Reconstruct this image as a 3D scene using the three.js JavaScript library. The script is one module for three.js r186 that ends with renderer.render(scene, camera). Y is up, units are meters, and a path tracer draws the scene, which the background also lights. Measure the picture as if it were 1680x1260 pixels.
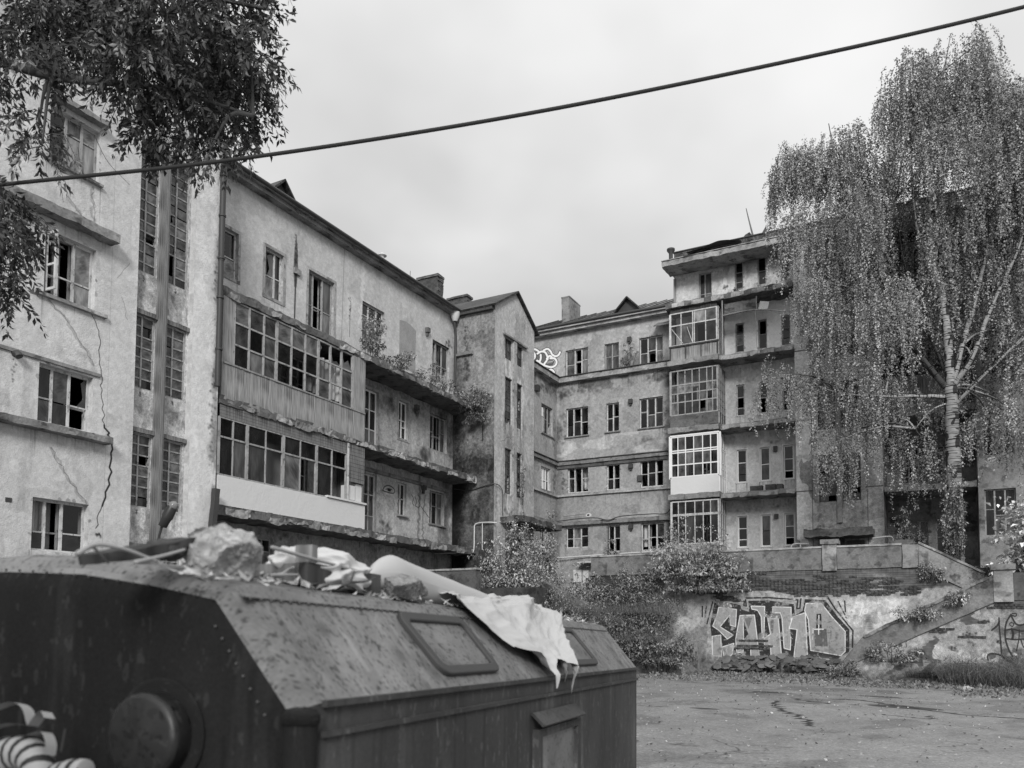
import * as THREE from 'three';
import { mergeGeometries, toCreasedNormals } from 'three/addons/utils/BufferGeometryUtils.js';

// ---------- camera, sky, sun, exposure ----------
const scene = new THREE.Scene();
const camera = new THREE.PerspectiveCamera(THREE.MathUtils.radToDeg(2 * Math.atan(951 / 1339)), 1680 / 1902, 0.1, 900);
camera.position.set(0, 1.65, 0);
camera.rotation.set(Math.atan(79 / 1339), THREE.MathUtils.degToRad(28.27), THREE.MathUtils.degToRad(0.28), 'YXZ');
camera.setViewOffset(1680, 1902, 0, 0, 1680, 1260);      // shift lens, verticals nearly parallel
camera.focus = 32; camera.userData.fStop = 3.2;
const renderer = new THREE.WebGLRenderer({ antialias: true });
renderer.shadowMap.enabled = true;
renderer.toneMapping = THREE.LinearToneMapping;
renderer.toneMappingExposure = 1.72;
const SUN = { dir: new THREE.Vector3(0.44, 0.52, 0.72).normalize(), intensity: 1.5 };
const SKY = { level: 0.405, zenith: 1.1, contrast: 0.62 };

// ---------- noise ----------
function rand(seed) { let a = seed >>> 0; return () => { a = (a + 0x6d2b79f5) >>> 0; let t = Math.imul(a ^ (a >>> 15), 1 | a); t = (t + Math.imul(t ^ (t >>> 7), 61 | t)) ^ t; return ((t ^ (t >>> 14)) >>> 0) / 4294967296; }; }
const h2 = (x, y) => { let n = Math.imul(x | 0, 374761393) + Math.imul(y | 0, 668265263) | 0; n = Math.imul(n ^ (n >>> 13), 1274126177); return ((n ^ (n >>> 16)) >>> 0) / 4294967296; };
function vn(x, y) { const i = Math.floor(x), j = Math.floor(y); let f = x - i, g = y - j; f = f * f * (3 - 2 * f); g = g * g * (3 - 2 * g); const a = h2(i, j), b = h2(i + 1, j), c = h2(i, j + 1), d = h2(i + 1, j + 1); return a + (b - a) * f + (c - a) * g + (a - b - c + d) * f * g; }
function fbm(x, y, o = 4) { let s = 0, a = 0.5, t = 0; for (let i = 0; i < o; i++) { s += a * vn(x + i * 17.3, y + i * 31.7); t += a; a *= 0.5; x *= 2.03; y *= 2.03; } return s / t; }
const h3 = (x, y, z) => h2(x + z * 57, y - z * 113);
function vn3(x, y, z) { const k = Math.floor(z); let h = z - k; h = h * h * (3 - 2 * h); return vn(x + k * 57.31, y - k * 113.7) * (1 - h) + vn(x + (k + 1) * 57.31, y - (k + 1) * 113.7) * h; }
const clamp = (v, a = 0, b = 1) => Math.min(b, Math.max(a, v));
const sm = (a, b, x) => { const t = clamp((x - a) / (b - a)); return t * t * (3 - 2 * t); };
const lerp = (a, b, t) => a + (b - a) * t;

{ // overcast sky, computed: soft cloud sheet, brighter towards the zenith
  const W = 1024, H = 512, d = new Float32Array(W * H * 4);
  for (let j = 0; j < H; j++) for (let i = 0; i < W; i++) {
    const el = (j + 0.5) / H * Math.PI - Math.PI / 2, az = (i + 0.5) / W * Math.PI * 2, s = Math.sin(el), c = Math.cos(el);
    let v;
    if (s > 0) { const q = 1 / (s + 0.22), x = c * Math.cos(az) * q, y = c * Math.sin(az) * q; const n = 0.6 * (fbm(x * 1.3 + 40, y * 1.3 + 9, 6) - 0.5) + 0.5 * (fbm(x * 4.2 + 3, y * 4.2 + 19, 4) - 0.5) * fbm(x * 0.8, y * 0.8 + 5, 3); v = SKY.level * (1 + SKY.zenith * s * s * s) * (1 + SKY.contrast * n * 2); } else v = 0.22;
    const k = (j * W + i) * 4; d[k] = v; d[k + 1] = v; d[k + 2] = v; d[k + 3] = 1;
  }
  const t = new THREE.DataTexture(d, W, H, THREE.RGBAFormat, THREE.FloatType);
  t.mapping = THREE.EquirectangularReflectionMapping; t.magFilter = THREE.LinearFilter; t.minFilter = THREE.LinearFilter; t.needsUpdate = true;
  scene.background = t; scene.environment = t;
}
const sun = new THREE.DirectionalLight(new THREE.Color(1, 0.995, 0.985), SUN.intensity);
sun.name = 'sun'; sun.position.copy(SUN.dir).multiplyScalar(120); sun.target.position.set(-8, 0, -25); scene.add(sun, sun.target); sun.target.name = 'sun_target';
sun.castShadow = true; sun.shadow.radius = 28; sun.shadow.mapSize.set(4096, 4096);
Object.assign(sun.shadow.camera, { left: -60, right: 60, top: 60, bottom: -60, near: 1, far: 320 });

// ---------- helpers: names, tags, geometry ----------
const V = (x, y, z) => new THREE.Vector3(x, y, z);
const names = {};
function numbered(n) { const k = names[n] = (names[n] ?? -1) + 1; return k ? `${n}_${String(k).padStart(3, '0')}` : n; }
const partCount = new WeakMap();
function partName(parent, n) { let m = partCount.get(parent); if (!m) partCount.set(parent, m = {}); const k = m[n] = (m[n] ?? -1) + 1; return k ? `${n}_${String(k).padStart(3, '0')}` : n; }
function tag(o, label, category, group) { o.userData.label = label; o.userData.category = category; if (group) o.userData.group = group; return o; }
function thing(name, label, category, pos = [0, 0, 0], group) { const o = new THREE.Group(); o.name = numbered(name); o.position.set(...pos); scene.add(o); return tag(o, label, category, group); }
function part(parent, name, geo, mat, m) { const o = new THREE.Mesh(geo, mat); o.name = partName(parent, name); o.castShadow = o.receiveShadow = true; if (m) o.applyMatrix4(m); parent.add(o); return o; }
function struct(name, geo, mat) { const o = new THREE.Mesh(geo, mat); o.name = numbered(name); o.userData.kind = 'structure'; o.castShadow = o.receiveShadow = true; scene.add(o); return o; }
const stuff = (o) => { o.userData.kind = 'stuff'; return o; };

function metric(g) { // texture coordinates in metres, by the face's main direction
  if (g.index) g = g.toNonIndexed();
  g.computeVertexNormals();
  const p = g.attributes.position, n = g.attributes.normal, uv = new Float32Array(p.count * 2);
  for (let i = 0; i < p.count; i++) { const a = Math.abs(n.getX(i)), b = Math.abs(n.getY(i)), c = Math.abs(n.getZ(i)); let u, v; if (a >= b && a >= c) { u = p.getZ(i); v = p.getY(i); } else if (b >= c) { u = p.getX(i); v = p.getZ(i); } else { u = p.getX(i); v = p.getY(i); } uv[i * 2] = u; uv[i * 2 + 1] = v; }
  g.setAttribute('uv', new THREE.BufferAttribute(uv, 2));
  return g;
}
const bx = (x0, x1, y0, y1, z0, z1) => { const g = new THREE.BoxGeometry(Math.abs(x1 - x0), Math.abs(y1 - y0), Math.abs(z1 - z0)); g.translate((x0 + x1) / 2, (y0 + y1) / 2, (z0 + z1) / 2); return metric(g); };
function merge(list) { return mergeGeometries(list.map((g) => { const q = g.index ? g.toNonIndexed() : g; for (const k of Object.keys(q.attributes)) if (!['position', 'normal', 'uv'].includes(k)) q.deleteAttribute(k); if (!q.attributes.uv) q.setAttribute('uv', new THREE.BufferAttribute(new Float32Array(q.attributes.position.count * 2), 2)); return q; })); }
function disp(g, amp, freq, seed = 0, smooth = false) { // rough, broken surface: noise by position, so that seams stay shut
  if (g.index && !smooth) g = g.toNonIndexed();
  const p = g.attributes.position;
  for (let i = 0; i < p.count; i++) {
    const x = p.getX(i), y = p.getY(i), z = p.getZ(i); let a = 0, b = 0, c = 0, k = 1, f = freq;
    for (let o = 0; o < 3; o++) { a += k * (vn3(x * f + seed, y * f, z * f) - 0.5); b += k * (vn3(x * f, y * f + seed + 40, z * f) - 0.5); c += k * (vn3(x * f + 90, y * f, z * f + seed) - 0.5); k *= 0.5; f *= 2.1; }
    p.setXYZ(i, x + a * amp, y + b * amp, z + c * amp);
  }
  return smooth ? (g.computeVertexNormals(), g) : metric(g);
}
function rough(x0, x1, y0, y1, z0, z1, amp, cell, seed) { const w = x1 - x0, h = y1 - y0, d = z1 - z0; const g = new THREE.BoxGeometry(w, h, d, Math.max(1, Math.round(w / cell)), Math.max(1, Math.round(h / cell)), Math.max(1, Math.round(d / cell))); g.translate((x0 + x1) / 2, (y0 + y1) / 2, (z0 + z1) / 2); return disp(g, amp, 1 / cell * 0.45, seed); }
function tube(pts, r0, r1 = r0, sides = 6, segs = 0) { // a tapered tube through points
  const c = new THREE.CatmullRomCurve3(pts.map((p) => p.isVector3 ? p : V(...p))), n = segs || Math.max(2, pts.length * 3), fr = c.computeFrenetFrames(n), pos = [], uv = [], idx = [], L = c.getLength();
  for (let i = 0; i <= n; i++) { const t = i / n, p = c.getPointAt(t), r = lerp(r0, r1, t); for (let k = 0; k <= sides; k++) { const a = k / sides * Math.PI * 2, q = fr.normals[i].clone().multiplyScalar(Math.cos(a) * r).addScaledVector(fr.binormals[i], Math.sin(a) * r).add(p); pos.push(q.x, q.y, q.z); uv.push(k / sides, t * L); } }
  for (let i = 0; i < n; i++) for (let k = 0; k < sides; k++) { const a = i * (sides + 1) + k, b = a + sides + 1; idx.push(a, a + 1, b, b, a + 1, b + 1); }
  for (const [e, s] of [[0, 1], [n, -1]]) { const at = pos.length / 3, p = c.getPointAt(e / n); pos.push(p.x, p.y, p.z); uv.push(0.5, e / n * L); for (let k = 0; k < sides; k++) { const a = e * (sides + 1) + k; s > 0 ? idx.push(at, a + 1, a) : idx.push(at, a, a + 1); } }
  const g = new THREE.BufferGeometry(); g.setAttribute('position', new THREE.Float32BufferAttribute(pos, 3)); g.setAttribute('uv', new THREE.Float32BufferAttribute(uv, 2)); g.setIndex(idx); g.computeVertexNormals(); return g;
}
class Leaves { // many small folded leaves in one mesh
  constructor() { this.p = []; this.n = []; this.c = []; }
  add(o, dir, side, len, wid, tone) { // base point, direction, sideways direction
    const nn = V().crossVectors(side, dir).normalize(), m = o.clone().addScaledVector(dir, len * 0.45), t = o.clone().addScaledVector(dir, len).addScaledVector(nn, -len * 0.12);
    const l = m.clone().addScaledVector(side, -wid / 2).addScaledVector(nn, wid * 0.18), r = m.clone().addScaledVector(side, wid / 2).addScaledVector(nn, wid * 0.18);
    for (const [a, b, c] of [[o, m, l], [l, m, t], [o, r, m], [m, r, t]]) { const q = V().crossVectors(b.clone().sub(a), c.clone().sub(a)).normalize(); for (const v of [a, b, c]) { this.p.push(v.x, v.y, v.z); this.n.push(q.x, q.y, q.z); this.c.push(tone, tone, tone); } }
  }
  flat(o, dir, side, len, wid, tone) { const nn = V().crossVectors(side, dir).normalize(), m = o.clone().addScaledVector(dir, len * 0.45), t = o.clone().addScaledVector(dir, len), l = m.clone().addScaledVector(side, -wid / 2), r = m.addScaledVector(side, wid / 2); for (const v of [o, r, l, l, r, t]) { this.p.push(v.x, v.y, v.z); this.n.push(nn.x, nn.y, nn.z); this.c.push(tone, tone, tone); } }
  geo() { const g = new THREE.BufferGeometry(); g.setAttribute('position', new THREE.Float32BufferAttribute(this.p, 3)); g.setAttribute('normal', new THREE.Float32BufferAttribute(this.n, 3)); g.setAttribute('color', new THREE.Float32BufferAttribute(this.c, 3)); return g; }
}
const rv = (r) => { const z = r() * 2 - 1, a = r() * 6.2832, s = Math.sqrt(1 - z * z); return V(s * Math.cos(a), z, s * Math.sin(a)); };

// ---------- textures and materials ----------
const s2l = (v) => v <= 0.04045 ? v / 12.92 : Math.pow((v + 0.055) / 1.055, 2.4), l2s = (v) => v <= 0.0031308 ? v * 12.92 : 1.055 * Math.pow(v, 1 / 2.4) - 0.055;
function canvasTex(w, h, fn, srgb = true) { // fn(x, y) -> 0..1
  const c = document.createElement('canvas'); c.width = w; c.height = h; const x = c.getContext('2d'), im = x.createImageData(w, h), d = im.data;
  for (let j = 0; j < h; j++) for (let i = 0; i < w; i++) { const v = clamp(fn(i, j)) * 255, k = (j * w + i) * 4; d[k] = d[k + 1] = d[k + 2] = v; d[k + 3] = 255; }
  x.putImageData(im, 0, 0);
  const t = new THREE.CanvasTexture(c); t.wrapS = t.wrapT = THREE.RepeatWrapping; if (srgb) t.colorSpace = THREE.SRGBColorSpace; t.magFilter = THREE.LinearFilter; t.ctx = x; return t;
}
function tiled(px, metres, fn, srgb) { // fn of a point on a torus, so that the tile closes: blend of four shifted samples
  const t = canvasTex(px, px, (i, j) => { const u = i / px, v = j / px, a = sm(0, 1, u), b = sm(0, 1, v), f = (x, y) => fn(x * metres, y * metres); return (f(u, v) * (1 - a) + f(u - 1, v) * a) * (1 - b) + (f(u, v - 1) * (1 - a) + f(u - 1, v - 1) * a) * b; }, srgb);
  t.repeat.set(1 / metres, 1 / metres); return t;
}
const B = {
  plaster: tiled(512, 2, (x, y) => 0.5 + 0.9 * (fbm(x * 9, y * 9, 4) - 0.5) + 0.5 * (fbm(x * 40, y * 40, 2) - 0.5), false),
  grain: tiled(256, 1, (x, y) => 0.55 + 0.7 * (fbm(x * 34, y * 2.2, 3) - 0.5), false),
  lump: tiled(512, 2, (x, y) => fbm(x * 5, y * 5, 5), false),
};
const T = {
  concrete: tiled(512, 3, (x, y) => 0.62 + 0.42 * (fbm(x * 2, y * 2, 5) - 0.5) + 0.2 * (fbm(x * 24, y * 24, 2) - 0.5) - 0.25 * sm(0.62, 0.75, fbm(x * 4 + 9, y * 4, 3))),
  wood: tiled(512, 1, (x, y) => 0.62 + 0.6 * (fbm(x * 26, y * 1.6, 4) - 0.5) + 0.25 * (fbm(x * 3, y * 3, 3) - 0.5)),
  rust: tiled(1024, 2, (x, y) => 0.5 + 0.5 * (fbm(x * 3, y * 1.2, 5) - 0.5) + 0.25 * (fbm(x * 14, y * 5, 3) - 0.5) - 0.4 * sm(0.66, 0.74, fbm(x * 17, y * 17, 3)) + 0.25 * sm(0.68, 0.78, fbm(x * 22 + 7, y * 9 + 5, 3))),
  bark: canvasTex(256, 512, (i, j) => { const u = i / 256, v = j / 512 * 4; let a = 0.80 + 0.2 * (fbm(u * 9, v * 9, 3) - 0.5); const q = vn(u * 5 + 3, v * 9), w = vn(u * 3, v * 22); if (w > 0.68 && q > 0.35) a *= 0.3; if (fbm(u * 3 + 5, v * 0.9 + 2, 3) > 0.6) a *= 0.35; return a; }),
  paint: tiled(256, 1, (x, y) => 0.88 + 0.3 * (fbm(x * 6, y * 6, 4) - 0.5) - 0.3 * sm(0.66, 0.72, fbm(x * 20 + 3, y * 9, 3))),
  stone: tiled(512, 0.5, (x, y) => 0.76 + 0.35 * (fbm(x * 14, y * 14, 5) - 0.5) + 0.3 * (fbm(x * 70, y * 70, 2) - 0.5)),
  smudge: tiled(512, 1, (x, y) => 0.6 + 0.75 * (fbm(x * 3, y * 2, 5) - 0.5) + 0.25 * (fbm(x * 30, y * 6, 2) - 0.5)),
  brick: tiled(256, 0.6, (x, y) => 0.5 + 0.5 * (fbm(x * 12, y * 12, 4) - 0.5)),
};
T.bark.repeat.set(1, 0.5);
function M(v, o = {}) { // v: linear base tone; with a map the map's tones scale it
  const { bump, bumpScale, ...r } = o;
  const m = new THREE.MeshStandardMaterial({ roughness: 0.92, metalness: 0, ...r }); m.color.setRGB(v, v, v);
  if (bump) { m.bumpMap = bump; m.bumpScale = bumpScale ?? 0.01; }
  return m;
}
const mats = {
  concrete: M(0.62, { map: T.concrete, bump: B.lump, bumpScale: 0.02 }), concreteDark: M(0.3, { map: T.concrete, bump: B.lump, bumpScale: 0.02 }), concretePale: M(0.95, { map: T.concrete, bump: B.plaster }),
  plankPale: M(0.75, { map: T.wood, bump: B.grain, bumpScale: 0.006 }), plankGrey: M(0.42, { map: T.wood, bump: B.grain, bumpScale: 0.006 }), plankDark: M(0.16, { map: T.wood, bump: B.grain, bumpScale: 0.006 }),
  frame: M(0.72, { map: T.paint, bump: B.grain, bumpScale: 0.003 }), frameGrey: M(0.44, { map: T.paint, bump: B.grain, bumpScale: 0.003 }), frameDark: M(0.2, { map: T.wood, bump: B.grain, bumpScale: 0.003 }), frameWhite: M(0.78, { roughness: 0.6 }),
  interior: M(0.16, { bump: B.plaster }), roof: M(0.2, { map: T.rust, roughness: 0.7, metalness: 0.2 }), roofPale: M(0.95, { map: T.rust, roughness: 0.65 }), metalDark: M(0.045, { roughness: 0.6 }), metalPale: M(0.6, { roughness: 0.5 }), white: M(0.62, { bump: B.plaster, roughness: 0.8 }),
  brickDark: M(0.3, { map: T.brick, bump: B.lump }), brick2: M(0.42, { map: T.brick, bump: B.lump }), brick3: M(0.22, { map: T.brick, bump: B.lump }),
  paneDust: M(0.13, { roughness: 0.28 }), paneDust2: M(0.2, { roughness: 0.35 }), paneDark: M(0.04, { roughness: 0.2 }), panePale: M(0.36, { roughness: 0.5 }), board: M(0.45, { map: T.wood }), cloth: M(0.5, { roughness: 1, side: THREE.DoubleSide }),
  bark: M(0.52, { map: T.bark }), twig: M(0.06), twigPale: M(0.3), leafDark: M(1, { vertexColors: true, roughness: 0.85 }),
};
mats.glass = new THREE.MeshPhysicalMaterial({ roughness: 0.04, transmission: 1, thickness: 0, ior: 1.5 }); mats.glass.color.setRGB(0.6, 0.6, 0.6);
mats.leaf = new THREE.MeshPhysicalMaterial({ roughness: 0.8, transmission: 0.25, thickness: 0, vertexColors: true, side: THREE.DoubleSide }); mats.leaf.color.setRGB(1, 1, 1);
mats.leaf = mats.leafDark; mats.leafDark.side = THREE.DoubleSide;

// a wall's own colour map over u0..u1 by v0..v1 metres; tone(u, v) gives sRGB 0..1; draw paints lettering, cracks, stains and a painted shadow line
function wallTex(u0, u1, v0, v1, ppm, tone, draw, wear) {
  const w = Math.min(2048, Math.round((u1 - u0) * ppm)), h = Math.min(2048, Math.round((v1 - v0) * ppm)), sx = w / (u1 - u0), sy = h / (v1 - v0);
  const t = canvasTex(w, h, (i, j) => tone(u0 + i / sx, v1 - j / sy));
  if (draw) { const c = t.ctx; c.save(); c.setTransform(sx, 0, 0, -sy, -u0 * sx, v1 * sy); c.lineCap = c.lineJoin = 'round'; draw(c); c.restore(); t.needsUpdate = true;
    if (wear) { const im = c.getImageData(0, 0, w, h), d = im.data; for (let j = 0; j < h; j++) for (let i = 0; i < w; i++) { const u = u0 + i / sx, v = v1 - j / sy, k = wear(u, v); if (k > 0) { const q = (j * w + i) * 4, x = lerp(d[q], clamp(tone(u, v)) * 255, k); d[q] = d[q + 1] = d[q + 2] = x; } } c.putImageData(im, 0, 0); } }
  t.repeat.set(1 / (u1 - u0), 1 / (v1 - v0)); t.offset.set(-u0 / (u1 - u0), -v0 / (v1 - v0)); return t;
}
function plaster(u, v, seed, base, k = 1) { // weathered render: blotches, runs, grain, lost patches
  const a = fbm(u * 0.3 + seed, v * 0.3, 3) - 0.5, b = fbm(u * 1.3 + seed, v * 1.1 + 5, 4) - 0.5, c = fbm(u * 4.5 + seed, v * 0.45, 3) - 0.5, d = fbm(u * 11, v * 11 + seed, 2) - 0.5, e = h2(u * 997 + seed, v * 991) - 0.5;
  let r = base + k * (0.08 * a + 0.06 * b + 0.08 * c + 0.16 * d + 0.16 * e);
  const p = fbm(u * 0.9 + seed * 3 + 11, v * 0.9 + 7, 4); r -= k * 0.07 * sm(0.63, 0.66, p) * (0.5 + fbm(u * 7, v * 7, 2)); r += k * 0.05 * sm(0.63, 0.66, fbm(u * 1.7 + 3, v * 1.3 + seed * 2, 4));
  return r;
}
const wmat = (t) => M(1, { map: t, bump: B.plaster, bumpScale: 0.012, roughness: 0.95 });
function crack(c, pts, w, tone, seed, jag = 0.05) { const r = rand(seed); c.strokeStyle = tone; c.lineWidth = w; c.beginPath(); for (let i = 0; i < pts.length - 1; i++) { const [a, b] = [pts[i], pts[i + 1]], n = Math.ceil(Math.hypot(b[0] - a[0], b[1] - a[1]) / 0.12); for (let k = 0; k <= n; k++) { const x = lerp(a[0], b[0], k / n) + (k && k < n ? (r() - 0.5) * jag * 2 : 0), y = lerp(a[1], b[1], k / n) + (r() - 0.5) * jag; i || k ? c.lineTo(x, y) : c.moveTo(x, y); } } c.stroke(); }
function blot(c, x, y, rx, ry, a, seed, n = 26) { const r = rand(seed); for (let i = 0; i < n; i++) { const px = x + (r() + r() - 1) * rx, py = y + (r() + r() - 1) * ry, q = (0.15 + r() * 0.35) * Math.min(rx, ry) + 0.02; const g = c.createRadialGradient(px, py, 0, px, py, q); g.addColorStop(0, `rgba(20,20,20,${a * (0.4 + r() * 0.6)})`); g.addColorStop(1, 'rgba(20,20,20,0)'); c.fillStyle = g; c.fillRect(px - q, py - q, 2 * q, 2 * q); } }
function runs(c, u0, u1, v, seed, n, len, a = 0.2) { // rain runs below an edge
  const r = rand(seed); for (let i = 0; i < n; i++) { const u = lerp(u0, u1, r()), l = len * (0.15 + r() * r() * 1.1), w = 0.012 + 0.06 * r() * r(), g = c.createLinearGradient(0, v, 0, v - l); const d = r() < 0.8 ? 30 : 215, k = a * (0.3 + 0.9 * r()); g.addColorStop(0, `rgba(${d},${d},${d},${k})`); g.addColorStop(1, `rgba(${d},${d},${d},0)`); c.fillStyle = g; c.beginPath(); c.moveTo(u - w / 2, v); c.lineTo(u + w / 2, v); c.lineTo(u + w * 0.3 + (r() - 0.5) * 0.03, v - l); c.lineTo(u - w * 0.3, v - l); c.fill(); }
}
function sillRuns(c, holes, seed) { holes.forEach(([a, b, v0, v1], i) => { runs(c, a - 0.06, b + 0.06, v0, seed + i * 3, 9, 0.9, 0.22); runs(c, a - 0.06, a + 0.05, v0, seed + i * 3 + 1, 3, 1.3, 0.3); runs(c, b - 0.05, b + 0.06, v0, seed + i * 3 + 2, 3, 1.3, 0.3); const r = rand(seed + i), n = 10; for (let k = 0; k < n; k++) { const e = r() * 4 | 0, t = r(), x = e === 0 ? a - 0.02 : e === 1 ? b + 0.02 : lerp(a, b, t), y = e === 2 ? v0 - 0.02 : e === 3 ? v1 + 0.02 : lerp(v0, v1, t); c.fillStyle = `rgba(${r() < 0.6 ? '60,60,60' : '205,205,205'},${0.15 + 0.3 * r()})`; c.beginPath(); c.ellipse(x, y, 0.02 + 0.06 * r(), 0.02 + 0.06 * r(), r() * 3, 0, 7); c.fill(); } }); }
const line = (c, pts, w, col) => { c.strokeStyle = col; c.lineWidth = w; c.beginPath(); pts.forEach((p, i) => i ? c.lineTo(...p) : c.moveTo(...p)); c.stroke(); };
const poly = (c, pts, col) => { c.fillStyle = col; c.beginPath(); pts.forEach((p, i) => i ? c.lineTo(...p) : c.moveTo(...p)); c.closePath(); c.fill(); };
function curve(c, pts, w, col) { c.strokeStyle = col; c.lineWidth = w; c.beginPath(); const q = new THREE.CatmullRomCurve3(pts.map((p) => V(p[0], p[1], 0))).getPoints(pts.length * 8); q.forEach((p, i) => i ? c.lineTo(p.x, p.y) : c.moveTo(p.x, p.y)); c.stroke(); }

// ---------- facades: a frame with u to the right, v up, z outwards ----------
function facade(b, origin, turn) { const m = new THREE.Matrix4().makeRotationY(turn).setPosition(V(...origin).sub(b.position)); return { b, m, add: (n, g, mat) => part(b, n, g, mat, m), group(n) { const o = new THREE.Group(); o.name = partName(b, n); o.applyMatrix4(m); b.add(o); return o; } }; }
function wallGeo(outline, holes, t) {
  const s = new THREE.Shape(outline.map((p) => new THREE.Vector2(...p)));
  for (const [a, b, c, d] of holes) { const h = new THREE.Path(); h.moveTo(a, c); h.lineTo(a, d); h.lineTo(b, d); h.lineTo(b, c); h.closePath(); s.holes.push(h); }
  const g = new THREE.ExtrudeGeometry(s, { depth: t, bevelEnabled: false }); g.translate(0, 0, -t); return g;
}
const rect = (a, b, c, d) => [[a, c], [b, c], [b, d], [a, d]];
const unitPane = new THREE.PlaneGeometry(1, 1);
const smudges = [[0, 0], [0.37, 0.21], [0.71, 0.55], [0.15, 0.8]].map(([a, b], i) => { const t = T.smudge.clone(); t.repeat.set(0.7, 0.8); t.offset.set(a, b); t.rotation = i * 0.9; t.needsUpdate = true; return t; });
const paneSet = (v, k, o) => smudges.flatMap((t, i) => [0.75, 1.2].map((q) => M(v * q * k, { map: t, ...o })));
const paneMats = { glass: [mats.glass], dust: paneSet(0.2, 1, { roughness: 0.22 }), dust2: paneSet(0.34, 1, { roughness: 0.3 }), dark: paneSet(0.055, 1, { roughness: 0.12 }), pale: paneSet(0.6, 1, { roughness: 0.5 }), board: [mats.board] };
let paneTurn = 0; const paneMat = (k) => paneMats[k][(paneTurn = (paneTurn * 5 + 3) % 1009) % paneMats[k].length];
function pane(parent, kind, a, b, c, d, z) { if (kind === 'none') return; const o = part(parent, 'pane', unitPane, paneMat(kind)); o.scale.set(b - a, d - c, 1); o.position.set((a + b) / 2, (c + d) / 2, z); return o; }
function shard(parent, kind, a, b, c, d, z, r) { // a broken pane: part of the glass still in the frame
  const s = new THREE.Shape(); const k = r() * 4 | 0, e = 0.25 + r() * 0.4, w = b - a, h = d - c, P = [[[0, 0], [1, 0], [0.6, e], [0.25, e * 0.6], [0, 0.8]], [[0, 1], [1, 1], [0.9, 1 - e], [0.5, 1 - e * 0.6], [0.1, 1 - e]], [[0, 0], [0, 1], [e, 0.7], [e * 0.5, 0.4]], [[1, 0], [1, 1], [1 - e, 0.8], [1 - e * 0.6, 0.3], [0.4, 0]]][k];
  P.forEach(([x, y], i) => i ? s.lineTo(a + x * w, c + y * h) : s.moveTo(a + x * w, c + y * h));
  const o = part(parent, 'pane', new THREE.ShapeGeometry(s), paneMat(kind)); o.position.z = z;
}
function pick(r, w) { let t = 0; for (const k in w) t += w[k]; t *= r(); for (const k in w) { t -= w[k]; if (t <= 0) return k; } return 'glass'; }
const MIX = { none: 3.4, glass: 4, dust: 1.4, dust2: 0.4, dark: 2.6, shard: 1, pale: 0.2 };
let wseed = 1;
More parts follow.
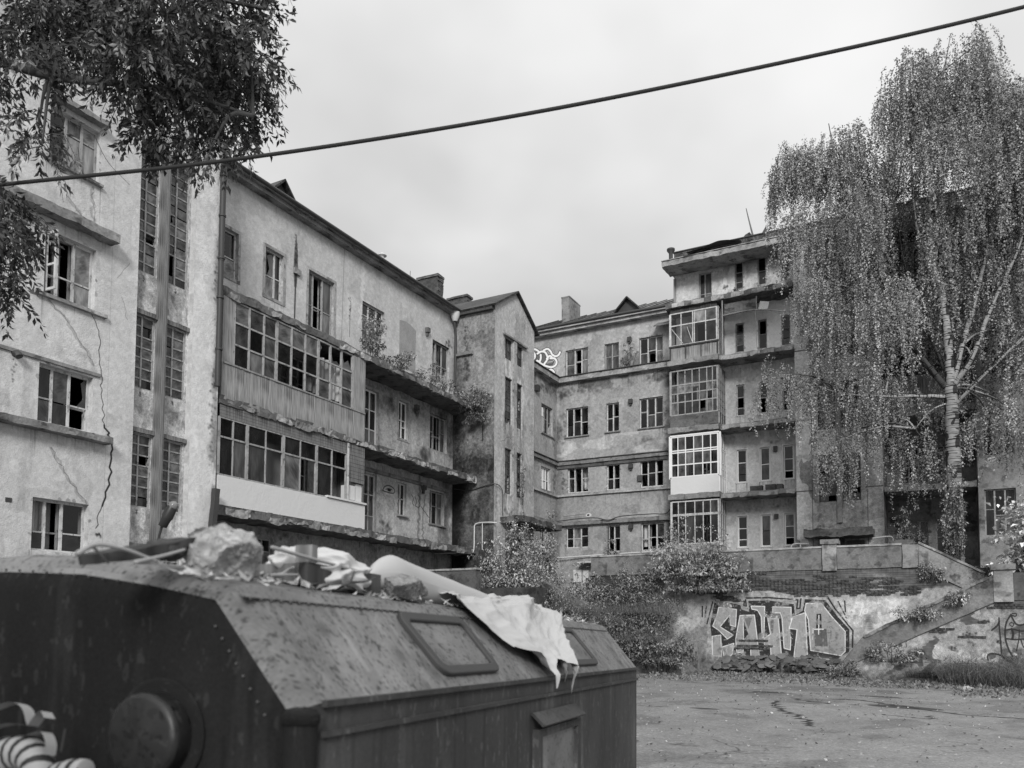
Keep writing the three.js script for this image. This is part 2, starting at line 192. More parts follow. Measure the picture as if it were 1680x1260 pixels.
function windowAt(f, u0, u1, v0, v1, o = {}) {
  const r = rand(9000 + wseed++), g = f.group(o.name || 'window'), fw = o.fw ?? 0.055, zi = -(o.inset ?? 0.11), dz = 0.06, bars = [], cols = [0, ...(o.cols || [0.5]), 1], fm = mats[o.frame || pick(r, { frame: 3, frameGrey: 3, frameDark: 0.6 })];
  bars.push(bx(u0, u0 + fw, v0, v1, zi - dz, zi), bx(u1 - fw, u1, v0, v1, zi - dz, zi), bx(u0 + fw, u1 - fw, v1 - fw, v1, zi - dz, zi), bx(u0 + fw, u1 - fw, v0, v0 + fw, zi - dz, zi));
  const X = (t) => lerp(u0, u1, t), Y = (t) => lerp(v0, v1, t), inner = [];
  for (const t of cols.slice(1, -1)) { bars.push(bx(X(t) - fw * 0.55, X(t) + fw * 0.55, v0 + fw, v1 - fw, zi - dz + 0.004, zi + 0.004)); inner.push(bx(X(t) - 0.025, X(t) + 0.025, v0, v1, zi - 0.2, zi - 0.16)); }
  for (let c = 0; c + 1 < cols.length; c++) {
    const rows = [0, ...(o.rows?.[c] ?? o.rows?.all ?? [o.tr ?? 0.42 + r() * 0.16]), 1], a = X(cols[c]) + fw * 0.6, b = X(cols[c + 1]) - fw * 0.6;
    for (const t of rows.slice(1, -1)) { const dy = (r() - 0.5) * 0.05; if (r() < 0.92) { const e = bx(a, b, -0.018, 0.018, zi - dz + 0.01, zi - 0.008); e.translate(-(a + b) / 2, 0, 0); e.rotateZ(r() < 0.12 ? (r() - 0.5) * 0.12 : 0); e.translate((a + b) / 2, Y(t) + dy * (o.rows ? 0.2 : 1), 0); bars.push(e); } if (r() < 0.6) inner.push(bx(a, b, Y(t) - 0.02, Y(t) + 0.02, zi - 0.2, zi - 0.165)); }
    for (let k = 0; k + 1 < rows.length; k++) { let kind = o.panes?.[c]?.[k] ?? pick(r, o.mix || MIX); const q = [a, b, Y(rows[k]) + 0.018, Y(rows[k + 1]) - 0.018, zi - 0.03]; kind === 'shard' ? shard(g, r() < 0.5 ? 'dust' : 'glass', ...q, r) : pane(g, kind, ...q); }
  }
  part(g, 'frame', merge(bars), fm);
  if (o.inner !== false && inner.length) part(g, 'inner_frame', merge(inner), mats.frameGrey);
  if (o.inner !== false && u1 - u0 > 0.7 && r() < 0.34) { const w = (u1 - u0) * (0.3 + 0.4 * r()), hh = (v1 - v0) * (0.5 + 0.5 * r()), left = r() < 0.5, q = new THREE.PlaneGeometry(w, hh, 20, 4), p = q.attributes.position; for (let i = 0; i < p.count; i++) { const s = 1 - 0.3 * clamp((0.5 * hh - p.getY(i)) / hh) * vn(p.getX(i) * 3 + wseed, 2); p.setXYZ(i, p.getX(i) * s, p.getY(i), 0.03 * Math.sin(p.getX(i) * 38 + wseed)); } q.translate(left ? u0 + w / 2 : u1 - w / 2, v1 - hh / 2, zi - 0.26); q.computeVertexNormals(); part(g, 'curtain', q, mats.cloth); }
  if (o.sill) part(g, 'sill', bx(u0 - 0.08, u1 + 0.08, v0 - 0.06, v0 - 0.004, -0.1, o.sill), mats[o.sillMat || 'concrete']);
  const sw = o.sw ?? 0.1; if (o.surround) part(g, 'surround', merge([bx(u0 - sw, u0, v0 - sw, v1 + sw, 0.002, 0.02), bx(u1, u1 + sw, v0 - sw, v1 + sw, 0.002, 0.02), bx(u0, u1, v1, v1 + sw, 0.002, 0.02), bx(u0, u1, v0 - sw, v0, 0.002, 0.02)]), mats[o.surround]);
  if (o.open) { const [side, ang, k] = o.open, w = (u1 - u0) * (k ?? 0.33), s = new THREE.Group(), hh = v1 - v0 - 0.1; // an opened sash
    const q = merge([bx(0, w, 0, 0.06, -0.04, 0), bx(0, w, hh - 0.06, hh, -0.04, 0), bx(0, 0.06, 0.06, hh - 0.06, -0.04, 0), bx(w - 0.06, w, 0.06, hh - 0.06, -0.04, 0), bx(0.06, w - 0.06, hh * 0.42, hh * 0.42 + 0.05, -0.035, -0.005)]);
    if (side < 0) q.rotateY(-ang); else { q.translate(-w, 0, 0); q.rotateY(ang); }
    part(g, 'sash', q.translate(side < 0 ? u0 + fw : u1 - fw, v0 + 0.05, zi + 0.045), mats.frame); }
  return g;
}
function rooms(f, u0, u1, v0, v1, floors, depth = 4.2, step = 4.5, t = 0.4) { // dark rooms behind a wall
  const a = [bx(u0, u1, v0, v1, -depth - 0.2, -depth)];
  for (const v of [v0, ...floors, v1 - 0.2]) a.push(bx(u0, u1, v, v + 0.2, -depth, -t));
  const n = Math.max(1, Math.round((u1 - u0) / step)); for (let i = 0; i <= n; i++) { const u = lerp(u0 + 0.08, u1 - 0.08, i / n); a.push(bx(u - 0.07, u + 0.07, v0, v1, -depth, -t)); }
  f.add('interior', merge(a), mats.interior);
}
function planks(u0, u1, v0, v1, z, seed, o = {}) { // boards side by side, gaps between them, uneven ends
  const r = rand(seed), out = [], w = o.w || 0.11; let u = u0; const vertical = !o.flat, lim = vertical ? u1 : v1; if (!vertical) u = v0;
  while (u < lim - 0.02) { const e = Math.min(lim, u + w * (0.85 + r() * 0.3)), j = (r() - 0.5) * 0.02, k = r() < 0.06 ? r() * 0.25 : 0; out.push(vertical ? bx(u, e - 0.008, v0 - r() * 0.05, v1 - k * 0.2, z + j - 0.02, z + j) : bx(u0, u1 - k, u, e - 0.008, z + j - 0.02, z + j)); u = e; }
  return out;
}

// ---------- ground, yard and terrace ----------
{
  const g = new THREE.PlaneGeometry(700, 700, 1, 1); g.rotateX(-Math.PI / 2); g.translate(0, -0.01, 0);
  struct('ground', metric(g), M(0.42, { map: T.concrete, bump: B.lump, bumpScale: 0.03 }));
}
const yardTex = (() => { // worn asphalt: patches, damp spots, cracks
  const U = [-14, 8], W = [-36, 0];
  const t = wallTex(U[0], U[1], W[0], W[1], 57, (u, v) => { const a = fbm(u * 0.35, v * 0.35, 4) - 0.5, b = fbm(u * 2.2, v * 1.4 + 8, 4) - 0.5, e = h2(u * 991, v * 977) - 0.5, d = fbm(u * 16, v * 16, 2) - 0.5; let r = 0.49 + 0.1 * a + 0.1 * b + 0.13 * e + 0.08 * d; r -= 0.07 * sm(0.6, 0.68, fbm(u * 0.8 + 4, v * 0.5 + 3, 4)); if (h2(u * 411 + 5, v * 397) > 0.9985) r += 0.3; return r; }, (c) => {
    for (const [x, y, a, b, k] of [[-2.8, -20.2, 0.55, 0.2, 0.8], [-4.4, -21.5, 0.5, 0.35, 0.7], [-1.2, -19.3, 0.8, 0.5, 0.85], [-1.0, -21.8, 0.7, 0.25, 0.8], [-3.9, -17, 0.5, 0.2, 0.85], [-6.2, -25, 0.7, 0.5, 0.6], [-5.6, -16.8, 0.45, 0.2, 0.8], [0.4, -18.6, 0.6, 0.3, 0.5], [-2.4, -24, 1.1, 0.4, 0.6], [-3.4, -11.5, 0.3, 0.2, 0.7]]) { blot(c, x, y, a, b, k * 0.55, 31 + x * 7, 14); }
    for (const [x, y, a, b] of [[-2.2, -20.6, 0.42, 0.16], [-0.9, -19.2, 0.75, 0.3], [-4.5, -16.7, 0.33, 0.12], [-1.6, -22, 0.5, 0.22], [-4.2, -21.9, 0.45, 0.25]]) { c.fillStyle = 'rgba(24,24,24,.62)'; c.beginPath(); c.ellipse(x, y, a, b, 0.2, 0, 7); c.fill(); }
    crack(c, [[-3.6, -19.5], [-3.1, -17.2], [-2.6, -16.4], [-2.1, -14.6]], 0.09, 'rgba(20,20,20,.85)', 5, 0.12); crack(c, [[-1.8, -20.5], [-0.6, -18.9], [0.4, -18.1], [2.6, -17.6]], 0.11, 'rgba(20,20,20,.8)', 6, 0.1);
    crack(c, [[-1.2, -17.4], [-0.4, -16.9], [-0.4, -17.7]], 0.07, 'rgba(20,20,20,.8)', 7, 0.08); crack(c, [[-3.4, -20.4], [-2.4, -19.2]], 0.1, 'rgba(20,20,20,.7)', 8, 0.2); crack(c, [[-3.2, -12.2], [-2.6, -11.4], [-2.7, -10.6]], 0.02, 'rgba(25,25,25,.7)', 9, 0.06); crack(c, [[-4, -19], [-6, -17.5], [-7, -13]], 0.025, 'rgba(25,25,25,.5)', 10, 0.15);
    { const r = rand(12); for (let i = 0; i < 26; i++) { const x = -8 + r() * 10, y = -26 + r() * 20; crack(c, [[x, y], [x + (r() - 0.3) * 1.6, y + (r() - 0.5) * 1.2], [x + (r() - 0.2) * 2.6, y + (r() - 0.5) * 2]], 0.012 + 0.02 * r(), `rgba(20,20,20,${0.25 + 0.4 * r()})`, 500 + i, 0.12); } for (let i = 0; i < 40; i++) blot(c, -9 + r() * 12, -29 + r() * 24, 0.3 + r() * 0.9, 0.15 + r() * 0.4, 0.16, 600 + i, 10); for (let i = 0; i < 1500; i++) { const q = 0.008 + 0.02 * r() * r(); c.fillStyle = r() < 0.6 ? 'rgba(215,215,215,.5)' : 'rgba(25,25,25,.5)'; c.beginPath(); c.ellipse(-9 + r() * 12, -29 + r() * 25, q * 1.4, q, r() * 3, 0, 7); c.fill(); } }
  });
  return t;
})();
{ const g = new THREE.PlaneGeometry(22, 36, 60, 90); g.rotateX(-Math.PI / 2); g.translate(-3, 0, -18); const p = g.attributes.position, uv = g.attributes.uv; for (let i = 0; i < p.count; i++) { uv.setXY(i, p.getX(i), p.getZ(i)); p.setY(i, 0.012 + 0.03 * (fbm(p.getX(i) * 0.7, p.getZ(i) * 0.7, 2) - 0.5)); } g.computeVertexNormals();
  struct('asphalt_yard', g, M(1, { map: yardTex, bump: B.plaster, bumpScale: 0.012, roughness: 0.88 })); }
{ // raised ground behind the retaining wall, and the lower bank in front of the left wing
  const a = bx(-13.8, 9, 0, 3.8, -60, -32.34), b = bx(-30, -13.8, 0, 3.2, -60, -27.6), c = (() => { const s = new THREE.Shape([[-30, -0.2], [-30, 2.2], [-17.2, 2.2], [-15.6, 1.7], [-13.6, 0.7], [-11.6, 0.02], [-11.4, -0.2]].map((p) => new THREE.Vector2(...p))), g = new THREE.ExtrudeGeometry(s, { depth: 31.6, bevelEnabled: false, steps: 24 }); g.translate(0, 0, -27.6); return disp(g, 0.25, 0.5, 3); })();
  struct('terrace', merge([a, b]), M(0.16, { map: T.concrete, bump: B.lump, bumpScale: 0.03 }));
  struct('courtyard_bank', c, M(0.26, { map: T.concrete, bump: B.lump, bumpScale: 0.03 }));
}
const RT = Math.PI / 2;

// ---------- left block with the stair window strip ----------
{
  const b = thing('apartment_building', 'pale plastered block at left edge, cracked wall, concrete ledges and tall gridded stair windows', 'building', [-18.3, 0, -10]);
  const f = facade(b, [-18.3, 0, 0], RT), W = [[11.1, 12.36, 12.53, 13.85], [11.1, 12.37, 9.36, 10.86], [11.07, 12.41, 6.33, 7.69], [11.04, 12.41, 3.36, 4.57]], Wl = [12.53, 9.36, 6.33, 3.36].map((v) => [6.6, 8.0, v, v + 1.4]);
  const u0 = 3, u1 = 16.23, v0 = -0.2, v1 = 16.9;
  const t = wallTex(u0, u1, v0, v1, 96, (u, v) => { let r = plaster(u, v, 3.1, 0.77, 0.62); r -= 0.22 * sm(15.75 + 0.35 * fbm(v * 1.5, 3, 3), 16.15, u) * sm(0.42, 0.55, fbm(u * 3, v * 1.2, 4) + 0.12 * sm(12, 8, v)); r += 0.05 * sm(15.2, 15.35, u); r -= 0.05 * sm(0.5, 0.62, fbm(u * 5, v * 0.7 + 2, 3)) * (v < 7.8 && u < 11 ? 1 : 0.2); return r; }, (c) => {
    const K = 'rgba(40,40,40,.8)', K2 = 'rgba(70,70,70,.45)';
    crack(c, [[12.3, 9.25], [12.51, 8.89], [12.61, 7.85], [12.65, 7.44], [12.74, 6.61]], 0.02, K, 11); crack(c, [[12.74, 6.61], [12.94, 6.28], [12.95, 5.69], [12.94, 5.16], [12.76, 4.6]], 0.045, 'rgba(25,25,25,.9)', 12); crack(c, [[12.76, 4.6], [12.61, 4.01]], 0.022, K, 13);
    for (const [i, p] of [[[11.23, 9.18], [11.61, 8.95], [12.03, 8.47], [12.4, 8.01]], [[11.42, 5.76], [11.75, 5.27], [12.2, 4.73], [12.37, 4.55]], [[11.59, 11.87], [11.97, 11.51], [12.2, 11.37]], [[12.22, 12.4], [12.26, 11.46]]].entries()) { crack(c, p, 0.07, 'rgba(95,95,95,.28)', 20 + i, 0.06); crack(c, p, 0.018, K2, 30 + i, 0.06); }
    crack(c, [[13.1, 9.95], [13.29, 9.42]], 0.015, K2, 40); crack(c, [[13.3, 10.9], [12.95, 10.4]], 0.014, K2, 41);
    blot(c, 16.05, 7.6, 0.12, 1.9, 0.5, 3, 40); blot(c, 16.02, 11.5, 0.1, 1.6, 0.4, 4, 24); blot(c, 12.69, 3.86, 0.12, 0.06, 0.9, 5, 10); blot(c, 10.5, 7.25, 0.05, 0.35, 0.5, 6, 12);
    line(c, [[12.8, 3], [12.8, 14]], 0.012, 'rgba(70,70,70,.25)'); sillRuns(c, W, 201); runs(c, 6, 12.8, 6.1, 220, 60, 0.8, 0.2); runs(c, 6, 12.8, 11.14, 221, 50, 0.7, 0.18); runs(c, 15.35, 16.2, 16.5, 222, 20, 3, 0.12);  // first line: shadow of the slight pilaster edge, painted on the flat wall
  });
  const outline = rect(u0, u1, v0, v1), strip = [13.54, 15.3, 0.6, 14.4];
  f.add('wall', wallGeo(outline, [...W, ...Wl, strip], 0.4), wmat(t));
  const G = [[13.54, 14.27], [14.47, 15.26]], S = [[10.93, 14.3], [7.83, 9.78], [4.72, 6.65], [1.7, 3.66]], holes = [];
  for (const [a, c] of S) for (const [p, q] of G) holes.push([p + 0.02, q - 0.02, a, c]);
  const ts = wallTex(13.4, 15.4, 0.4, 14.6, 96, (u, v) => plaster(u * 1.7, v * 1.5, 7.7, 0.74, 1.3) - 0.12 * sm(0.52, 0.6, fbm(u * 5, v * 2, 4)), (c) => { for (const v of [10.9, 7.8, 4.7]) for (const u of [13.87, 14.86]) { blot(c, u, v - 0.12, 0.03, 0.1, 0.7, v * 10 + u, 8); blot(c, u, v - 0.5, 0.28, 0.4, 0.12, v * 7 + u, 12); } });
  const fs = facade(b, [-18.5, 0, 0], RT);
  fs.add('stair_wall', wallGeo(rect(13.5, 15.34, 0.5, 14.5), holes, 0.2), wmat(ts));
  const mixS = { dust: 3, dust2: 7, dark: 0.6, none: 0.6, shard: 0.4, glass: 0.3 };
  S.forEach(([a, c], i) => G.forEach(([p, q]) => { const n = i ? 7 : 12, rows = Array.from({ length: n - 1 }, (_, k) => (k + 1) / n); windowAt(fs, p + 0.02, q - 0.02, a, c, { name: 'stair_window', cols: [0.46], rows: { all: rows }, frame: 'frameGrey', inset: 0.025, fw: 0.04, mix: mixS, inner: false }); }));
  fs.add('mullion_post', merge([bx(14.27, 14.47, 0.6, 14.4, 0.003, 0.2), bx(14.33, 14.41, 0.6, 14.4, 0.203, 0.23)]), M(0.5, { map: T.wood, bump: B.grain }));
  for (const v of [9.78, 6.66, 3.66]) for (const [a, c] of [[13.56, 14.26], [14.48, 15.28]]) fs.add('lintel', rough(a, c, v + 0.003, v + 0.12, 0.003, 0.1, 0.02, 0.08, v + a), mats.plankGrey);
  const opt = [{ cols: [0.36, 0.68], tr: 0.68, frame: 'frameGrey', panes: [['dark', 'glass'], ['panePale', 'panePale'], ['pale', 'pale']], sill: 0.1 }, { cols: [0.3, 0.62], tr: 0.35, frame: 'frame', panes: [['none', 'none'], ['none', 'none'], ['pale', 'pale']], open: [-1, 1.5, 0.3], inset: 0.14 }, { cols: [0.3, 0.62], tr: 0.42, frame: 'frame', panes: [['dust', 'dark'], ['dark', 'dust'], ['none', 'shard']], inset: 0.16 }, { cols: [0.28, 0.58], tr: 0.38, frame: 'frame', panes: [['dark', 'none'], ['none', 'none'], ['dark', 'glass']], inset: 0.16 }];
  opt[0].panes[1] = ['pale', 'dust2'];
  W.forEach((w, i) => windowAt(f, ...w, opt[i])); Wl.forEach((w) => windowAt(f, ...w, { cols: [0.33, 0.66], sill: 0.08 }));
  f.add('ledge', rough(4, 12.79, 6.1, 6.26, 0.003, 0.3, 0.035, 0.09, 4), mats.concrete);
  f.add('canopy', rough(4, 12.77, 11.14, 11.36, 0.003, 0.34, 0.045, 0.1, 8), mats.concrete);
  f.add('hood', rough(11.05, 12.5, 13.98, 14.1, 0.003, 0.22, 0.03, 0.08, 9), mats.concrete);
  f.add('window_sill', bx(10.86, 12.67, 9.24, 9.32, 0.003, 0.1), mats.concretePale);
  f.add('string_course', bx(4, 12.58, 7.74, 7.82, 0.003, 0.05), mats.concrete);
  f.add('vent_pipe', tube([[10.5, 7.7, -0.1], [10.5, 7.7, 0.12], [10.52, 7.62, 0.16]], 0.07, 0.08, 8), mats.metalDark);
  f.add('wall_vent', bx(10.43, 10.57, 4.37, 4.47, 0.002, 0.012), mats.metalDark); f.add('wall_vent', bx(10.44, 10.58, 10.62, 10.78, 0.002, 0.012), mats.metalDark);
  const dp = [tube([[16.12, 14.95, 0.12], [16.12, 12.1, 0.12]], 0.085, 0.085, 8), tube([[16.12, 12.2, 0.12], [16.1, 8.45, 0.12]], 0.075, 0.075, 8)]; for (const v of [9.5, 11, 12.15, 13.4, 14.6]) dp.push(tube([[16.12, v, 0.12], [16.12, v + 0.06, 0.12]], 0.105, 0.105, 8)); for (const v of [9.5, 13.4]) dp.push(bx(16.1, 16.14, v, v + 0.03, -0.02, 0.12));
  f.add('drainpipe', merge(dp), mats.metalDark);
  f.add('roof', merge([bx(u0, u1 + 0.15, 16.9, 17.05, -9, 0.35), bx(u0, u1 + 0.1, 17.05, 17.3, -9, 0.1)]), mats.roof);
  f.add('end_wall', bx(16.0, u1 - 0.003, v0, v1, -9, -0.4), mats.concrete);
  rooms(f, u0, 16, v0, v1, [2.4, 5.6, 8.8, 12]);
}

// ---------- wing with long balconies ----------
{
  const b = thing('apartment_building', 'long wing with crumbling balcony slabs, two glazed timber balconies and weeds on the upper slab', 'building', [-19.6, 0, -23]);
  const f = facade(b, [-19.6, 0, 0], RT), u0 = 16.2, u1 = 30.75, v0 = 0, v1 = 15.85;
  const win = { a: [16.95, 18.04, 12.55, 14.05], b: [19.2, 20.03, 12.54, 14.16], c: [21.25, 22.6, 12.2, 14.2], d: [24.23, 25.62, 12.3, 14.16], e: [29.04, 30.4, 12.4, 14.19], d3: [24.47, 25.31, 8.45, 10.83], n3: [26.64, 27.3, 9.35, 10.9], w3: [28.91, 30.25, 9.35, 10.9], d2: [24.5, 25.28, 5.25, 7.54], n2: [26.66, 27.26, 6.19, 7.52], w2: [28.94, 30.1, 6.1, 7.54], g: [19.04, 19.82, 3.6, 4.52], x3: [17.2, 18.4, 8.9, 10.8], y3: [20, 21.4, 9.3, 10.9], x2: [17.2, 18.4, 5.4, 7.5], y2: [20, 21.4, 6.1, 7.5] };
  const t = wallTex(u0, u1, v0, v1, 70, (u, v) => {
    let base = v > 11.5 ? 0.735 : v > 8.3 ? 0.63 : v > 5.1 ? 0.67 : 0.6, r = plaster(u, v, 5.5, base, v > 11.5 ? 0.65 : 1.1);
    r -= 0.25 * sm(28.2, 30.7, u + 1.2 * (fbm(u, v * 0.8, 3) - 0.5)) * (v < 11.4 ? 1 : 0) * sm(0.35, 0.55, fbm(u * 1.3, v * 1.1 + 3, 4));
    if (v > 11.5 && u > 26.62 && u < 27.74 + 0.06 * fbm(v * 3, 1) && v < 14.2 + 0.1 * Math.cos((u - 27.1) * 3) && v > 12.3) r = plaster(u * 2, v * 2, 1.1, 0.58, 0.35);
    return r;
  }, (c) => {
    blot(c, 20.6, 14.2, 0.1, 1.1, 0.55, 61, 60); blot(c, 20.62, 14.3, 0.07, 0.9, 0.6, 62, 50); line(c, [[20.62, 13.9], [20.6, 12.2]], 0.07, 'rgba(35,35,35,.75)'); poly(c, [[20.6, 15.15], [20.7, 14.6], [20.72, 13.9], [20.66, 13.3], [20.55, 13.3], [20.5, 14], [20.53, 14.6]], 'rgba(50,50,50,.6)');
    line(c, [[23.13, 15.7], [23.05, 12.1]], 0.02, 'rgba(70,70,70,.6)'); crack(c, [[24.35, 15.7], [24.2, 15], [24.25, 14.2], [24, 13.2]], 0.12, 'rgba(225,225,225,.5)', 63, 0.12); blot(c, 23.5, 13.6, 0.08, 0.5, 0.45, 64, 26); line(c, [[23.52, 13.6], [23.5, 12.5]], 0.03, 'rgba(50,50,50,.6)');
    blot(c, 30.3, 14.35, 0.35, 0.2, 0.5, 65, 18); crack(c, [[28.25, 8.5], [28.2, 7], [28.1, 5.3]], 0.13, 'rgba(60,60,60,.4)', 66, 0.08); crack(c, [[28.6, 7.2], [28.45, 6.2], [28.5, 5.3]], 0.08, 'rgba(55,55,55,.4)', 67, 0.08);
    for (const [x, y, a, d] of [[26.2, 10.6, 0.8, 0.35], [28, 10.7, 0.6, 0.3], [30, 10, 0.6, 0.9], [29.9, 6.4, 0.6, 0.9], [25.9, 5.6, 0.5, 0.3], [29.5, 11, 1, 0.3], [28.6, 9, 0.5, 0.5], [24.2, 7.6, 0.6, 0.3], [20, 4.7, 3, 0.2], [27, 4.7, 3, 0.2]]) blot(c, x, y, a, d, 0.32, x * 9, 30);
    sillRuns(c, Object.values(win), 240); for (const v of [11.2, 8.0, 4.85]) runs(c, 22.5, 30.7, v, 260 + v, 70, 1.3, 0.28); runs(c, 16.3, 30.7, 15.7, 266, 90, 1.0, 0.16); runs(c, 16.3, 30.7, 12.1, 267, 60, 0.5, 0.2); for (const v of [8.75, 5.6]) for (let i = 0; i < 30; i++) blot(c, 23 + i * 0.26, v - 0.25, 0.18, 0.18, 0.16, i * 3 + v, 4);
    // the drawn eye and the scrawl beside the window
    const E = [[25.66, 7.02], [25.74, 7.16], [25.9, 7.25], [26.12, 7.28], [26.32, 7.24], [26.44, 7.14], [26.4, 7.04], [26.2, 7], [25.95, 7.0], [25.66, 7.02]]; curve(c, E, 0.035, 'rgba(30,30,30,.9)'); curve(c, [[25.85, 7.1], [26.05, 7.16], [26.25, 7.14]], 0.03, 'rgba(30,30,30,.9)'); c.fillStyle = 'rgba(25,25,25,.9)'; c.beginPath(); c.ellipse(26.08, 7.1, 0.12, 0.05, 0, 0, 7); c.fill();
    curve(c, [[27.62, 7.15], [27.75, 7.0], [27.68, 6.8], [27.8, 6.72]], 0.03, 'rgba(35,35,35,.8)'); curve(c, [[27.85, 7.1], [27.98, 6.9], [27.9, 6.72], [28.05, 6.68]], 0.03, 'rgba(35,35,35,.8)'); curve(c, [[28.05, 7.2], [28.2, 7.1], [28.12, 6.95], [28.25, 6.8], [28.1, 6.66]], 0.03, 'rgba(35,35,35,.8)'); line(c, [[28.3, 6.75], [28.9, 6.35]], 0.03, 'rgba(30,30,30,.9)');
  });
  f.add('wall', wallGeo(rect(u0, u1 + 0.4, v0, v1), Object.values(win), 0.4), wmat(t));
  const o2 = { cols: [0.5], frame: 'frame', surround: 'concretePale' };
  windowAt(f, ...win.a, { cols: [0.52], tr: 0.42, panes: [['pale', 'dust'], ['pale', 'glass']], frame: 'frame', surround: 'concretePale' }); windowAt(f, ...win.b, { cols: [0.62], tr: 0.45, frame: 'frame', panes: [['pale', 'shard'], ['dust', 'dark']], surround: 'concretePale' });
  windowAt(f, ...win.c, { cols: [0.25, 0.62], tr: 0.4, frame: 'frameGrey', panes: [['dust', 'dust'], ['none', 'none'], ['pale', 'dust2']], surround: 'concretePale' }); windowAt(f, ...win.d, { cols: [0.35, 0.7], tr: 0.75, frame: 'frame', panes: [['pale', 'dark'], ['pale', 'dark'], ['none', 'dark']] });
  windowAt(f, ...win.e, { cols: [0.3, 0.65], tr: 0.45, frame: 'frameGrey', panes: [['none', 'none'], ['none', 'glass'], ['none', 'dust']] });
  windowAt(f, ...win.d3, { name: 'balcony_door', cols: [0.5], rows: { all: [0.36, 0.68] }, frame: 'frameWhite', panes: [['board', 'glass', 'dark'], ['board', 'dark', 'glass']], surround: 'concretePale' }); windowAt(f, ...win.d2, { name: 'balcony_door', cols: [0.5], rows: { all: [0.3, 0.66] }, frame: 'frame', panes: [['board', 'dark', 'none'], ['board', 'glass', 'glass']] });
  windowAt(f, ...win.n3, { ...o2, frame: 'frameWhite', rows: [[0.5], [0.32, 0.5]], panes: [['dark', 'dark'], ['dark', 'none', 'dust']] }); windowAt(f, ...win.n2, { ...o2, surround: undefined, sill: 0.12, sillMat: 'concretePale', panes: [['board', 'pale'], ['dark', 'dark']] });
  windowAt(f, ...win.w3, { cols: [0.3, 0.7], frame: 'frameGrey', mix: { none: 4, dark: 3, dust: 1, shard: 1 } }); windowAt(f, ...win.w2, { cols: [0.26, 0.6], frame: 'frameGrey', panes: [['dark', 'none'], ['dark', 'glass'], ['pale', 'dust2']], sill: 0.06 });
  windowAt(f, ...win.g, { cols: [0.5], frame: 'frameGrey' }); for (const k of ['x3', 'y3', 'x2', 'y2']) windowAt(f, ...win[k], { cols: [0.33, 0.66], frame: 'frame' });
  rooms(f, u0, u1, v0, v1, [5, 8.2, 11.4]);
  // slabs, broken at the lip; dark tone holds soot and painted underside shade
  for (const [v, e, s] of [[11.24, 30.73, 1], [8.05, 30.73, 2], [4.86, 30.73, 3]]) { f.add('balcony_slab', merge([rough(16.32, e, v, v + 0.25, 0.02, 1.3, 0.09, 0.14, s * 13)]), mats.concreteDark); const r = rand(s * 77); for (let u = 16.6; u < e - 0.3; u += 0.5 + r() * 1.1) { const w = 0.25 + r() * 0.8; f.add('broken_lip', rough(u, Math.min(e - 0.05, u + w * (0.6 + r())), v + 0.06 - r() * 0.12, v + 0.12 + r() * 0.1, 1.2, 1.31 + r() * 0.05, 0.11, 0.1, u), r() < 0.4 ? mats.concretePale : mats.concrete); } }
  f.add('wall_bar', bx(24.4, 30.3, 7.62, 7.76, 0.01, 0.09), mats.concrete);
  // upper glazed balcony: boarded parapet, three rows of panes
  const bal = (posts, rows, v, o) => { const g = f.group('glazed_balcony'), zf = 1.27, bars = [], r = rand(o.seed), A = posts[0], Z = posts[posts.length - 1];
    posts.forEach((u, i) => bars.push(bx(u - (o.major.includes(i) ? 0.05 : 0.028), u + (o.major.includes(i) ? 0.05 : 0.028), rows[0], rows[rows.length - 1], zf - 0.07, zf)));
    rows.forEach((q) => bars.push(bx(A, Z, q - 0.025, q + 0.025, zf - 0.065, zf - 0.006)));
    part(g, 'frame', merge(bars), mats[o.frame]);
    for (let i = 0; i + 1 < posts.length; i++) for (let k = 0; k + 1 < rows.length; k++) { const q = o.pane(i, k, r), s = [posts[i] + 0.03, posts[i + 1] - 0.03, rows[k] + 0.025, rows[k + 1] - 0.025, zf - 0.04]; if (Array.isArray(q)) { const m = (s[0] + s[1]) / 2; pane(g, q[0], s[0], m, ...s.slice(2)); pane(g, q[1], m, s[1], ...s.slice(2)); part(g, 'mullion', bx(m - 0.02, m + 0.02, s[2], s[3], zf - 0.06, zf - 0.01), mats[o.frame]); } else q === 'shard' ? shard(g, 'dust2', ...s, r) : pane(g, q, ...s); }
    return g; };
  { const g = bal([16.8, 17.4, 17.99, 18.53, 19.18, 19.81, 20.43, 21.03, 21.61, 22.21], [9.27, 9.92, 10.58, 11.2], 0, { seed: 71, major: [0, 3, 6, 9], frame: 'frameGrey', pane: (i, k, r) => (i === 7 && k === 0 ? 'none' : i >= 6 && k === 2 ? 'shard' : i === 7 && k === 1 ? 'shard' : k === 2 ? pick(r, { dust: 2, dust2: 3, glass: 1 }) : pick(r, { dust: 3.5, glass: 3, dust2: 1.2, dark: 3 })) });
    stuff(part(g, 'planks', merge([...planks(16.36, 22.88, 8.24, 9.27, 1.3, 72), ...planks(16.36, 16.78, 9.28, 11.22, 1.28, 73), ...planks(22.24, 22.88, 9.28, 11.22, 1.28, 74)]), mats.plankPale));
    part(g, 'side_boards', merge([bx(22.86, 22.9, 8.3, 11.22, 0.02, 1.27), bx(16.34, 16.38, 8.3, 11.22, 0.02, 1.27)]), mats.plankGrey); part(g, 'rail', bx(16.4, 22.86, 9.24, 9.29, 1.303, 1.33), mats.plankPale);
    part(g, 'curtain', (() => { const q = new THREE.PlaneGeometry(2.3, 1.3, 40, 6); const p = q.attributes.position; for (let i = 0; i < p.count; i++) p.setZ(i, 0.05 * Math.sin(p.getX(i) * 22) + 0.03 * vn(p.getX(i) * 5, p.getY(i) * 4)); q.translate(21.1, 10.1, 1.02); q.computeVertexNormals(); return q; })(), mats.cloth); }
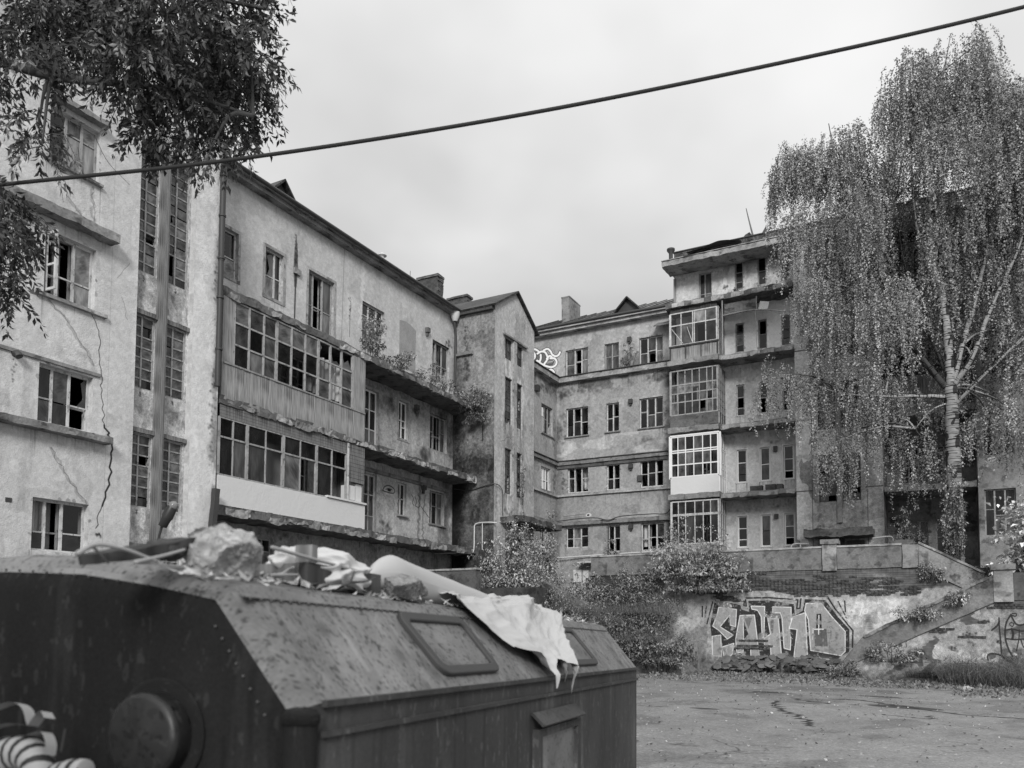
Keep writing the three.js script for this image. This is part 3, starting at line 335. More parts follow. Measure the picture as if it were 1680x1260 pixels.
  { const g = bal([16.34, 17.42, 18.92, 20.44, 21.97], [6.0, 7.1, 7.66], 0, { seed: 81, major: [0, 1, 2, 3, 4], frame: 'frameGrey', pane: (i, k, r) => k === 1 ? [pick(r, { dark: 2, none: 2 }), pick(r, { dark: 2, none: 3 })] : [[['dark', 'dust'], ['dust', 'none'], ['dust2', 'none'], ['dark', 'none']][i][0], [['dark', 'dust'], ['dust', 'none'], ['dust2', 'none'], ['dark', 'none']][i][1]] });
    stuff(part(g, 'planks', merge([...planks(16.36, 22.0, 7.68, 8.04, 1.27, 82, { flat: true, w: 0.09 }), ...planks(22.0, 22.92, 6.72, 8.03, 1.27, 83, { flat: true, w: 0.13 })]), mats.plankGrey));
    part(g, 'parapet_panel', bx(16.32, 22.94, 5.12, 5.97, 1.22, 1.3), mats.white); part(g, 'parapet_sill', bx(20.9, 22.96, 5.985, 6.05, 1.2, 1.36), mats.white); part(g, 'corner_post', bx(21.95, 22.03, 6.0, 8.03, 1.285, 1.31), mats.frame);
    part(g, 'cupboard', merge([bx(22.1, 22.5, 6.1, 6.6, 0.9, 1.2), bx(22.55, 22.9, 6.06, 6.7, 1.0, 1.18)]), mats.white); part(g, 'back_panel', bx(18.2, 20.2, 5.3, 7.5, 0.5, 0.55), mats.panePale);
    part(g, 'side_boards', bx(22.88, 22.94, 5.2, 8.03, 0.02, 1.21), mats.plankGrey); }
  // eaves, gutter, roof, dormer, chimneys
  f.add('eaves', merge([bx(u0 + 0.06, u1 + 0.1, 15.72, 15.84, 0.01, 0.3), bx(u0 + 0.06, u1 + 0.05, 15.845, 15.95, -0.3, 0.42)]), mats.concrete);
  f.add('gutter', tube([[u0 + 0.1, 15.95, 0.44], [23, 15.93, 0.45], [u1 - 0.1, 15.9, 0.44]], 0.07, 0.07, 8, 20), mats.metalDark);
  { const s = [[0.4, 15.96], [-5, 17.75], [-10, 15.96]], g = []; for (const [p, q] of [[s[0], s[1]], [s[1], s[2]]]) { const dx = q[0] - p[0], dy = q[1] - p[1], L = Math.hypot(dx, dy), k = new THREE.BoxGeometry(u1 - u0 + 0.3, 0.06, L); k.rotateX(Math.atan2(dy, -dx) * 1); k.translate((u0 + u1) / 2, (p[1] + q[1]) / 2, (p[0] + q[0]) / 2); g.push(metric(k)); } f.add('roof', merge(g), mats.roof); }
  { const g = f.group('dormer'), z = -0.3, s = new THREE.Shape([[19.3, 16.0], [20.12, 16.85], [20.95, 16.0]].map((p) => new THREE.Vector2(...p))); const e = new THREE.ExtrudeGeometry(s, { depth: 2.2, bevelEnabled: false }); e.translate(0, 0, -2.5); part(g, 'dormer_wall', e, mats.plankDark); const roofG = []; for (const d of [-1, 1]) { const k = bx(-0.02, 1.28, -0.03, 0.03, -2.3, 0.12); k.rotateZ(d > 0 ? -0.80 : Math.PI + 0.80); k.translate(20.12, 16.9, z + 0.1); roofG.push(k); } part(g, 'dormer_roof', merge(roofG), mats.roof); part(g, 'louvre', merge([0, 1, 2, 3].map((i) => bx(19.62 + i * 0.12, 20.62 - i * 0.12, 16.1 + i * 0.14, 16.19 + i * 0.14, z + 0.002, z + 0.04))), mats.plankDark); }
  const chim = (u, w, d, v, h, z, seed) => { const g = f.group('chimney'); part(g, 'stack', rough(u, u + w, v, v + h, z - d, z, 0.05, 0.16, seed), mats.brickDark); part(g, 'cap', rough(u - 0.05, u + w + 0.05, v + h + 0.003, v + h + 0.12, z - d - 0.05, z + 0.05, 0.04, 0.16, seed + 4), mats.brick2); const r = rand(seed), q = []; for (let y = v + 0.05; y < v + h - 0.08; y += 0.085) for (let x = u; x < u + w - 0.1; x += 0.26) if (r() < 0.55) q.push(bx(x, x + 0.24, y, y + 0.07, z - 0.01, z + 0.018 + r() * 0.02)); stuff(part(g, 'bricks', merge(q), mats.brick2)); };
  chim(31.93, 0.5, 1.17, 16.2, 2.28, -1.7, 91); chim(36.24, 0.5, 1.23, 16.2, 3.05, -2.7, 92);
  f.add('roof_vent', new THREE.LatheGeometry([[0.09, 0], [0.09, 0.5], [0.14, 0.52], [0.14, 0.6], [0.1, 0.64], [0.1, 0.78], [0.2, 0.8], [0.2, 0.84], [0.02, 0.95]].map((p) => new THREE.Vector2(...p)), 14).translate(27.87, 17.02, -1.9), mats.metalPale);
  f.add('aerial_rod', tube([[29.8, 16.3, -1.8], [29.9, 17.95, -1.85]], 0.022, 0.012, 5), mats.metalDark);
  for (const [u, v] of [[28.45, 14.3], [27.7, 10.75], [28.3, 7.45]]) f.add('wall_vent', merge([bx(u, u + 0.2, v, v + 0.2, 0.01, 0.16), bx(u + 0.05, u + 0.15, v - 0.15, v, 0.01, 0.1)]), mats.concreteDark);
  f.add('plaster_lump', rough(20.5, 20.8, 13.75, 13.95, 0.01, 0.1, 0.08, 0.1, 5), mats.concrete);
}

// ---------- gabled stair tower ----------
{
  const b = thing('stair_tower', 'narrow gabled stair tower between the two wings, tall slot windows and a mouldy side wall', 'building', [-19, 0, -32.7]);
  const f = facade(b, [-17.46, 0, 0], RT), s = facade(b, [0, 0, -30.75], 0), a = 30.75, e = 34.62, eave = 15.95, top = 17.15, mid = 32.7;
  const slots = [[31.71, 32.4, 13.82, 14.8], [32.72, 33.46, 13.82, 14.8], [31.73, 32.4, 10.87, 12.99], [32.73, 33.42, 10.87, 12.98], [31.75, 32.38, 7.67, 9.74], [32.74, 33.39, 7.65, 9.74]];
  const t = wallTex(a, e, 2, top, 72, (u, v) => { let r = plaster(u, v, 9.4, 0.67, 1.0); if (u > 31.6 && u < 33.6 && v > 6.8 && v < 14.8) r += 0.09 - 0.16 * sm(0.5, 0.62, fbm(u * 4, v * 0.8, 4)); r += 0.05 * sm(14, 16, v) * fbm(u * 3, v * 3); return r; }, (c) => { crack(c, [[31.4, 9.9], [32.1, 10.3], [33.2, 9.9]], 0.03, 'rgba(70,70,70,.5)', 91); blot(c, 32.5, 6.8, 0.9, 0.3, 0.45, 92, 30); blot(c, 31, 7.5, 0.12, 1, 0.2, 93); sillRuns(c, slots, 280); runs(c, 31.6, 33.5, 10.8, 281, 30, 1, 0.3); runs(c, 31.6, 33.5, 7.6, 282, 30, 0.9, 0.35); runs(c, a, e, 16, 283, 30, 2, 0.14); });
  f.add('wall', wallGeo([[a, 2], [e, 2], [e, eave], [mid, top], [a, eave]], slots, 0.35), wmat(t));
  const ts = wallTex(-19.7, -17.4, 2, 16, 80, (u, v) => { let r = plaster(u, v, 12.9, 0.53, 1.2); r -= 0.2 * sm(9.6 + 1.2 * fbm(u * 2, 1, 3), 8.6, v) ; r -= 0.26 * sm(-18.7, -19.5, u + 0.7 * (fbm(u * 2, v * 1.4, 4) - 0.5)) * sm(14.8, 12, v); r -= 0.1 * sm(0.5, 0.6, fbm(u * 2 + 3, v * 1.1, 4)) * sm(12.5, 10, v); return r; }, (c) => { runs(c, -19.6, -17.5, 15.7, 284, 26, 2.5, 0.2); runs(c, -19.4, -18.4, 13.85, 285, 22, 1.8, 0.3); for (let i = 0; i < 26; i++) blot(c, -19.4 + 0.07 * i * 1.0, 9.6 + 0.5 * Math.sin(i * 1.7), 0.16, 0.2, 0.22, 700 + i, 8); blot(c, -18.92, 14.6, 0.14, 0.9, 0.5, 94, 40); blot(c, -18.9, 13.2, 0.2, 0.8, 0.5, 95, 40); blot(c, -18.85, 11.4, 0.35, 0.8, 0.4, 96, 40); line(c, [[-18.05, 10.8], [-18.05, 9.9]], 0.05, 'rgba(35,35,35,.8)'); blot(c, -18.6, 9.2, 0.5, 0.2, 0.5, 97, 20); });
  s.add('side_wall', wallGeo(rect(-19.75, -17.81, 2, eave), [], 0.3), wmat(ts));
  s.add('corner_strip', bx(-17.808, -17.455, 2, eave, 0.001, 0.006), wmat(ts));
  s.add('ledge', rough(-19.5, -18.55, 13.86, 13.98, 0.003, 0.14, 0.03, 0.1, 3), mats.concrete);
  s.add('far_wall', wallGeo(rect(-24, -17.81, 2, eave), [], 0.3), mats.concrete); b.children[b.children.length - 1].position.z -= 3.6;
  s.add('back_wall', bx(-24.2, -24, 2, eave, -3.87, 0), mats.interior); s.add('interior', merge([2.2, 7, 10.2, 13.4].map((v) => bx(-23.9, -17.9, v, v + 0.2, -3.5, -0.35))), mats.interior);
  const mixS = { dust: 3, dust2: 1, dark: 4, none: 1.2, shard: 0.6 };
  slots.forEach((w, i) => windowAt(f, ...w, { name: 'stair_window', cols: [0.5], rows: { all: i < 2 ? [0.45] : [1, 2, 3, 4, 5, 6].map((k) => k / 7) }, frame: 'frameDark', inset: 0.08, fw: 0.04, mix: mixS, inner: false }));
  f.add('mullion_post', bx(32.42, 32.7, 6.75, 14.8, 0.003, 0.09), mats.concretePale); f.add('hood', rough(31.5, 33.75, 14.82, 14.9, 0.003, 0.12, 0.02, 0.1, 7), mats.concrete);
  f.add('entrance_canopy', rough(31.35, 35.4, 6.3, 6.56, 0.003, 1.1, 0.09, 0.16, 12), mats.concreteDark);
  f.add('entrance_door', merge([bx(31.9, 33.3, 3.3, 5.8, 0.004, 0.03), bx(31.8, 31.9, 3.2, 5.9, 0.004, 0.06), bx(33.3, 33.4, 3.2, 5.9, 0.004, 0.06)]), mats.plankDark);
  { const g = []; for (const d of [-1, 1]) { const L = Math.hypot((e - a) / 2 + 0.25, (top - eave) * 1.13), k = bx(0, L, -0.04, 0.04, -7.2, 0.16); k.rotateZ(d > 0 ? -Math.atan2(top - eave, (e - a) / 2) : Math.PI + Math.atan2(top - eave, (e - a) / 2)); k.translate(mid, top + 0.06, 0); g.push(k); } f.add('roof', merge(g), mats.roof); const q = []; for (let i = 1; i < 9; i++) { const k = bx(0.05, 2.2, 0.04, 0.09, -0.02, 0.02); k.rotateZ(Math.PI + Math.atan2(top - eave, (e - a) / 2)); k.translate(mid, top + 0.06, -i * 0.62); k.rotateZ(0); q.push(k); } for (const k of q) f.add('roof_seam', k, mats.roof); }
  s.add('eaves_board', bx(-20.2, -17.5, 15.7, 15.86, 0.002, 0.2), mats.plankDark);
  s.add('drain_funnel', new THREE.LatheGeometry([[0.1, 0], [0.2, 0.22], [0.22, 0.42], [0.18, 0.44]].map((p) => new THREE.Vector2(...p)), 14).translate(-19.35, 15.4, 0.3), mats.metalPale);
  s.add('drainpipe', tube([[-19.38, 15.4, 0.3], [-19.42, 14.9, 0.14], [-19.45, 12.5, 0.12]], 0.06, 0.06, 8), mats.metalDark);
  s.add('gas_pipe', tube([[-22.5, 4.86, 1.25], [-18.6, 4.84, 1.25], [-18.38, 4.86, 0.9], [-18.35, 4.95, 0.25], [-18.34, 5.8, 0.16], [-18.33, 6.16, 0.14], [-18.2, 6.22, 0.13], [-17.5, 6.22, 0.13], [-17.3, 6.2, 0.0]], 0.028, 0.028, 7, 70), mats.metalPale);
  s.add('pipe_branch', tube([[-17.95, 6.2, 0.13], [-17.95, 5.05, 0.13]], 0.022, 0.022, 6), mats.metalPale);
  s.add('wall_cable', tube([[-19.5, 7.85, 0.05], [-18.7, 7.72, 0.05], [-18, 7.84, 0.05], [-17.44, 7.92, 0.06], [-17.38, 7.88, -0.4], [-17.38, 7.7, -0.62], [-17.38, 6.6, -0.64]], 0.02, 0.02, 6, 50), mats.metalDark);
}

// ---------- corner wing, two walls meeting ----------
{
  const b = thing('apartment_building', 'four storey corner wing with string courses, seamed metal roof and white painted scroll', 'building', [-15.3, 0, -40]);
  const f = facade(b, [0, 0, -39.2], 0), l = facade(b, [-18.4, 0, 0], RT);
  const W = [[-17.89, -16.59, 15.0, 16.5], [-15.65, -14.85, 15.02, 16.49], [-13.75, -12.49, 15.02, 16.49], [-17.85, -16.58, 11.79, 13.33], [-15.56, -14.85, 11.82, 13.32], [-13.76, -12.51, 11.8, 13.34], [-17.76, -16.58, 8.78, 10.14], [-15.55, -14.82, 8.78, 10.12], [-13.72, -12.51, 8.78, 10.15], [-17.85, -16.58, 5.86, 6.96], [-15.49, -14.81, 5.57, 6.94], [-13.7, -12.48, 5.56, 6.94]];
  const L = [[37.34, 38.69, 11.74, 13.28], [37.31, 38.43, 8.8, 9.99], [37.26, 38.2, 5.55, 6.8]];
  const tone = (sd) => (u, v) => { let r = plaster(u, v, sd, v > 15 ? 0.65 : 0.615, 0.8); if (v < 8.6) r -= 0.03 + 0.4 * 0.2 * (fbm(u, v) - 0.5); r -= 0.2 * sm(0.5, 0.6, fbm(u * 1.4, v * 1.6, 4)) * sm(13.5, 14.6, v) * (v < 14.7 ? 1 : 0); return r; };
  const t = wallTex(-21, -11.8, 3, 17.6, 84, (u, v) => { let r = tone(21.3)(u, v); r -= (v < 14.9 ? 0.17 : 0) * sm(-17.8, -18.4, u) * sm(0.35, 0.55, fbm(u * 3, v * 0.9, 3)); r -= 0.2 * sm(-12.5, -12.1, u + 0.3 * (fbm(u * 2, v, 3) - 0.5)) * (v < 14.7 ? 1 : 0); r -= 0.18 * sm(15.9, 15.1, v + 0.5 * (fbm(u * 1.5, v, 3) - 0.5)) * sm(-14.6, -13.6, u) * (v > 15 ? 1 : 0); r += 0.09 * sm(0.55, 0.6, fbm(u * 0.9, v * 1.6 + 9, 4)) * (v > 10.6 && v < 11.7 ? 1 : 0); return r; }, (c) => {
    sillRuns(c, W, 300); for (const [v, l, n, a] of [[14.7, 1.0, 110, 0.26], [10.26, 0.6, 60, 0.2], [8.58, 0.5, 60, 0.14], [7.0, 0.6, 60, 0.16], [17.4, 0.8, 60, 0.14]]) runs(c, -18.3, -12, v, 320 + v, n, l, a);
    // painted scroll, white ribbon with dark edges
    c.save(); c.transform(3.646 / 1260, -0.628 / 1260, -0.0001, -3.421 / 1260, -20.393, 18.12);
    const P = [[[190, 410], [260, 415], [320, 450]], [[190, 470], [240, 500], [250, 570], [200, 640]], [[300, 500], [380, 455], [460, 470], [505, 540], [520, 600], [455, 700]], [[300, 640], [350, 660], [375, 590], [370, 520]], [[430, 430], [510, 400], [575, 450], [610, 510], [680, 545], [740, 520], [768, 465]], [[575, 590], [660, 590], [705, 650], [690, 720], [620, 765], [520, 755], [420, 720], [350, 680]], [[500, 600], [560, 540], [600, 560]], [[350, 690], [390, 760], [430, 830], [480, 870]], [[610, 985], [655, 930], [655, 860], [610, 820], [560, 830], [545, 880], [575, 905]]];
    poly(c, [[200, 460], [330, 470], [480, 500], [500, 700], [660, 650], [640, 720], [500, 740], [340, 680], [230, 640]], 'rgba(95,95,95,.9)'); poly(c, [[360, 720], [520, 830], [560, 960], [430, 880]], 'rgba(90,90,90,.9)');
    for (const p of P) curve(c, p, 62, '#1c1c1c'); for (const p of P) curve(c, p, 42, '#e9e9e9'); curve(c, [[520, 640], [600, 630], [650, 660], [620, 710], [540, 725]], 10, '#222'); c.restore();
    for (const [x, y, a, d, k] of [[-17.9, 14.2, 0.5, 0.3, 0.4], [-16.8, 14.2, 0.8, 0.25, 0.3], [-13, 14.3, 0.9, 0.3, 0.35], [-12.4, 12, 0.2, 1.5, 0.35], [-18, 12.2, 0.25, 1.4, 0.3], [-18, 9.3, 0.2, 0.7, 0.35], [-13.4, 11.2, 0.8, 0.25, 0.2]]) blot(c, x, y, a, d, k, x * 11 + y, 30);
    line(c, [[-18, 7.55], [-16.8, 7.62]], 0.03, 'rgba(60,60,60,.6)'); poly(c, [[-18, 7.5], [-16.9, 7.55], [-16.9, 7.28], [-18, 7.28]], 'rgba(60,60,60,.22)'); c.fillStyle = 'rgba(230,230,230,.7)'; c.beginPath(); c.ellipse(-16.55, 7.55, 0.16, 0.1, 0, 0, 7); c.fill(); c.fillStyle = 'rgba(25,25,25,.9)'; c.beginPath(); c.ellipse(-16.58, 7.55, 0.07, 0.05, 0, 0, 7); c.fill();
  });
  f.add('wall', wallGeo([[-18.4, 3], [-11.8, 3], [-11.8, 17.6], [-21, 17.6], [-21, 14.9], [-18.4, 14.9]], W, 0.35), wmat(t));
  const tl = wallTex(34, 39.6, 3, 17.6, 60, (u, v) => tone(25.3)(u, v) - 0.14 * sm(38.7, 39.2, u) * sm(0.35, 0.55, fbm(u * 3, v * 0.9, 3)), (c) => { sillRuns(c, L, 340); runs(c, 35, 39, 14.6, 345, 60, 1, 0.3); runs(c, 35, 39, 10.2, 346, 40, 0.6, 0.2); blot(c, 38.9, 12, 0.2, 1.6, 0.35, 5, 40); blot(c, 38.9, 9.3, 0.2, 0.7, 0.4, 6, 30); blot(c, 37.5, 14.2, 0.9, 0.3, 0.4, 8, 30); });
  l.add('wall', wallGeo(rect(34.2, 39.197, 3, 14.72), L, 0.35), wmat(tl)); l.add('terrace_roof', bx(34.2, 39.197, 14.724, 14.98, -5, 0), mats.concrete);
  const O = [{ cols: [0.4, 0.7], panes: [['dust2', 'dust'], ['none', 'none'], ['pale', 'dust2']] }, { cols: [0.5], panes: [['dust2', 'dust'], ['dust', 'dust2']], frame: 'frameGrey' }, { cols: [0.35, 0.7], panes: [['dust', 'glass'], ['shard', 'dust'], ['dust2', 'dust2']], frame: 'frame' }];
  W.forEach((w, i) => windowAt(f, ...w, { ...(O[i] || { cols: i % 3 === 1 ? [0.5] : [0.32, 0.66] }), frame: O[i]?.frame || 'frame', ...(i === 9 ? { panes: [['dark', 'dark'], ['pale', 'pale'], ['dark', 'dark']] } : {}), ...(i > 2 && i < 6 ? { sill: 0.08 } : {}), mix: { none: 3, dark: 4, glass: 3, dust: 1, shard: 0.8, pale: 0.2 } }));
  L.forEach((w, i) => windowAt(l, ...w, { cols: [0.4, 0.7], frame: i === 1 ? 'frameWhite' : 'frameGrey', sill: 0.08, mix: { none: 3, dark: 5, glass: 2 } }));
  for (const [v0, v1, d, mt, lip] of [[14.72, 14.98, 0.28, 'concretePale', 1], [10.28, 10.46, 0.16, 'concrete', 1], [8.6, 8.72, 0.12, 'concretePale', 0], [7.04, 7.24, 0.22, 'concrete', 0]]) {
    f.add('string_course', rough(-18.4, -11.9, v0, v1, 0.003, d, 0.018, 0.16, v0), mats[mt]); l.add('string_course', rough(34.7, 39.2 - d - 0.03, v0, v1, 0.003, d, 0.018, 0.16, v0 + 3), mats[mt]);
    if (lip) { f.add('flashing', rough(-18.4, -11.9, v1 + 0.012, v1 + 0.05, 0.003, d + 0.06, 0.02, 0.2, v0 + 7), mats.metalDark); l.add('flashing', rough(34.7, 39.1 - d, v1 + 0.012, v1 + 0.05, 0.003, d + 0.06, 0.02, 0.2, v0 + 9), mats.metalDark); }
  }
  f.add('cornice', bx(-18.35, -11.9, 10.1, 10.268, 0.003, 0.08), mats.concreteDark);
  f.add('eaves', merge([bx(-20.5, -11.9, 17.45, 17.6, 0.005, 0.35), bx(-20.5, -11.9, 17.604, 17.72, -0.2, 0.5)]), mats.concretePale); f.add('gutter', tube([[-20.5, 17.74, 0.5], [-16, 17.76, 0.52], [-11.9, 17.73, 0.5]], 0.075, 0.075, 8, 16), mats.metalDark);
  { const ang = Math.atan2(2.6, 5.6), P = bx(-21, -11.9, -0.03, 0.03, -6.2, 0); P.rotateX(ang); P.translate(0, 17.74, 0.5); f.add('roof', P, mats.roofPale); for (let i = 0; i < 15; i++) { const k = bx(-20.7 + i * 0.62, -20.66 + i * 0.62, 0.03, 0.075, -6.2, 0); k.rotateX(ang); k.translate(0, 17.74, 0.5); f.add('roof_seam', k, mats.roof); } const fe = bx(-20.6, -11.9, 0.031, 0.05, -0.5, 0.03); fe.rotateX(ang); fe.translate(0, 17.76, 0.5); f.add('roof_edge', fe, mats.roof); const bk = bx(-21, -11.9, 3, 20, -10.5, -10.3); f.add('back_wall', bk, mats.concrete); }
  { const g = f.group('chimney'); part(g, 'stack', rough(-18.72, -18.25, 17.8, 20.0, -2.8, -1.3, 0.03, 0.25, 33), mats.concrete); part(g, 'cap', rough(-18.74, -18.23, 20.01, 20.07, -2.85, -1.27, 0.02, 0.25, 34), mats.concrete); }
  { const g = f.group('dormer'), s = new THREE.Shape([[-15.15, 17.95], [-14.4, 18.72], [-13.65, 17.95]].map((p) => new THREE.Vector2(...p))), e = new THREE.ExtrudeGeometry(s, { depth: 2, bevelEnabled: false }); e.translate(0, 0, -2.15); part(g, 'dormer_wall', e, mats.metalDark); const q = []; for (const d of [-1, 1]) { const k = bx(0, 1.22, -0.03, 0.04, -2.2, 0.1); k.rotateZ(d > 0 ? -0.8 : Math.PI + 0.8); k.translate(-14.4, 18.78, 0); q.push(k); const m = bx(0.12, 1.05, -0.16, -0.1, -0.14, 0.0); m.rotateZ(d > 0 ? -0.8 : Math.PI + 0.8); m.translate(-14.4, 18.78, 0); } part(g, 'dormer_roof', merge(q), mats.roof); }
  for (const [u, v] of [[-14.35, 16.6], [-14.3, 13.35], [-14.3, 10.0], [-14.3, 6.9]]) f.add('wall_vent', merge([bx(u, u + 0.2, v - 0.2, v + 0.02, 0.01, 0.16), bx(u + 0.05, u + 0.15, v - 0.3, v - 0.2, 0.01, 0.1)]), mats.metalDark);
  l.add('wall_vent', bx(36.5, 36.8, 13.7, 14.0, 0.01, 0.2), mats.metalDark); f.add('junction_box', bx(-13.85, -13.6, 9.1, 9.4, 0.02, 0.1), mats.frameDark);
  f.add('wall_cable', tube([[-18.3, 7.27, 0.3], [-17, 7.35, 0.28], [-16, 7.33, 0.3], [-15.3, 7.18, 0.3], [-14.8, 7.32, 0.28], [-13, 7.36, 0.27], [-12.3, 7.35, 0.25], [-12, 7.7, 0.2]], 0.025, 0.025, 6, 60), mats.metalDark);
  f.add('gas_pipe', tube([[-19.2, 5.3, 0.4], [-16, 5.42, 0.14], [-12, 5.5, 0.14]], 0.035, 0.035, 6, 30), mats.metalPale); f.add('pipe_branch', tube([[-15.4, 5.43, 0.14], [-15.4, 6.95, 0.1]], 0.025, 0.025, 6), mats.metalDark); f.add('pipe_branch', tube([[-15.9, 5.4, 0.14], [-15.9, 4.6, 0.14]], 0.025, 0.025, 6), mats.metalPale);
  for (const [a, c, d] of [[-17.4, -16.95, 4.05], [-16.85, -16.55, 4.0], [-16.2, -15.75, 4.1]]) f.add('notice_board', bx(a, c, d, d + 0.65, 0.01, 0.05), mats.white); f.add('low_roof', bx(-16.9, -15.7, 5.0, 5.06, 0.01, 0.7), mats.metalPale);
  f.add('awning_hood', (() => { const k = bx(-12.75, -11.9, -0.02, 0.02, 0, 0.8); k.rotateX(0.5); k.translate(0, 17.1, 0.01); return k; })(), mats.concrete);
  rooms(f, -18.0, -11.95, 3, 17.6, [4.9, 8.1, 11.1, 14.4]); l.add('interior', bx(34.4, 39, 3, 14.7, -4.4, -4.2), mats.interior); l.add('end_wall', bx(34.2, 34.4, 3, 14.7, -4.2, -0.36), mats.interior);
}

// ---------- five storey block with glazed bays, loggias and stair tower ----------
{
  const b = thing('apartment_building', 'tallest five storey block with stacked glazed bays, open loggias and flat roof', 'building', [-5, 0, -41]);
  const f = facade(b, [0, 0, -39.2], 0), q = facade(b, [0, 0, -38], 0), k = facade(b, [0, 0, -40.4], 0);
  const D5 = [-10.63, -10.0, 17.5, 19.25], S = [];
  const lv = [[18.1, 19.48], [14.98, 16.4], [11.86, 13.38], [8.63, 10.22], [5.52, 7.02]];
  lv.forEach(([a, c], i) => [-8.87, -7.79, -6.72].forEach((u) => S.push([u, u + (i > 2 ? 0.46 : 0.4), a, c])));
  const bayIn = [[-11.2, -10.0, 14.6, 16.8], [-11.2, -10.0, 11.4, 13.6], [-11.2, -10.0, 8.2, 10.4], [-11.2, -10.0, 4.9, 7.2]];
  const t = wallTex(-12, -5.9, 3, 20, 84, (u, v) => { let base = v > 17.4 ? 0.77 : v > 14.5 ? 0.92 : v > 11.2 ? 0.76 : v > 8 ? 0.76 : 0.72, r = plaster(u, v, 31.7, base, v > 14.5 && v < 17.3 ? 0.5 : 0.9); r -= 0.25 * sm(19.0, 19.4, v + 0.5 * (fbm(u * 4, v, 3) - 0.5)) * sm(-11, -9, u); if (v > 17.4) r -= 0.08 * sm(0.5, 0.6, fbm(u * 2, v * 2, 4)); return r; }, (c) => { sillRuns(c, S, 360); for (const v of [19.2, 17.1, 14.2, 10.9, 7.7]) runs(c, v > 18 ? -11.8 : -9.2, -6.1, v, 380 + v, 50, 0.9, v > 15 && v < 18 ? 0.08 : 0.24); c.fillStyle = 'rgba(235,235,235,.8)'; c.beginPath(); c.ellipse(-9.35, 18.6, 0.1, 0.2, 0.1, 0, 7); c.fill(); blot(c, -9.4, 18.3, 0.25, 0.15, 0.5, 4, 14); for (const [x, y] of [[-8, 13.6], [-7, 10.4], [-8.5, 7.3], [-7, 7.4]]) blot(c, x, y, 0.8, 0.2, 0.2, x * 13 + y, 24); });
  f.add('wall', wallGeo(rect(-11.87, -5.95, 3, 20), [D5, ...S, ...bayIn], 0.35), wmat(t));
  windowAt(f, ...D5, { name: 'balcony_door', cols: [0.45], rows: { all: [0.4] }, frame: 'frameGrey', panes: [['dark', 'dark'], ['board', 'dust']] });
  S.forEach((w, i) => windowAt(f, ...w, { cols: [], rows: { all: i % 3 === 1 ? [0.5] : [0.25, 0.6] }, inset: 0.08, frame: i > 8 ? 'frameWhite' : i > 5 ? 'frame' : 'frameGrey', surround: i > 8 ? 'white' : undefined, sw: 0.045, mix: { none: 2, dark: 3, glass: 3, dust: 1.5, dust2: 1, pale: 0.4 }, inner: false }));
  bayIn.forEach((w) => windowAt(f, ...w, { name: 'balcony_door', cols: [0.35, 0.7], frame: 'frame', mix: { none: 2, dark: 3, pale: 1.4, dust: 1 } }));
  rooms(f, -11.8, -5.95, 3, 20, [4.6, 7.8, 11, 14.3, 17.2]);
  // slabs of loggias and bays
  for (const [v, a] of [[7.78, 0], [11.02, 1], [14.34, 2]]) { f.add('loggia_slab', rough(-9.38, -5.98, v, v + 0.2, 0.02, 1.2, 0.07, 0.14, v), mats.concrete); f.add('bay_slab', rough(-11.86, -9.4, v + 0.05, v + 0.3, 0.02, 1.26, 0.06, 0.14, v + 2), mats.concrete); }
  f.add('loggia_slab', rough(-9.38, -5.98, 4.5, 4.72, 0.02, 1.3, 0.05, 0.16, 3), mats.concrete);
  f.add('balcony_slab', merge([rough(-11.95, -6.0, 17.2, 17.46, 0.02, 1.3, 0.09, 0.14, 71)]), mats.concreteDark);  // top slab: dark tone again mixes soot with painted shade
  for (let i = 0; i < 6; i++) f.add('broken_lip', rough(-11.6 + i * 0.95, -11.6 + i * 0.95 + 0.6, 17.22, 17.42, 1.25, 1.35, 0.06, 0.12, i * 9), mats.concretePale);
  for (const [y, z] of [[7.78, 1.2], [11.02, 1.2], [14.34, 1.2]]) { const r = rand(y * 10); for (let u = -9.3; u < -6.3; u += 0.4 + r() * 0.6) f.add('broken_lip', rough(u, Math.min(-6.05, u + 0.3 + r() * 0.5), y - 0.03, y + 0.14, z - 0.05, z + 0.05 + r() * 0.04, 0.06, 0.12, u + y), mats.concretePale); }
  const bay = (v0, pv, gv, top, rows, posts, o) => { const g = q.group('glazed_bay'), bars = [], A = -11.74, Z = -9.46, r = rand(o.seed), P = [A, ...posts, Z];
    P.forEach((u, i) => bars.push(bx(u - (i && i < P.length - 1 ? 0.02 : 0.05), u + (i && i < P.length - 1 ? 0.02 : 0.05), gv, top, -0.05, 0))); [gv, ...rows, top].forEach((v) => bars.push(bx(A, Z, v - 0.028, v + 0.028, -0.046, -0.004)));
    part(g, 'frame', merge(bars), mats[o.frame]); const R = [gv, ...rows, top];
    for (let i = 0; i + 1 < P.length; i++) for (let j = 0; j + 1 < R.length; j++) { const kd = pick(r, o.mix), s = [P[i] + 0.025, P[i + 1] - 0.025, R[j] + 0.025, R[j + 1] - 0.025, -0.03]; kd === 'shard' ? shard(g, 'glass', ...s, r) : pane(g, kd, ...s); }
    o.planks ? stuff(part(g, 'planks', merge(planks(A - 0.02, Z + 0.02, v0, pv, -0.01, o.seed, { w: o.planks })), mats[o.panel])) : part(g, 'parapet_panel', bx(A - 0.03, Z + 0.03, v0, pv, -0.08, 0.0), mats[o.panel]);
    if (o.wide) part(g, 'surround', merge([bx(A - 0.1, A - 0.05, pv, top + 0.06, -0.07, 0.012), bx(Z + 0.05, Z + 0.13, pv, top + 0.06, -0.07, 0.012), bx(A - 0.05, Z + 0.05, top + 0.03, top + 0.1, -0.07, 0.012)]), mats[o.frame]);
    if (gv - pv > 0.02) part(g, 'apron', bx(A, Z, pv, gv, -0.06, -0.01), mats[o.panel]);
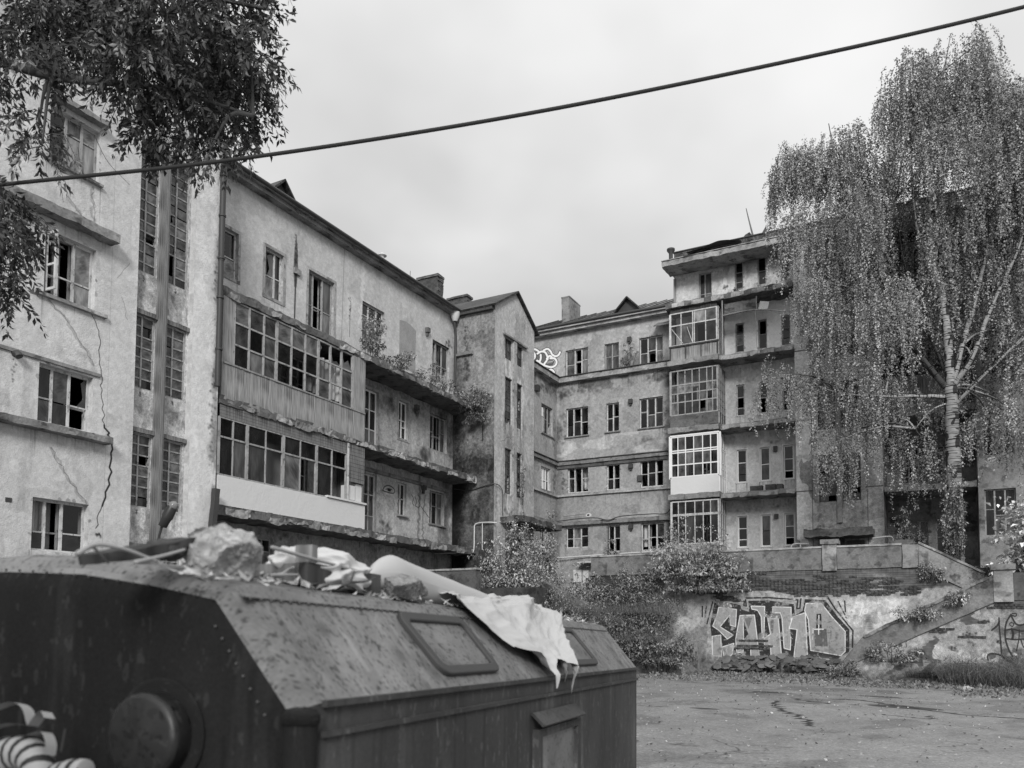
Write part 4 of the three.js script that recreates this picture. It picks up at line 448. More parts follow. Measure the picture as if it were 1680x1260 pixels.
    const side = []; for (const z of [0, -0.4, -0.8, -1.16]) side.push(bx(Z + 0.03, Z + 0.08, v0, top, z - 0.05, z)); for (const v of [pv, ...rows, top, (gv + R[1]) / 2]) side.push(bx(Z + 0.035, Z + 0.075, v - 0.02, v + 0.02, -1.16, 0)); part(g, 'side_frame', merge(side), mats[o.frame]);
    part(g, 'side_panel', bx(Z + 0.04, Z + 0.06, v0, pv, -1.17, -0.01), mats[o.panel]); const G = new THREE.PlaneGeometry(1.1, top - pv); G.rotateY(Math.PI / 2); G.translate(Z + 0.055, (top + pv) / 2, -0.6); part(g, 'side_pane', G, mats.paneDust2);
    return g; };
  const g4 = bay(14.62, 15.26, 15.36, 16.95, [16.35], [-11.2, -10.63, -10.55, -10.0], { seed: 5, frame: 'frame', panel: 'plankPale', planks: 0.13, mix: { dust2: 2, pale: 1.6, glass: 2, dark: 1, none: 0.5 } });
  for (const p of [[[-11.66, 16.2, 0.012], [-11.1, 15.4, 0.012]], [[-10.9, 16.2, 0.012], [-10.65, 15.42, 0.012]]]) part(g4, 'brace', tube(p, 0.018), mats.frame);
  part(g4, 'handrail', merge([bx(-11.8, -9.38, 15.27, 15.34, -0.02, 0.06), bx(-11.0, -10.95, 14.6, 15.27, 0.003, 0.03), bx(-10.25, -10.2, 14.6, 15.27, 0.003, 0.03), bx(-11.78, -11.7, 14.5, 15.3, 0.003, 0.03), bx(-9.48, -9.4, 14.5, 15.3, 0.003, 0.03)]), mats.plankDark); part(g4, 'top_board', bx(-11.74, -9.46, 16.98, 17.2, -0.08, -0.03), mats.plankDark);
  bay(11.33, 11.9, 11.94, 14.1, [12.55, 12.98, 13.4], [-11.38, -11.03, -10.68, -10.33, -9.97, -9.7], { seed: 9, frame: 'frameGrey', panel: 'concreteDark', mix: { dust2: 2, pale: 1, glass: 2, dark: 1.6, none: 1.4, shard: 1 } });
  bay(8.08, 8.84, 8.92, 10.86, [9.5, 10.1, 10.2], [-11.4, -11.03, -10.63, -10.2, -9.82], { seed: 12, frame: 'frameWhite', wide: 1, panel: 'white', mix: { glass: 3, dark: 2, none: 1, dust: 1.6, dust2: 1, shard: 0.6 } });
  bay(4.7, 5.6, 5.68, 7.72, [7.05, 7.1], [-11.4, -11.05, -10.6, -10.2, -9.85], { seed: 15, frame: 'frame', panel: 'concrete', mix: { glass: 2, dark: 3, none: 2, dust: 2 } });
  // torn awning on the fourth floor and its pole
  q.add('awning', (() => { const g = new THREE.PlaneGeometry(1.5, 0.55, 24, 4); const p = g.attributes.position; for (let i = 0; i < p.count; i++) p.setZ(i, 0.03 * Math.sin(p.getX(i) * 40) + 0.05 * vn(p.getX(i) * 3, p.getY(i) * 3)); g.translate(-8.35, 16.72, -0.05); g.computeVertexNormals(); return g; })(), M(0.5, { side: THREE.DoubleSide, map: T.concrete }));
  q.add('awning', (() => { const g = new THREE.PlaneGeometry(0.42, 0.4, 6, 4); g.rotateZ(-0.25); g.translate(-7.3, 16.6, -0.05); return g; })(), M(0.62, { side: THREE.DoubleSide }));
  q.add('awning_frame', merge([tube([[-9.2, 16.45, 0], [-7.6, 16.45, 0], [-6.3, 16.1, 0.05]], 0.03, 0.03, 6, 12), tube([[-7.62, 16.45, 0], [-7.62, 17.1, 0]], 0.025), tube([[-9.2, 14.6, 0], [-9.2, 17.2, 0]], 0.035), tube([[-7.62, 14.6, 0], [-7.66, 16.4, 0]], 0.012)]), mats.frameGrey);
  // roof slab, parapet, curled sheet
  f.add('roof_slab', merge([rough(-12.1, 5, 19.36, 19.6, 0.0, 1.34, 0.07, 0.16, 81), bx(-12.12, 5, 19.625, 19.66, -1, 1.38)]), mats.concretePale);
  f.add('parapet', bx(-11.6, 5.2, 19.69, 20.1, -8, 0.95), M(0.42, { map: T.rust })); f.add('coping', bx(-11.65, 5.2, 20.105, 20.15, -8, 1.0), mats.metalDark);
  f.add('curled_sheet', (() => { const g = new THREE.PlaneGeometry(2.6, 0.7, 30, 6); g.rotateX(-1.2); const p = g.attributes.position; for (let i = 0; i < p.count; i++) { const x = p.getX(i), e = (p.getZ(i) + 0.35) / 0.7; p.setY(i, p.getY(i) + 0.22 * e * Math.exp(-((x - 0.4) ** 2) * 1.2) + 0.05 * vn(x * 3, e * 2)); } g.translate(-9.6, 19.8, 1.28); g.computeVertexNormals(); return g; })(), M(0.1, { side: THREE.DoubleSide, roughness: 0.6 }));
  f.add('roof_vent', new THREE.LatheGeometry([[0.1, 0], [0.1, 0.28], [0.2, 0.42], [0.2, 0.5], [0.02, 0.56]].map((p) => new THREE.Vector2(...p)), 12).translate(-11.65, 19.68, 1.3), mats.metalDark);
  f.add('debris_pole', tube([[-7.82, 20.15, 0.7], [-8.05, 21.2, 0.7], [-8.14, 21.65, 0.7]], 0.05, 0.02, 6), mats.plankGrey);
  const shardM = M(0.06, { side: THREE.DoubleSide, roughness: 0.6 }); for (const pts of [[[-8.6, 20.12], [-8.25, 20.5], [-8.05, 20.58], [-7.8, 20.2]], [[-7.62, 20.15], [-7.28, 20.7], [-7.2, 20.2]], [[-7.9, 20.12], [-7.5, 20.35], [-7.6, 20.15]]]) { const s = new THREE.Shape(pts.map((p) => new THREE.Vector2(...p))), g = new THREE.ExtrudeGeometry(s, { depth: 0.02, bevelEnabled: false }); g.translate(0, 0, 0.6 + pts[0][0] * 0.02); f.add('torn_sheet', g, shardM); }
  f.add('corner_pipe', tube([[-11.85, 17.5, 0.05], [-11.85, 19.2, 0.05]], 0.06, 0.06, 8), mats.plankPale);
  // stair tower at the right of the loggias
  const SW = [], c0 = [[-5.02, -4.28], [-4.05, -3.3]]; for (const v of [7.25, 10.5, 13.7]) for (const [a, c] of c0) SW.push([a, c, v, v + 2.1]); for (const [a, c] of c0) SW.push([a, c, 16.9, 19]);
  const tt = wallTex(-6, -2.4, 3, 19.7, 72, (u, v) => { let r = plaster(u, v, 41.2, 0.62, 1.1); const p = sm(0.47, 0.5, fbm(u * 1.6 + 5, v * 0.9, 4) + 0.14 * sm(-5.1, -5.6, u)); r += 0.12 * p * sm(-5.0, -5.4, u) - 0.12 * (1 - p) * sm(-4.9, -5.2, u); if (u > -5.05 && u < -3.3 && (v - 6.2) % 3.2 > 2.95) r += 0.1; if (u > -5.1 && u < -3.2 && v > 9.4 && v < 10.5) r = 0.72 + 0.3 * (fbm(u * 4, v * 2, 4) - 0.5); if (v < 7.3 && u > -5.1 && u < -3.2) r -= 0.06; return r; }, (c) => { for (const v of [7.8, 11, 14.2]) { line(c, [[-6, v], [-5.3, v]], 0.05, 'rgba(40,40,40,.7)'); line(c, [[-3.1, v], [-2.4, v]], 0.05, 'rgba(40,40,40,.7)'); } line(c, [[-5.3, 4.5], [-5.3, 19]], 0.03, 'rgba(40,40,40,.6)'); line(c, [[-3.05, 4.5], [-3.05, 19]], 0.03, 'rgba(40,40,40,.6)'); blot(c, -5.1, 6.1, 0.6, 0.15, 0.4, 3); });
  q.add('tower_wall', wallGeo(rect(-5.97, -2.42, 3, 19.22), SW, 0.3), wmat(tt)); f.add('tower_side', merge([bx(-5.97, -5.67, 3, 19.2, 0.003, 0.9), bx(-2.72, -2.423, 3, 19.2, -1.2, 0.9)]), mats.concrete);
  SW.forEach((w) => windowAt(q, ...w, { name: 'stair_window', cols: [0.5], rows: { all: [1, 2, 3, 4, 5, 6].map((k) => k / 7) }, frame: 'frameDark', inset: 0.06, fw: 0.04, inner: false, mix: { dust: 4, dark: 3, dust2: 1, none: 0.7 } }));
  q.add('mullion_post', bx(-4.26, -4.07, 6.3, 19.1, 0.003, 0.12), mats.concrete); q.add('entrance_canopy', rough(-5.55, -2.8, 5.62, 5.95, 0.003, 1.0, 0.08, 0.14, 15), mats.concreteDark); f.add('interior', merge([6.9, 10.2, 13.4, 16.6].map((v) => bx(-5.6, -2.8, v, v + 0.15, -3, 0.88)).concat([bx(-5.95, -2.43, 3, 19, -3.2, -3)])), mats.interior);
  q.add('entrance_door', merge([bx(-4.9, -4.0, 3.8, 5.6, 0.003, 0.04), bx(-3.9, -3.2, 3.9, 5.5, 0.003, 0.03)]), mats.plankDark);
  // recessed bays and the far right part, mostly behind the birch
  const KW = []; for (const v of [4.9, 8.2, 11.4, 14.6, 17.4]) for (const u of [-1.9, -0.5]) KW.push([u, u + 1.1, v, v + 1.6]);
  const RW = []; for (const v of [5.44, 8.7, 12, 15.2]) for (const u of [1.3, 3.0]) RW.push([u, u + 1.1, v, v + 1.9]);
  k.add('wall', wallGeo(rect(-2.42, 1.1, 3, 19.25), KW, 0.3), M(0.7, { map: T.concrete, bump: B.plaster })); KW.forEach((w) => windowAt(k, ...w, { cols: [0.35, 0.7], frame: 'frameGrey', mix: { dark: 3, none: 2, glass: 1, dust: 1 } })); rooms(k, -2.4, 1.1, 3, 19.2, [4.6, 7.8, 11, 14.3, 17.2], 3.5);
  q.add('wall', wallGeo(rect(1.1, 6, 3, 19.22), RW, 0.35), M(0.7, { map: T.concrete, bump: B.plaster })); RW.forEach((w) => windowAt(q, ...w, { cols: [0.33, 0.66], frame: 'frameGrey', mix: { dark: 3, none: 2, glass: 1, dust: 1 } })); f.add('recess_side', bx(1.1, 1.4, 3, 19.2, -1.2, 0.84), mats.concrete); rooms(q, 1.42, 6, 3, 19.2, [4.6, 7.8, 11, 14.3, 17.2], 3.5);
  for (const v of [7.75, 10.95, 14.2]) { q.add('balcony_slab', rough(-2.4, 1.05, v - 0.25, v, -2.3, 0.02, 0.06, 0.18, v), mats.concrete); if (v > 10 && v < 12) { stuff(q.add('planks', merge(planks(-2.35, 0.3, v + 0.02, v + 1.45, 0.0, 99, { w: 0.14 })), mats.plankGrey)); } }
  q.add('railing', merge([tube([[-6.1, 4.75, 0.6], [-6.1, 5.35, 0.6], [-5.4, 5.38, 0.6]], 0.03, 0.03, 6, 14), tube([[-5.75, 4.7, 0.6], [-5.75, 5.36, 0.6]], 0.025)]), mats.metalPale); q.add('railing', tube([[-2.85, 5.5, 0.6], [-2.1, 5.52, 0.6], [-2.05, 5.4, 0.6], [-2.05, 4.6, 0.6]], 0.03, 0.03, 6, 18), mats.metalPale);
  for (const [a, c] of [[-8.05, -7.5], [-7.35, -6.9], [-6.85, -6.6]]) f.add('loose_block', rough(a, c, 7.99, 8.24, 0.75, 1.1, 0.04, 0.15, a), mats.brickDark);
  f.add('loggia_lamp', merge([bx(-7.15, -6.98, 9.95, 10.2, 0.01, 0.15)]), mats.metalDark); f.add('loggia_lamp', bx(-7.15, -6.98, 6.8, 7.0, 0.01, 0.15), mats.metalDark);
}

// ---------- retaining wall with parapet, pillars, exposed bricks and graffiti ----------
{
  const b = thing('retaining_wall', 'peeling retaining wall with big outlined graffiti letters, exposed bricks and low parapet', 'wall', [-7, 0, -32]);
  const f = facade(b, [0, 0, -32], 0);
  const t = wallTex(-13.5, 2.5, -0.3, 4.8, 120, (u, v) => {
    let r = plaster(u, v, 51.3, 0.62, 1.4); const n = fbm(u * 0.8, v * 0.9 + 3, 4) - 0.5, br = sm(-0.08, 0.05, n + 0.55 * sm(2.75, 3.3, v) - 0.3);
    const brick = 0.36 + 0.2 * (fbm(u * 3, v * 12, 3) - 0.5) - 0.13 * (((v * 12.5) % 1) < 0.18 ? 1 : 0) + 0.1 * (fbm(u * 9, v * 9, 2) - 0.5); r = lerp(r, brick, clamp(br) * 0.92);
    r += 0.14 * sm(2.9, 2.6, v) * sm(1.2, 1.8, v) * sm(-4.4, -3.4, u) * sm(-0.9, -1.6, u) * (fbm(u * 2, v * 2, 3) > 0.36 ? 1 : 0.3); r -= 0.25 * sm(0.8, 0.1, v + 0.5 * (fbm(u, 3, 2) - 0.5)); r -= 0.12 * sm(-9, -11, u + fbm(u, v, 3)); return r; }, (c) => {
    // graffiti, laid out in its own grid then set on the wall
    c.save(); c.transform(6.251 / 1680, -0.128 / 1680, -0.031 / 900, -3.62 / 900, -8.948, 3.38);
    const K = '#1c1c1c', W = '#e6e6e6', F = '#989898';
    line(c, [[215, 132], [240, 132], [370, 155], [520, 155], [515, 195], [540, 200], [530, 125], [760, 118], [1050, 138], [1040, 220], [1070, 215], [1082, 105], [1330, 105], [1400, 215], [1562, 412], [1556, 560]], 15, K);
    poly(c, [[165, 385], [215, 140], [300, 160], [480, 192], [492, 235], [570, 255], [560, 150], [770, 145], [1012, 178], [1022, 280], [1095, 240], [1118, 130], [1312, 138], [1420, 280], [1530, 400], [1528, 600], [1440, 650], [1385, 760], [900, 740], [560, 720], [200, 690], [170, 430]], K);
    const LT = [[[255, 215], [440, 235], [430, 400], [375, 388], [370, 288], [268, 405], [405, 482], [345, 522], [255, 440], [190, 400], [235, 300]], [[185, 500], [275, 485], [285, 690], [190, 690]], [[290, 600], [412, 560], [395, 665], [345, 715], [310, 712]], [[475, 292], [622, 285], [672, 690], [585, 686], [582, 605], [510, 602], [505, 645], [440, 648], [430, 520]], [[588, 200], [726, 202], [716, 500], [700, 500], [690, 300], [655, 240], [598, 230]], [[755, 315], [860, 315], [890, 675], [785, 668], [782, 595], [725, 612], [720, 505], [782, 462]], [[805, 205], [985, 207], [986, 400], [975, 605], [915, 592], [896, 310], [880, 262], [805, 262]], [[1000, 297], [1122, 255], [1142, 718], [1060, 692], [1010, 665], [1042, 415], [965, 405]], [[1130, 168], [1275, 170], [1380, 300], [1492, 420], [1490, 600], [1450, 640], [1170, 602], [1150, 320], [1115, 235]]];
    for (const p of LT) { poly(c, p, F); line(c, [...p, p[0]], 9, W); }
    poly(c, [[508, 330], [560, 470], [512, 520]], K); line(c, [[508, 330], [512, 520]], 8, W); poly(c, [[1228, 265], [1272, 262], [1275, 395], [1222, 400]], K); poly(c, [[1200, 410], [1320, 400], [1330, 560], [1210, 560]], 'rgba(40,40,40,.6)'); line(c, [[1250, 280], [1246, 450]], 10, W); line(c, [[1200, 408], [1290, 405]], 10, W); line(c, [[1195, 400], [1188, 500]], 7, W); poly(c, [[780, 330], [815, 330], [808, 460], [785, 440]], 'rgba(40,40,40,.5)'); poly(c, [[520, 320], [600, 310], [560, 420]], 'rgba(50,50,50,.45)'); poly(c, [[975, 410], [1035, 415], [1020, 500], [980, 480]], K);
    const r = rand(8); for (let i = 0; i < 46; i++) { const x = 200 + r() * 1280, y = 230 + r() * 330; line(c, [[x, y], [x + (r() - 0.5) * 8, y + 40 + r() * 150]], 3 + r() * 14, `rgba(40,40,40,${0.06 + r() * 0.16})`); }
    for (const p of [[[80, 210], [80, 310]], [[125, 190], [110, 320]], [[190, 165], [130, 380]], [[1430, 150], [1500, 290]], [[1490, 145], [1496, 240]]]) line(c, p, 13, K); c.beginPath(); c.strokeStyle = K; c.lineWidth = 5; c.ellipse(1510, 288, 15, 12, 0, 0, 7); c.stroke();
    c.restore(); { const r = rand(18); for (let i = 0; i < 900; i++) { const x = -8.2 + r() * 5.2, y = 0.5 + r() * 2.5, q = 0.006 + 0.03 * r() * r(); c.fillStyle = `rgba(${r() < 0.5 ? '165,165,165' : '70,70,70'},${0.15 + r() * 0.4})`; c.beginPath(); c.ellipse(x, y, q * (0.6 + r()), q, r() * 3, 0, 7); c.fill(); } for (let i = 0; i < 22; i++) blot(c, -8.2 + r() * 5.2, 0.5 + r() * 0.9, 0.2, 0.14, 0.25, i * 7 + 3, 8); } c.save(); c.translate(-2.95, 1.9); c.scale(1, -1); c.fillStyle = 'rgba(235,235,235,.75)'; c.font = 'italic 0.34px serif'; c.fillText('Jo', 0, 0); c.restore();
    line(c, [[-10.2, 3.0], [-9.9, 2.62]], 0.03, 'rgba(45,45,45,.7)'); line(c, [[-9.95, 2.85], [-9.8, 2.65], [-9.8, 2.95], [-9.78, 2.6]], 0.025, 'rgba(45,45,45,.6)'); c.strokeStyle = 'rgba(45,45,45,.7)'; c.lineWidth = 0.025; c.beginPath(); c.ellipse(-9.64, 2.78, 0.06, 0.05, 0, 0, 7); c.stroke(); c.beginPath(); c.ellipse(-9.65, 2.68, 0.07, 0.06, 0, 3, 6.4); c.stroke(); runs(c, -13, -1, 3.86, 401, 120, 0.9, 0.25);
  }, (u, v) => (v > 3.2 || u > -2.9 || u < -8.6 ? 0 : 0.08 + 0.16 * fbm(u * 2, v * 2, 3) + 0.6 * sm(0.6, 0.68, fbm(u * 3.1 + 5, v * 4.2, 5)) + 0.5 * sm(0.66, 0.72, fbm(u * 11, v * 13, 3)) + 0.5 * sm(0.75, 0.5, v)));
  const out = [[-13.5, -0.3], [2.4, -0.3], [2.4, 2.55], [1.1, 2.55], [1.03, 2.75], [-0.97, 3.87], [-13.5, 3.87]];
  f.add('wall', wallGeo(out, [], 0.34), wmat(t));
  const para = M(0.5, { map: T.concrete, bump: B.plaster });
  f.add('parapet', rough(-13.4, -4.16, 3.86, 4.64, -0.3, 0.05, 0.03, 0.25, 4), para); f.add('parapet', rough(-3.64, -1.49, 3.86, 4.64, -0.3, 0.05, 0.03, 0.25, 6), para);
  f.add('coping', rough(-13.4, -4.16, 4.65, 4.72, -0.34, 0.09, 0.012, 0.2, 8), mats.concretePale); f.add('coping', rough(-3.64, -1.49, 4.65, 4.72, -0.34, 0.09, 0.012, 0.2, 9), mats.concretePale);
  f.add('pillar', rough(-4.14, -3.65, 3.8, 4.78, -0.4, 0.12, 0.03, 0.16, 12), M(0.78, { map: T.concrete, bump: B.plaster })); f.add('pillar_cap', rough(-4.2, -3.58, 4.79, 4.95, -0.45, 0.18, 0.04, 0.14, 13), mats.concrete);
  f.add('pillar', rough(-1.47, -0.97, 3.84, 4.66, -0.35, 0.09, 0.03, 0.16, 14), M(0.72, { map: T.concrete, bump: B.plaster })); f.add('rubble_cap', rough(-1.9, -1.1, 4.66, 4.82, -0.3, 0.05, 0.09, 0.1, 15), mats.concreteDark);
  { const s = new THREE.Shape([[-0.96, 3.84], [-0.96, 4.68], [1.03, 3.55], [1.03, 2.72]].map((p) => new THREE.Vector2(...p))), g = new THREE.ExtrudeGeometry(s, { depth: 0.3, bevelEnabled: false }); g.translate(0, 0, -0.25); f.add('sloping_parapet', g, M(0.72, { map: T.concrete, bump: B.plaster })); const c2 = rough(0, 2.3, 0, 0.07, -0.3, 0.1, 0.012, 0.2, 5); c2.rotateZ(-Math.atan2(1.13, 1.99)); c2.translate(-0.97, 4.69, 0); f.add('coping', c2, mats.concretePale); }
  // bricks where the render has fallen away
  const r = rand(77), BG = [0, 1, 2, 3, 4].map((i) => disp(new THREE.BoxGeometry(0.25, 0.066, 0.08, 3, 2, 1), 0.022, 9, i * 7)), BM = [mats.brickDark, mats.brick2, mats.brick3]; let n = 0;
  for (let row = 0; row < 17 && n < 290; row++) for (let u = -8.1 + (row % 2) * 0.14; u < -1.0; u += 0.278) { const v = 2.74 + row * 0.066 * 1.0 + row * 0.0, m = fbm(u * 0.9 + 4, row * 0.3, 3); if (v > 3.83) continue; if (m < 0.46 + 0.12 * sm(3.3, 2.75, v) || r() < 0.12 || n >= 290) continue; n++; const o = part(b, 'brick', BG[r() * 5 | 0], BM[r() * 3 | 0], f.m); const d = V(u + (r() - 0.5) * 0.02, v + 0.033, 0.012 - 0.03 * r()); o.position.add(d); o.rotation.z = (r() - 0.5) * 0.04; }
  for (const [u0, v0, w] of [[-7.2, 1.05, 5], [-7.3, 0.95, 5], [-7.1, 1.25, 4]]) for (let i = 0; i < w; i++) { const o = part(b, 'brick', BG[i % 5], BM[i % 3], f.m); o.position.add(V(u0 + i * 0.275, v0 - 0.04, 0.005)); }
}
// ---------- front stair flights ----------
{
  const b = thing('outdoor_staircase', 'right stair flight with sloping parapet, square pillar and a tag painted on its front wall', 'stairs', [0, 0, -29.5]);
  const f = facade(b, [0, 0, -29], 0);
  const t = wallTex(-3.4, 5, -0.3, 3.8, 110, (u, v) => { let r = plaster(u, v, 61.9, 0.56, 1.5); r += 0.12 * sm(0.48, 0.56, fbm(u * 1.3 + 3, v * 1.5, 4)) * sm(2.4, 1.9, v); r -= 0.2 * sm(0.7, 0.1, v + 0.4 * (fbm(u * 1.4, 5, 3) - 0.5)); const br = sm(0.58, 0.62, fbm(u * 1.8 + 9, v * 2.4 + 1, 4)); r = lerp(r, 0.33 + 0.2 * (fbm(u * 6, v * 18, 3) - 0.5), br * 0.9); return r; }, (c) => {
    for (const [x, y, a, d] of [[-0.4, 1.75, 0.2, 0.07], [-0.35, 1.6, 0.25, 0.09], [0.95, 1.92, 0.15, 0.07], [0.5, 1.5, 0.2, 0.08], [-1.0, 0.9, 0.3, 0.2], [0, 1.05, 0.2, 0.08], [1.3, 1.3, 0.12, 0.06]]) blot(c, x, y, a, d, 0.75, x * 9 + y, 12);
    line(c, [[-2.4, 0.62], [2, 0.62]], 0.015, 'rgba(50,50,50,.5)'); crack(c, [[-1.2, 1.45], [-1.3, 1.05]], 0.02, 'rgba(40,40,40,.7)', 4);
    c.save(); c.transform(1.445 / 810, -0.024 / 810, -0.065 / 1260, -2.636 / 1260, 0.513, 2.852); const K = 'rgba(38,38,38,.88)';
    for (const [p, w] of [[[[445, 390], [450, 520], [470, 750], [485, 940]], 24], [[[450, 440], [420, 500], [340, 570]], 26], [[[285, 1010], [275, 960], [300, 920], [390, 915], [480, 940], [560, 1000], [655, 1035]], 24], [[[620, 340], [560, 440], [535, 560], [545, 720], [590, 850], [640, 940]], 26], [[[630, 370], [690, 470], [740, 490], [900, 450]], 26], [[[545, 565], [640, 550], [760, 575], [900, 560]], 22], [[[560, 690], [680, 700], [820, 690], [900, 720]], 22], [[[630, 550], [650, 610], [640, 690]], 34], [[[740, 560], [735, 680], [700, 860]], 18], [[[760, 690], [800, 800], [870, 860]], 18], [[[620, 450], [600, 480], [640, 510], [660, 470], [620, 450]], 14], [[[540, 980], [600, 950], [650, 1000]], 12], [[[640, 320], [700, 330], [690, 360], [630, 350]], 18], [[[900, 450], [960, 560], [940, 760], [1000, 900]], 24]]) curve(c, p, w, K); c.restore();
  });
  f.add('front_wall', wallGeo([[-3.3, -0.3], [4.9, -0.3], [4.9, 2.6], [1.2, 2.6], [-3.05, 0.55], [-3.3, 0.5]], [], 0.35), wmat(t));
  const band = new THREE.Shape([[-3.12, 0.42], [-3.15, 0.62], [-2.57, 1.38], [1.16, 3.32], [1.16, 2.5]].map((p) => new THREE.Vector2(...p))); let bg = new THREE.ExtrudeGeometry(band, { depth: 0.3, bevelEnabled: true, bevelSize: 0.02, bevelThickness: 0.02, bevelSegments: 1 }); bg.translate(0, 0, -0.22); f.add('sloping_parapet', bg, M(0.5, { map: T.concrete, bump: B.lump, bumpScale: 0.05 }));
  { const c = rough(0, 4.0, 0, 0.09, -0.3, 0.16, 0.04, 0.16, 22); c.rotateZ(Math.atan2(1.94, 3.73)); c.translate(-2.5, 1.38, 0); f.add('coping', c, mats.concrete); }
  f.add('pillar', rough(1.17, 1.68, 2.5, 3.48, -0.4, 0.13, 0.025, 0.18, 24), M(0.78, { map: T.concrete, bump: B.plaster })); f.add('pillar_cap', rough(1.1, 1.75, 3.49, 3.66, -0.48, 0.2, 0.02, 0.16, 25), mats.concrete); f.add('parapet', rough(1.69, 4.9, 2.55, 3.4, -0.3, 0.05, 0.03, 0.25, 26), mats.concreteDark);
  const st = []; for (let i = 0; i < 14; i++) f.add('step', bx(-3.0 + i * 0.3, 1.3 - 0.003 * i, i * 0.18, i * 0.18 + 0.177, -2.4, -0.36), mats.concreteDark); f.add('landing', bx(1.3, 4.9, 0, 2.52, -2.6, -0.36), mats.concreteDark);
  const r = rand(5), BG = [0, 1, 2].map((i) => disp(new THREE.BoxGeometry(0.24, 0.065, 0.06, 3, 2, 1), 0.02, 9, i * 11)); for (const [u, v, n] of [[-0.55, 1.68, 3], [-0.5, 1.6, 2], [0.85, 1.9, 1], [0.3, 1.44, 3], [1.3, 2.42, 3], [1.1, 2.34, 4]]) for (let i = 0; i < n; i++) { const o = part(b, 'brick', BG[r() * 3 | 0], [mats.brickDark, mats.brick3][r() * 2 | 0], f.m); o.position.add(V(u + i * 0.26, v, 0.003)); }
}
{
  const b = thing('outdoor_staircase', 'overgrown left stair flight whose sloping parapet descends behind the van roof', 'stairs', [-11, 0, -29.5]); const f = facade(b, [0, 0, -29], 0);
  const s = new THREE.Shape([[-14.2, 0], [-14.2, 3.5], [-13.2, 3.0], [-11.77, 2.3], [-8.7, 0.75], [-8.6, 0]].map((p) => new THREE.Vector2(...p))), g = new THREE.ExtrudeGeometry(s, { depth: 0.3, bevelEnabled: true, bevelSize: 0.03, bevelThickness: 0.03, bevelSegments: 1 }); g.translate(0, 0, -0.3); f.add('sloping_parapet', g, M(0.4, { map: T.concrete, bump: B.plaster })); f.add('newel', rough(-8.6, -8.0, 0, 1.2, -0.45, 0.1, 0.04, 0.2, 4), M(0.7, { map: T.concrete, bump: B.plaster }));
  for (let i = 0; i < 12; i++) f.add('step', bx(-13.4, -8.9 - i * 0.3, i * 0.18, i * 0.18 + 0.177, -2.4, -0.33), mats.concreteDark);
}
{
  const b = thing('low_wall', 'low dark wall with a pale coping beside the gabled tower, left of the shrubs', 'wall', [-17, 0, -27.2]); const f = facade(b, [0, 0, -27], 0);
  f.add('wall', rough(-24, -16.1, 1.8, 3.88, -0.35, 0, 0.03, 0.3, 3), M(0.3, { map: T.concrete, bump: B.plaster })); f.add('coping', rough(-24, -16.05, 3.885, 3.96, -0.4, 0.05, 0.02, 0.25, 4), mats.concretePale);
}

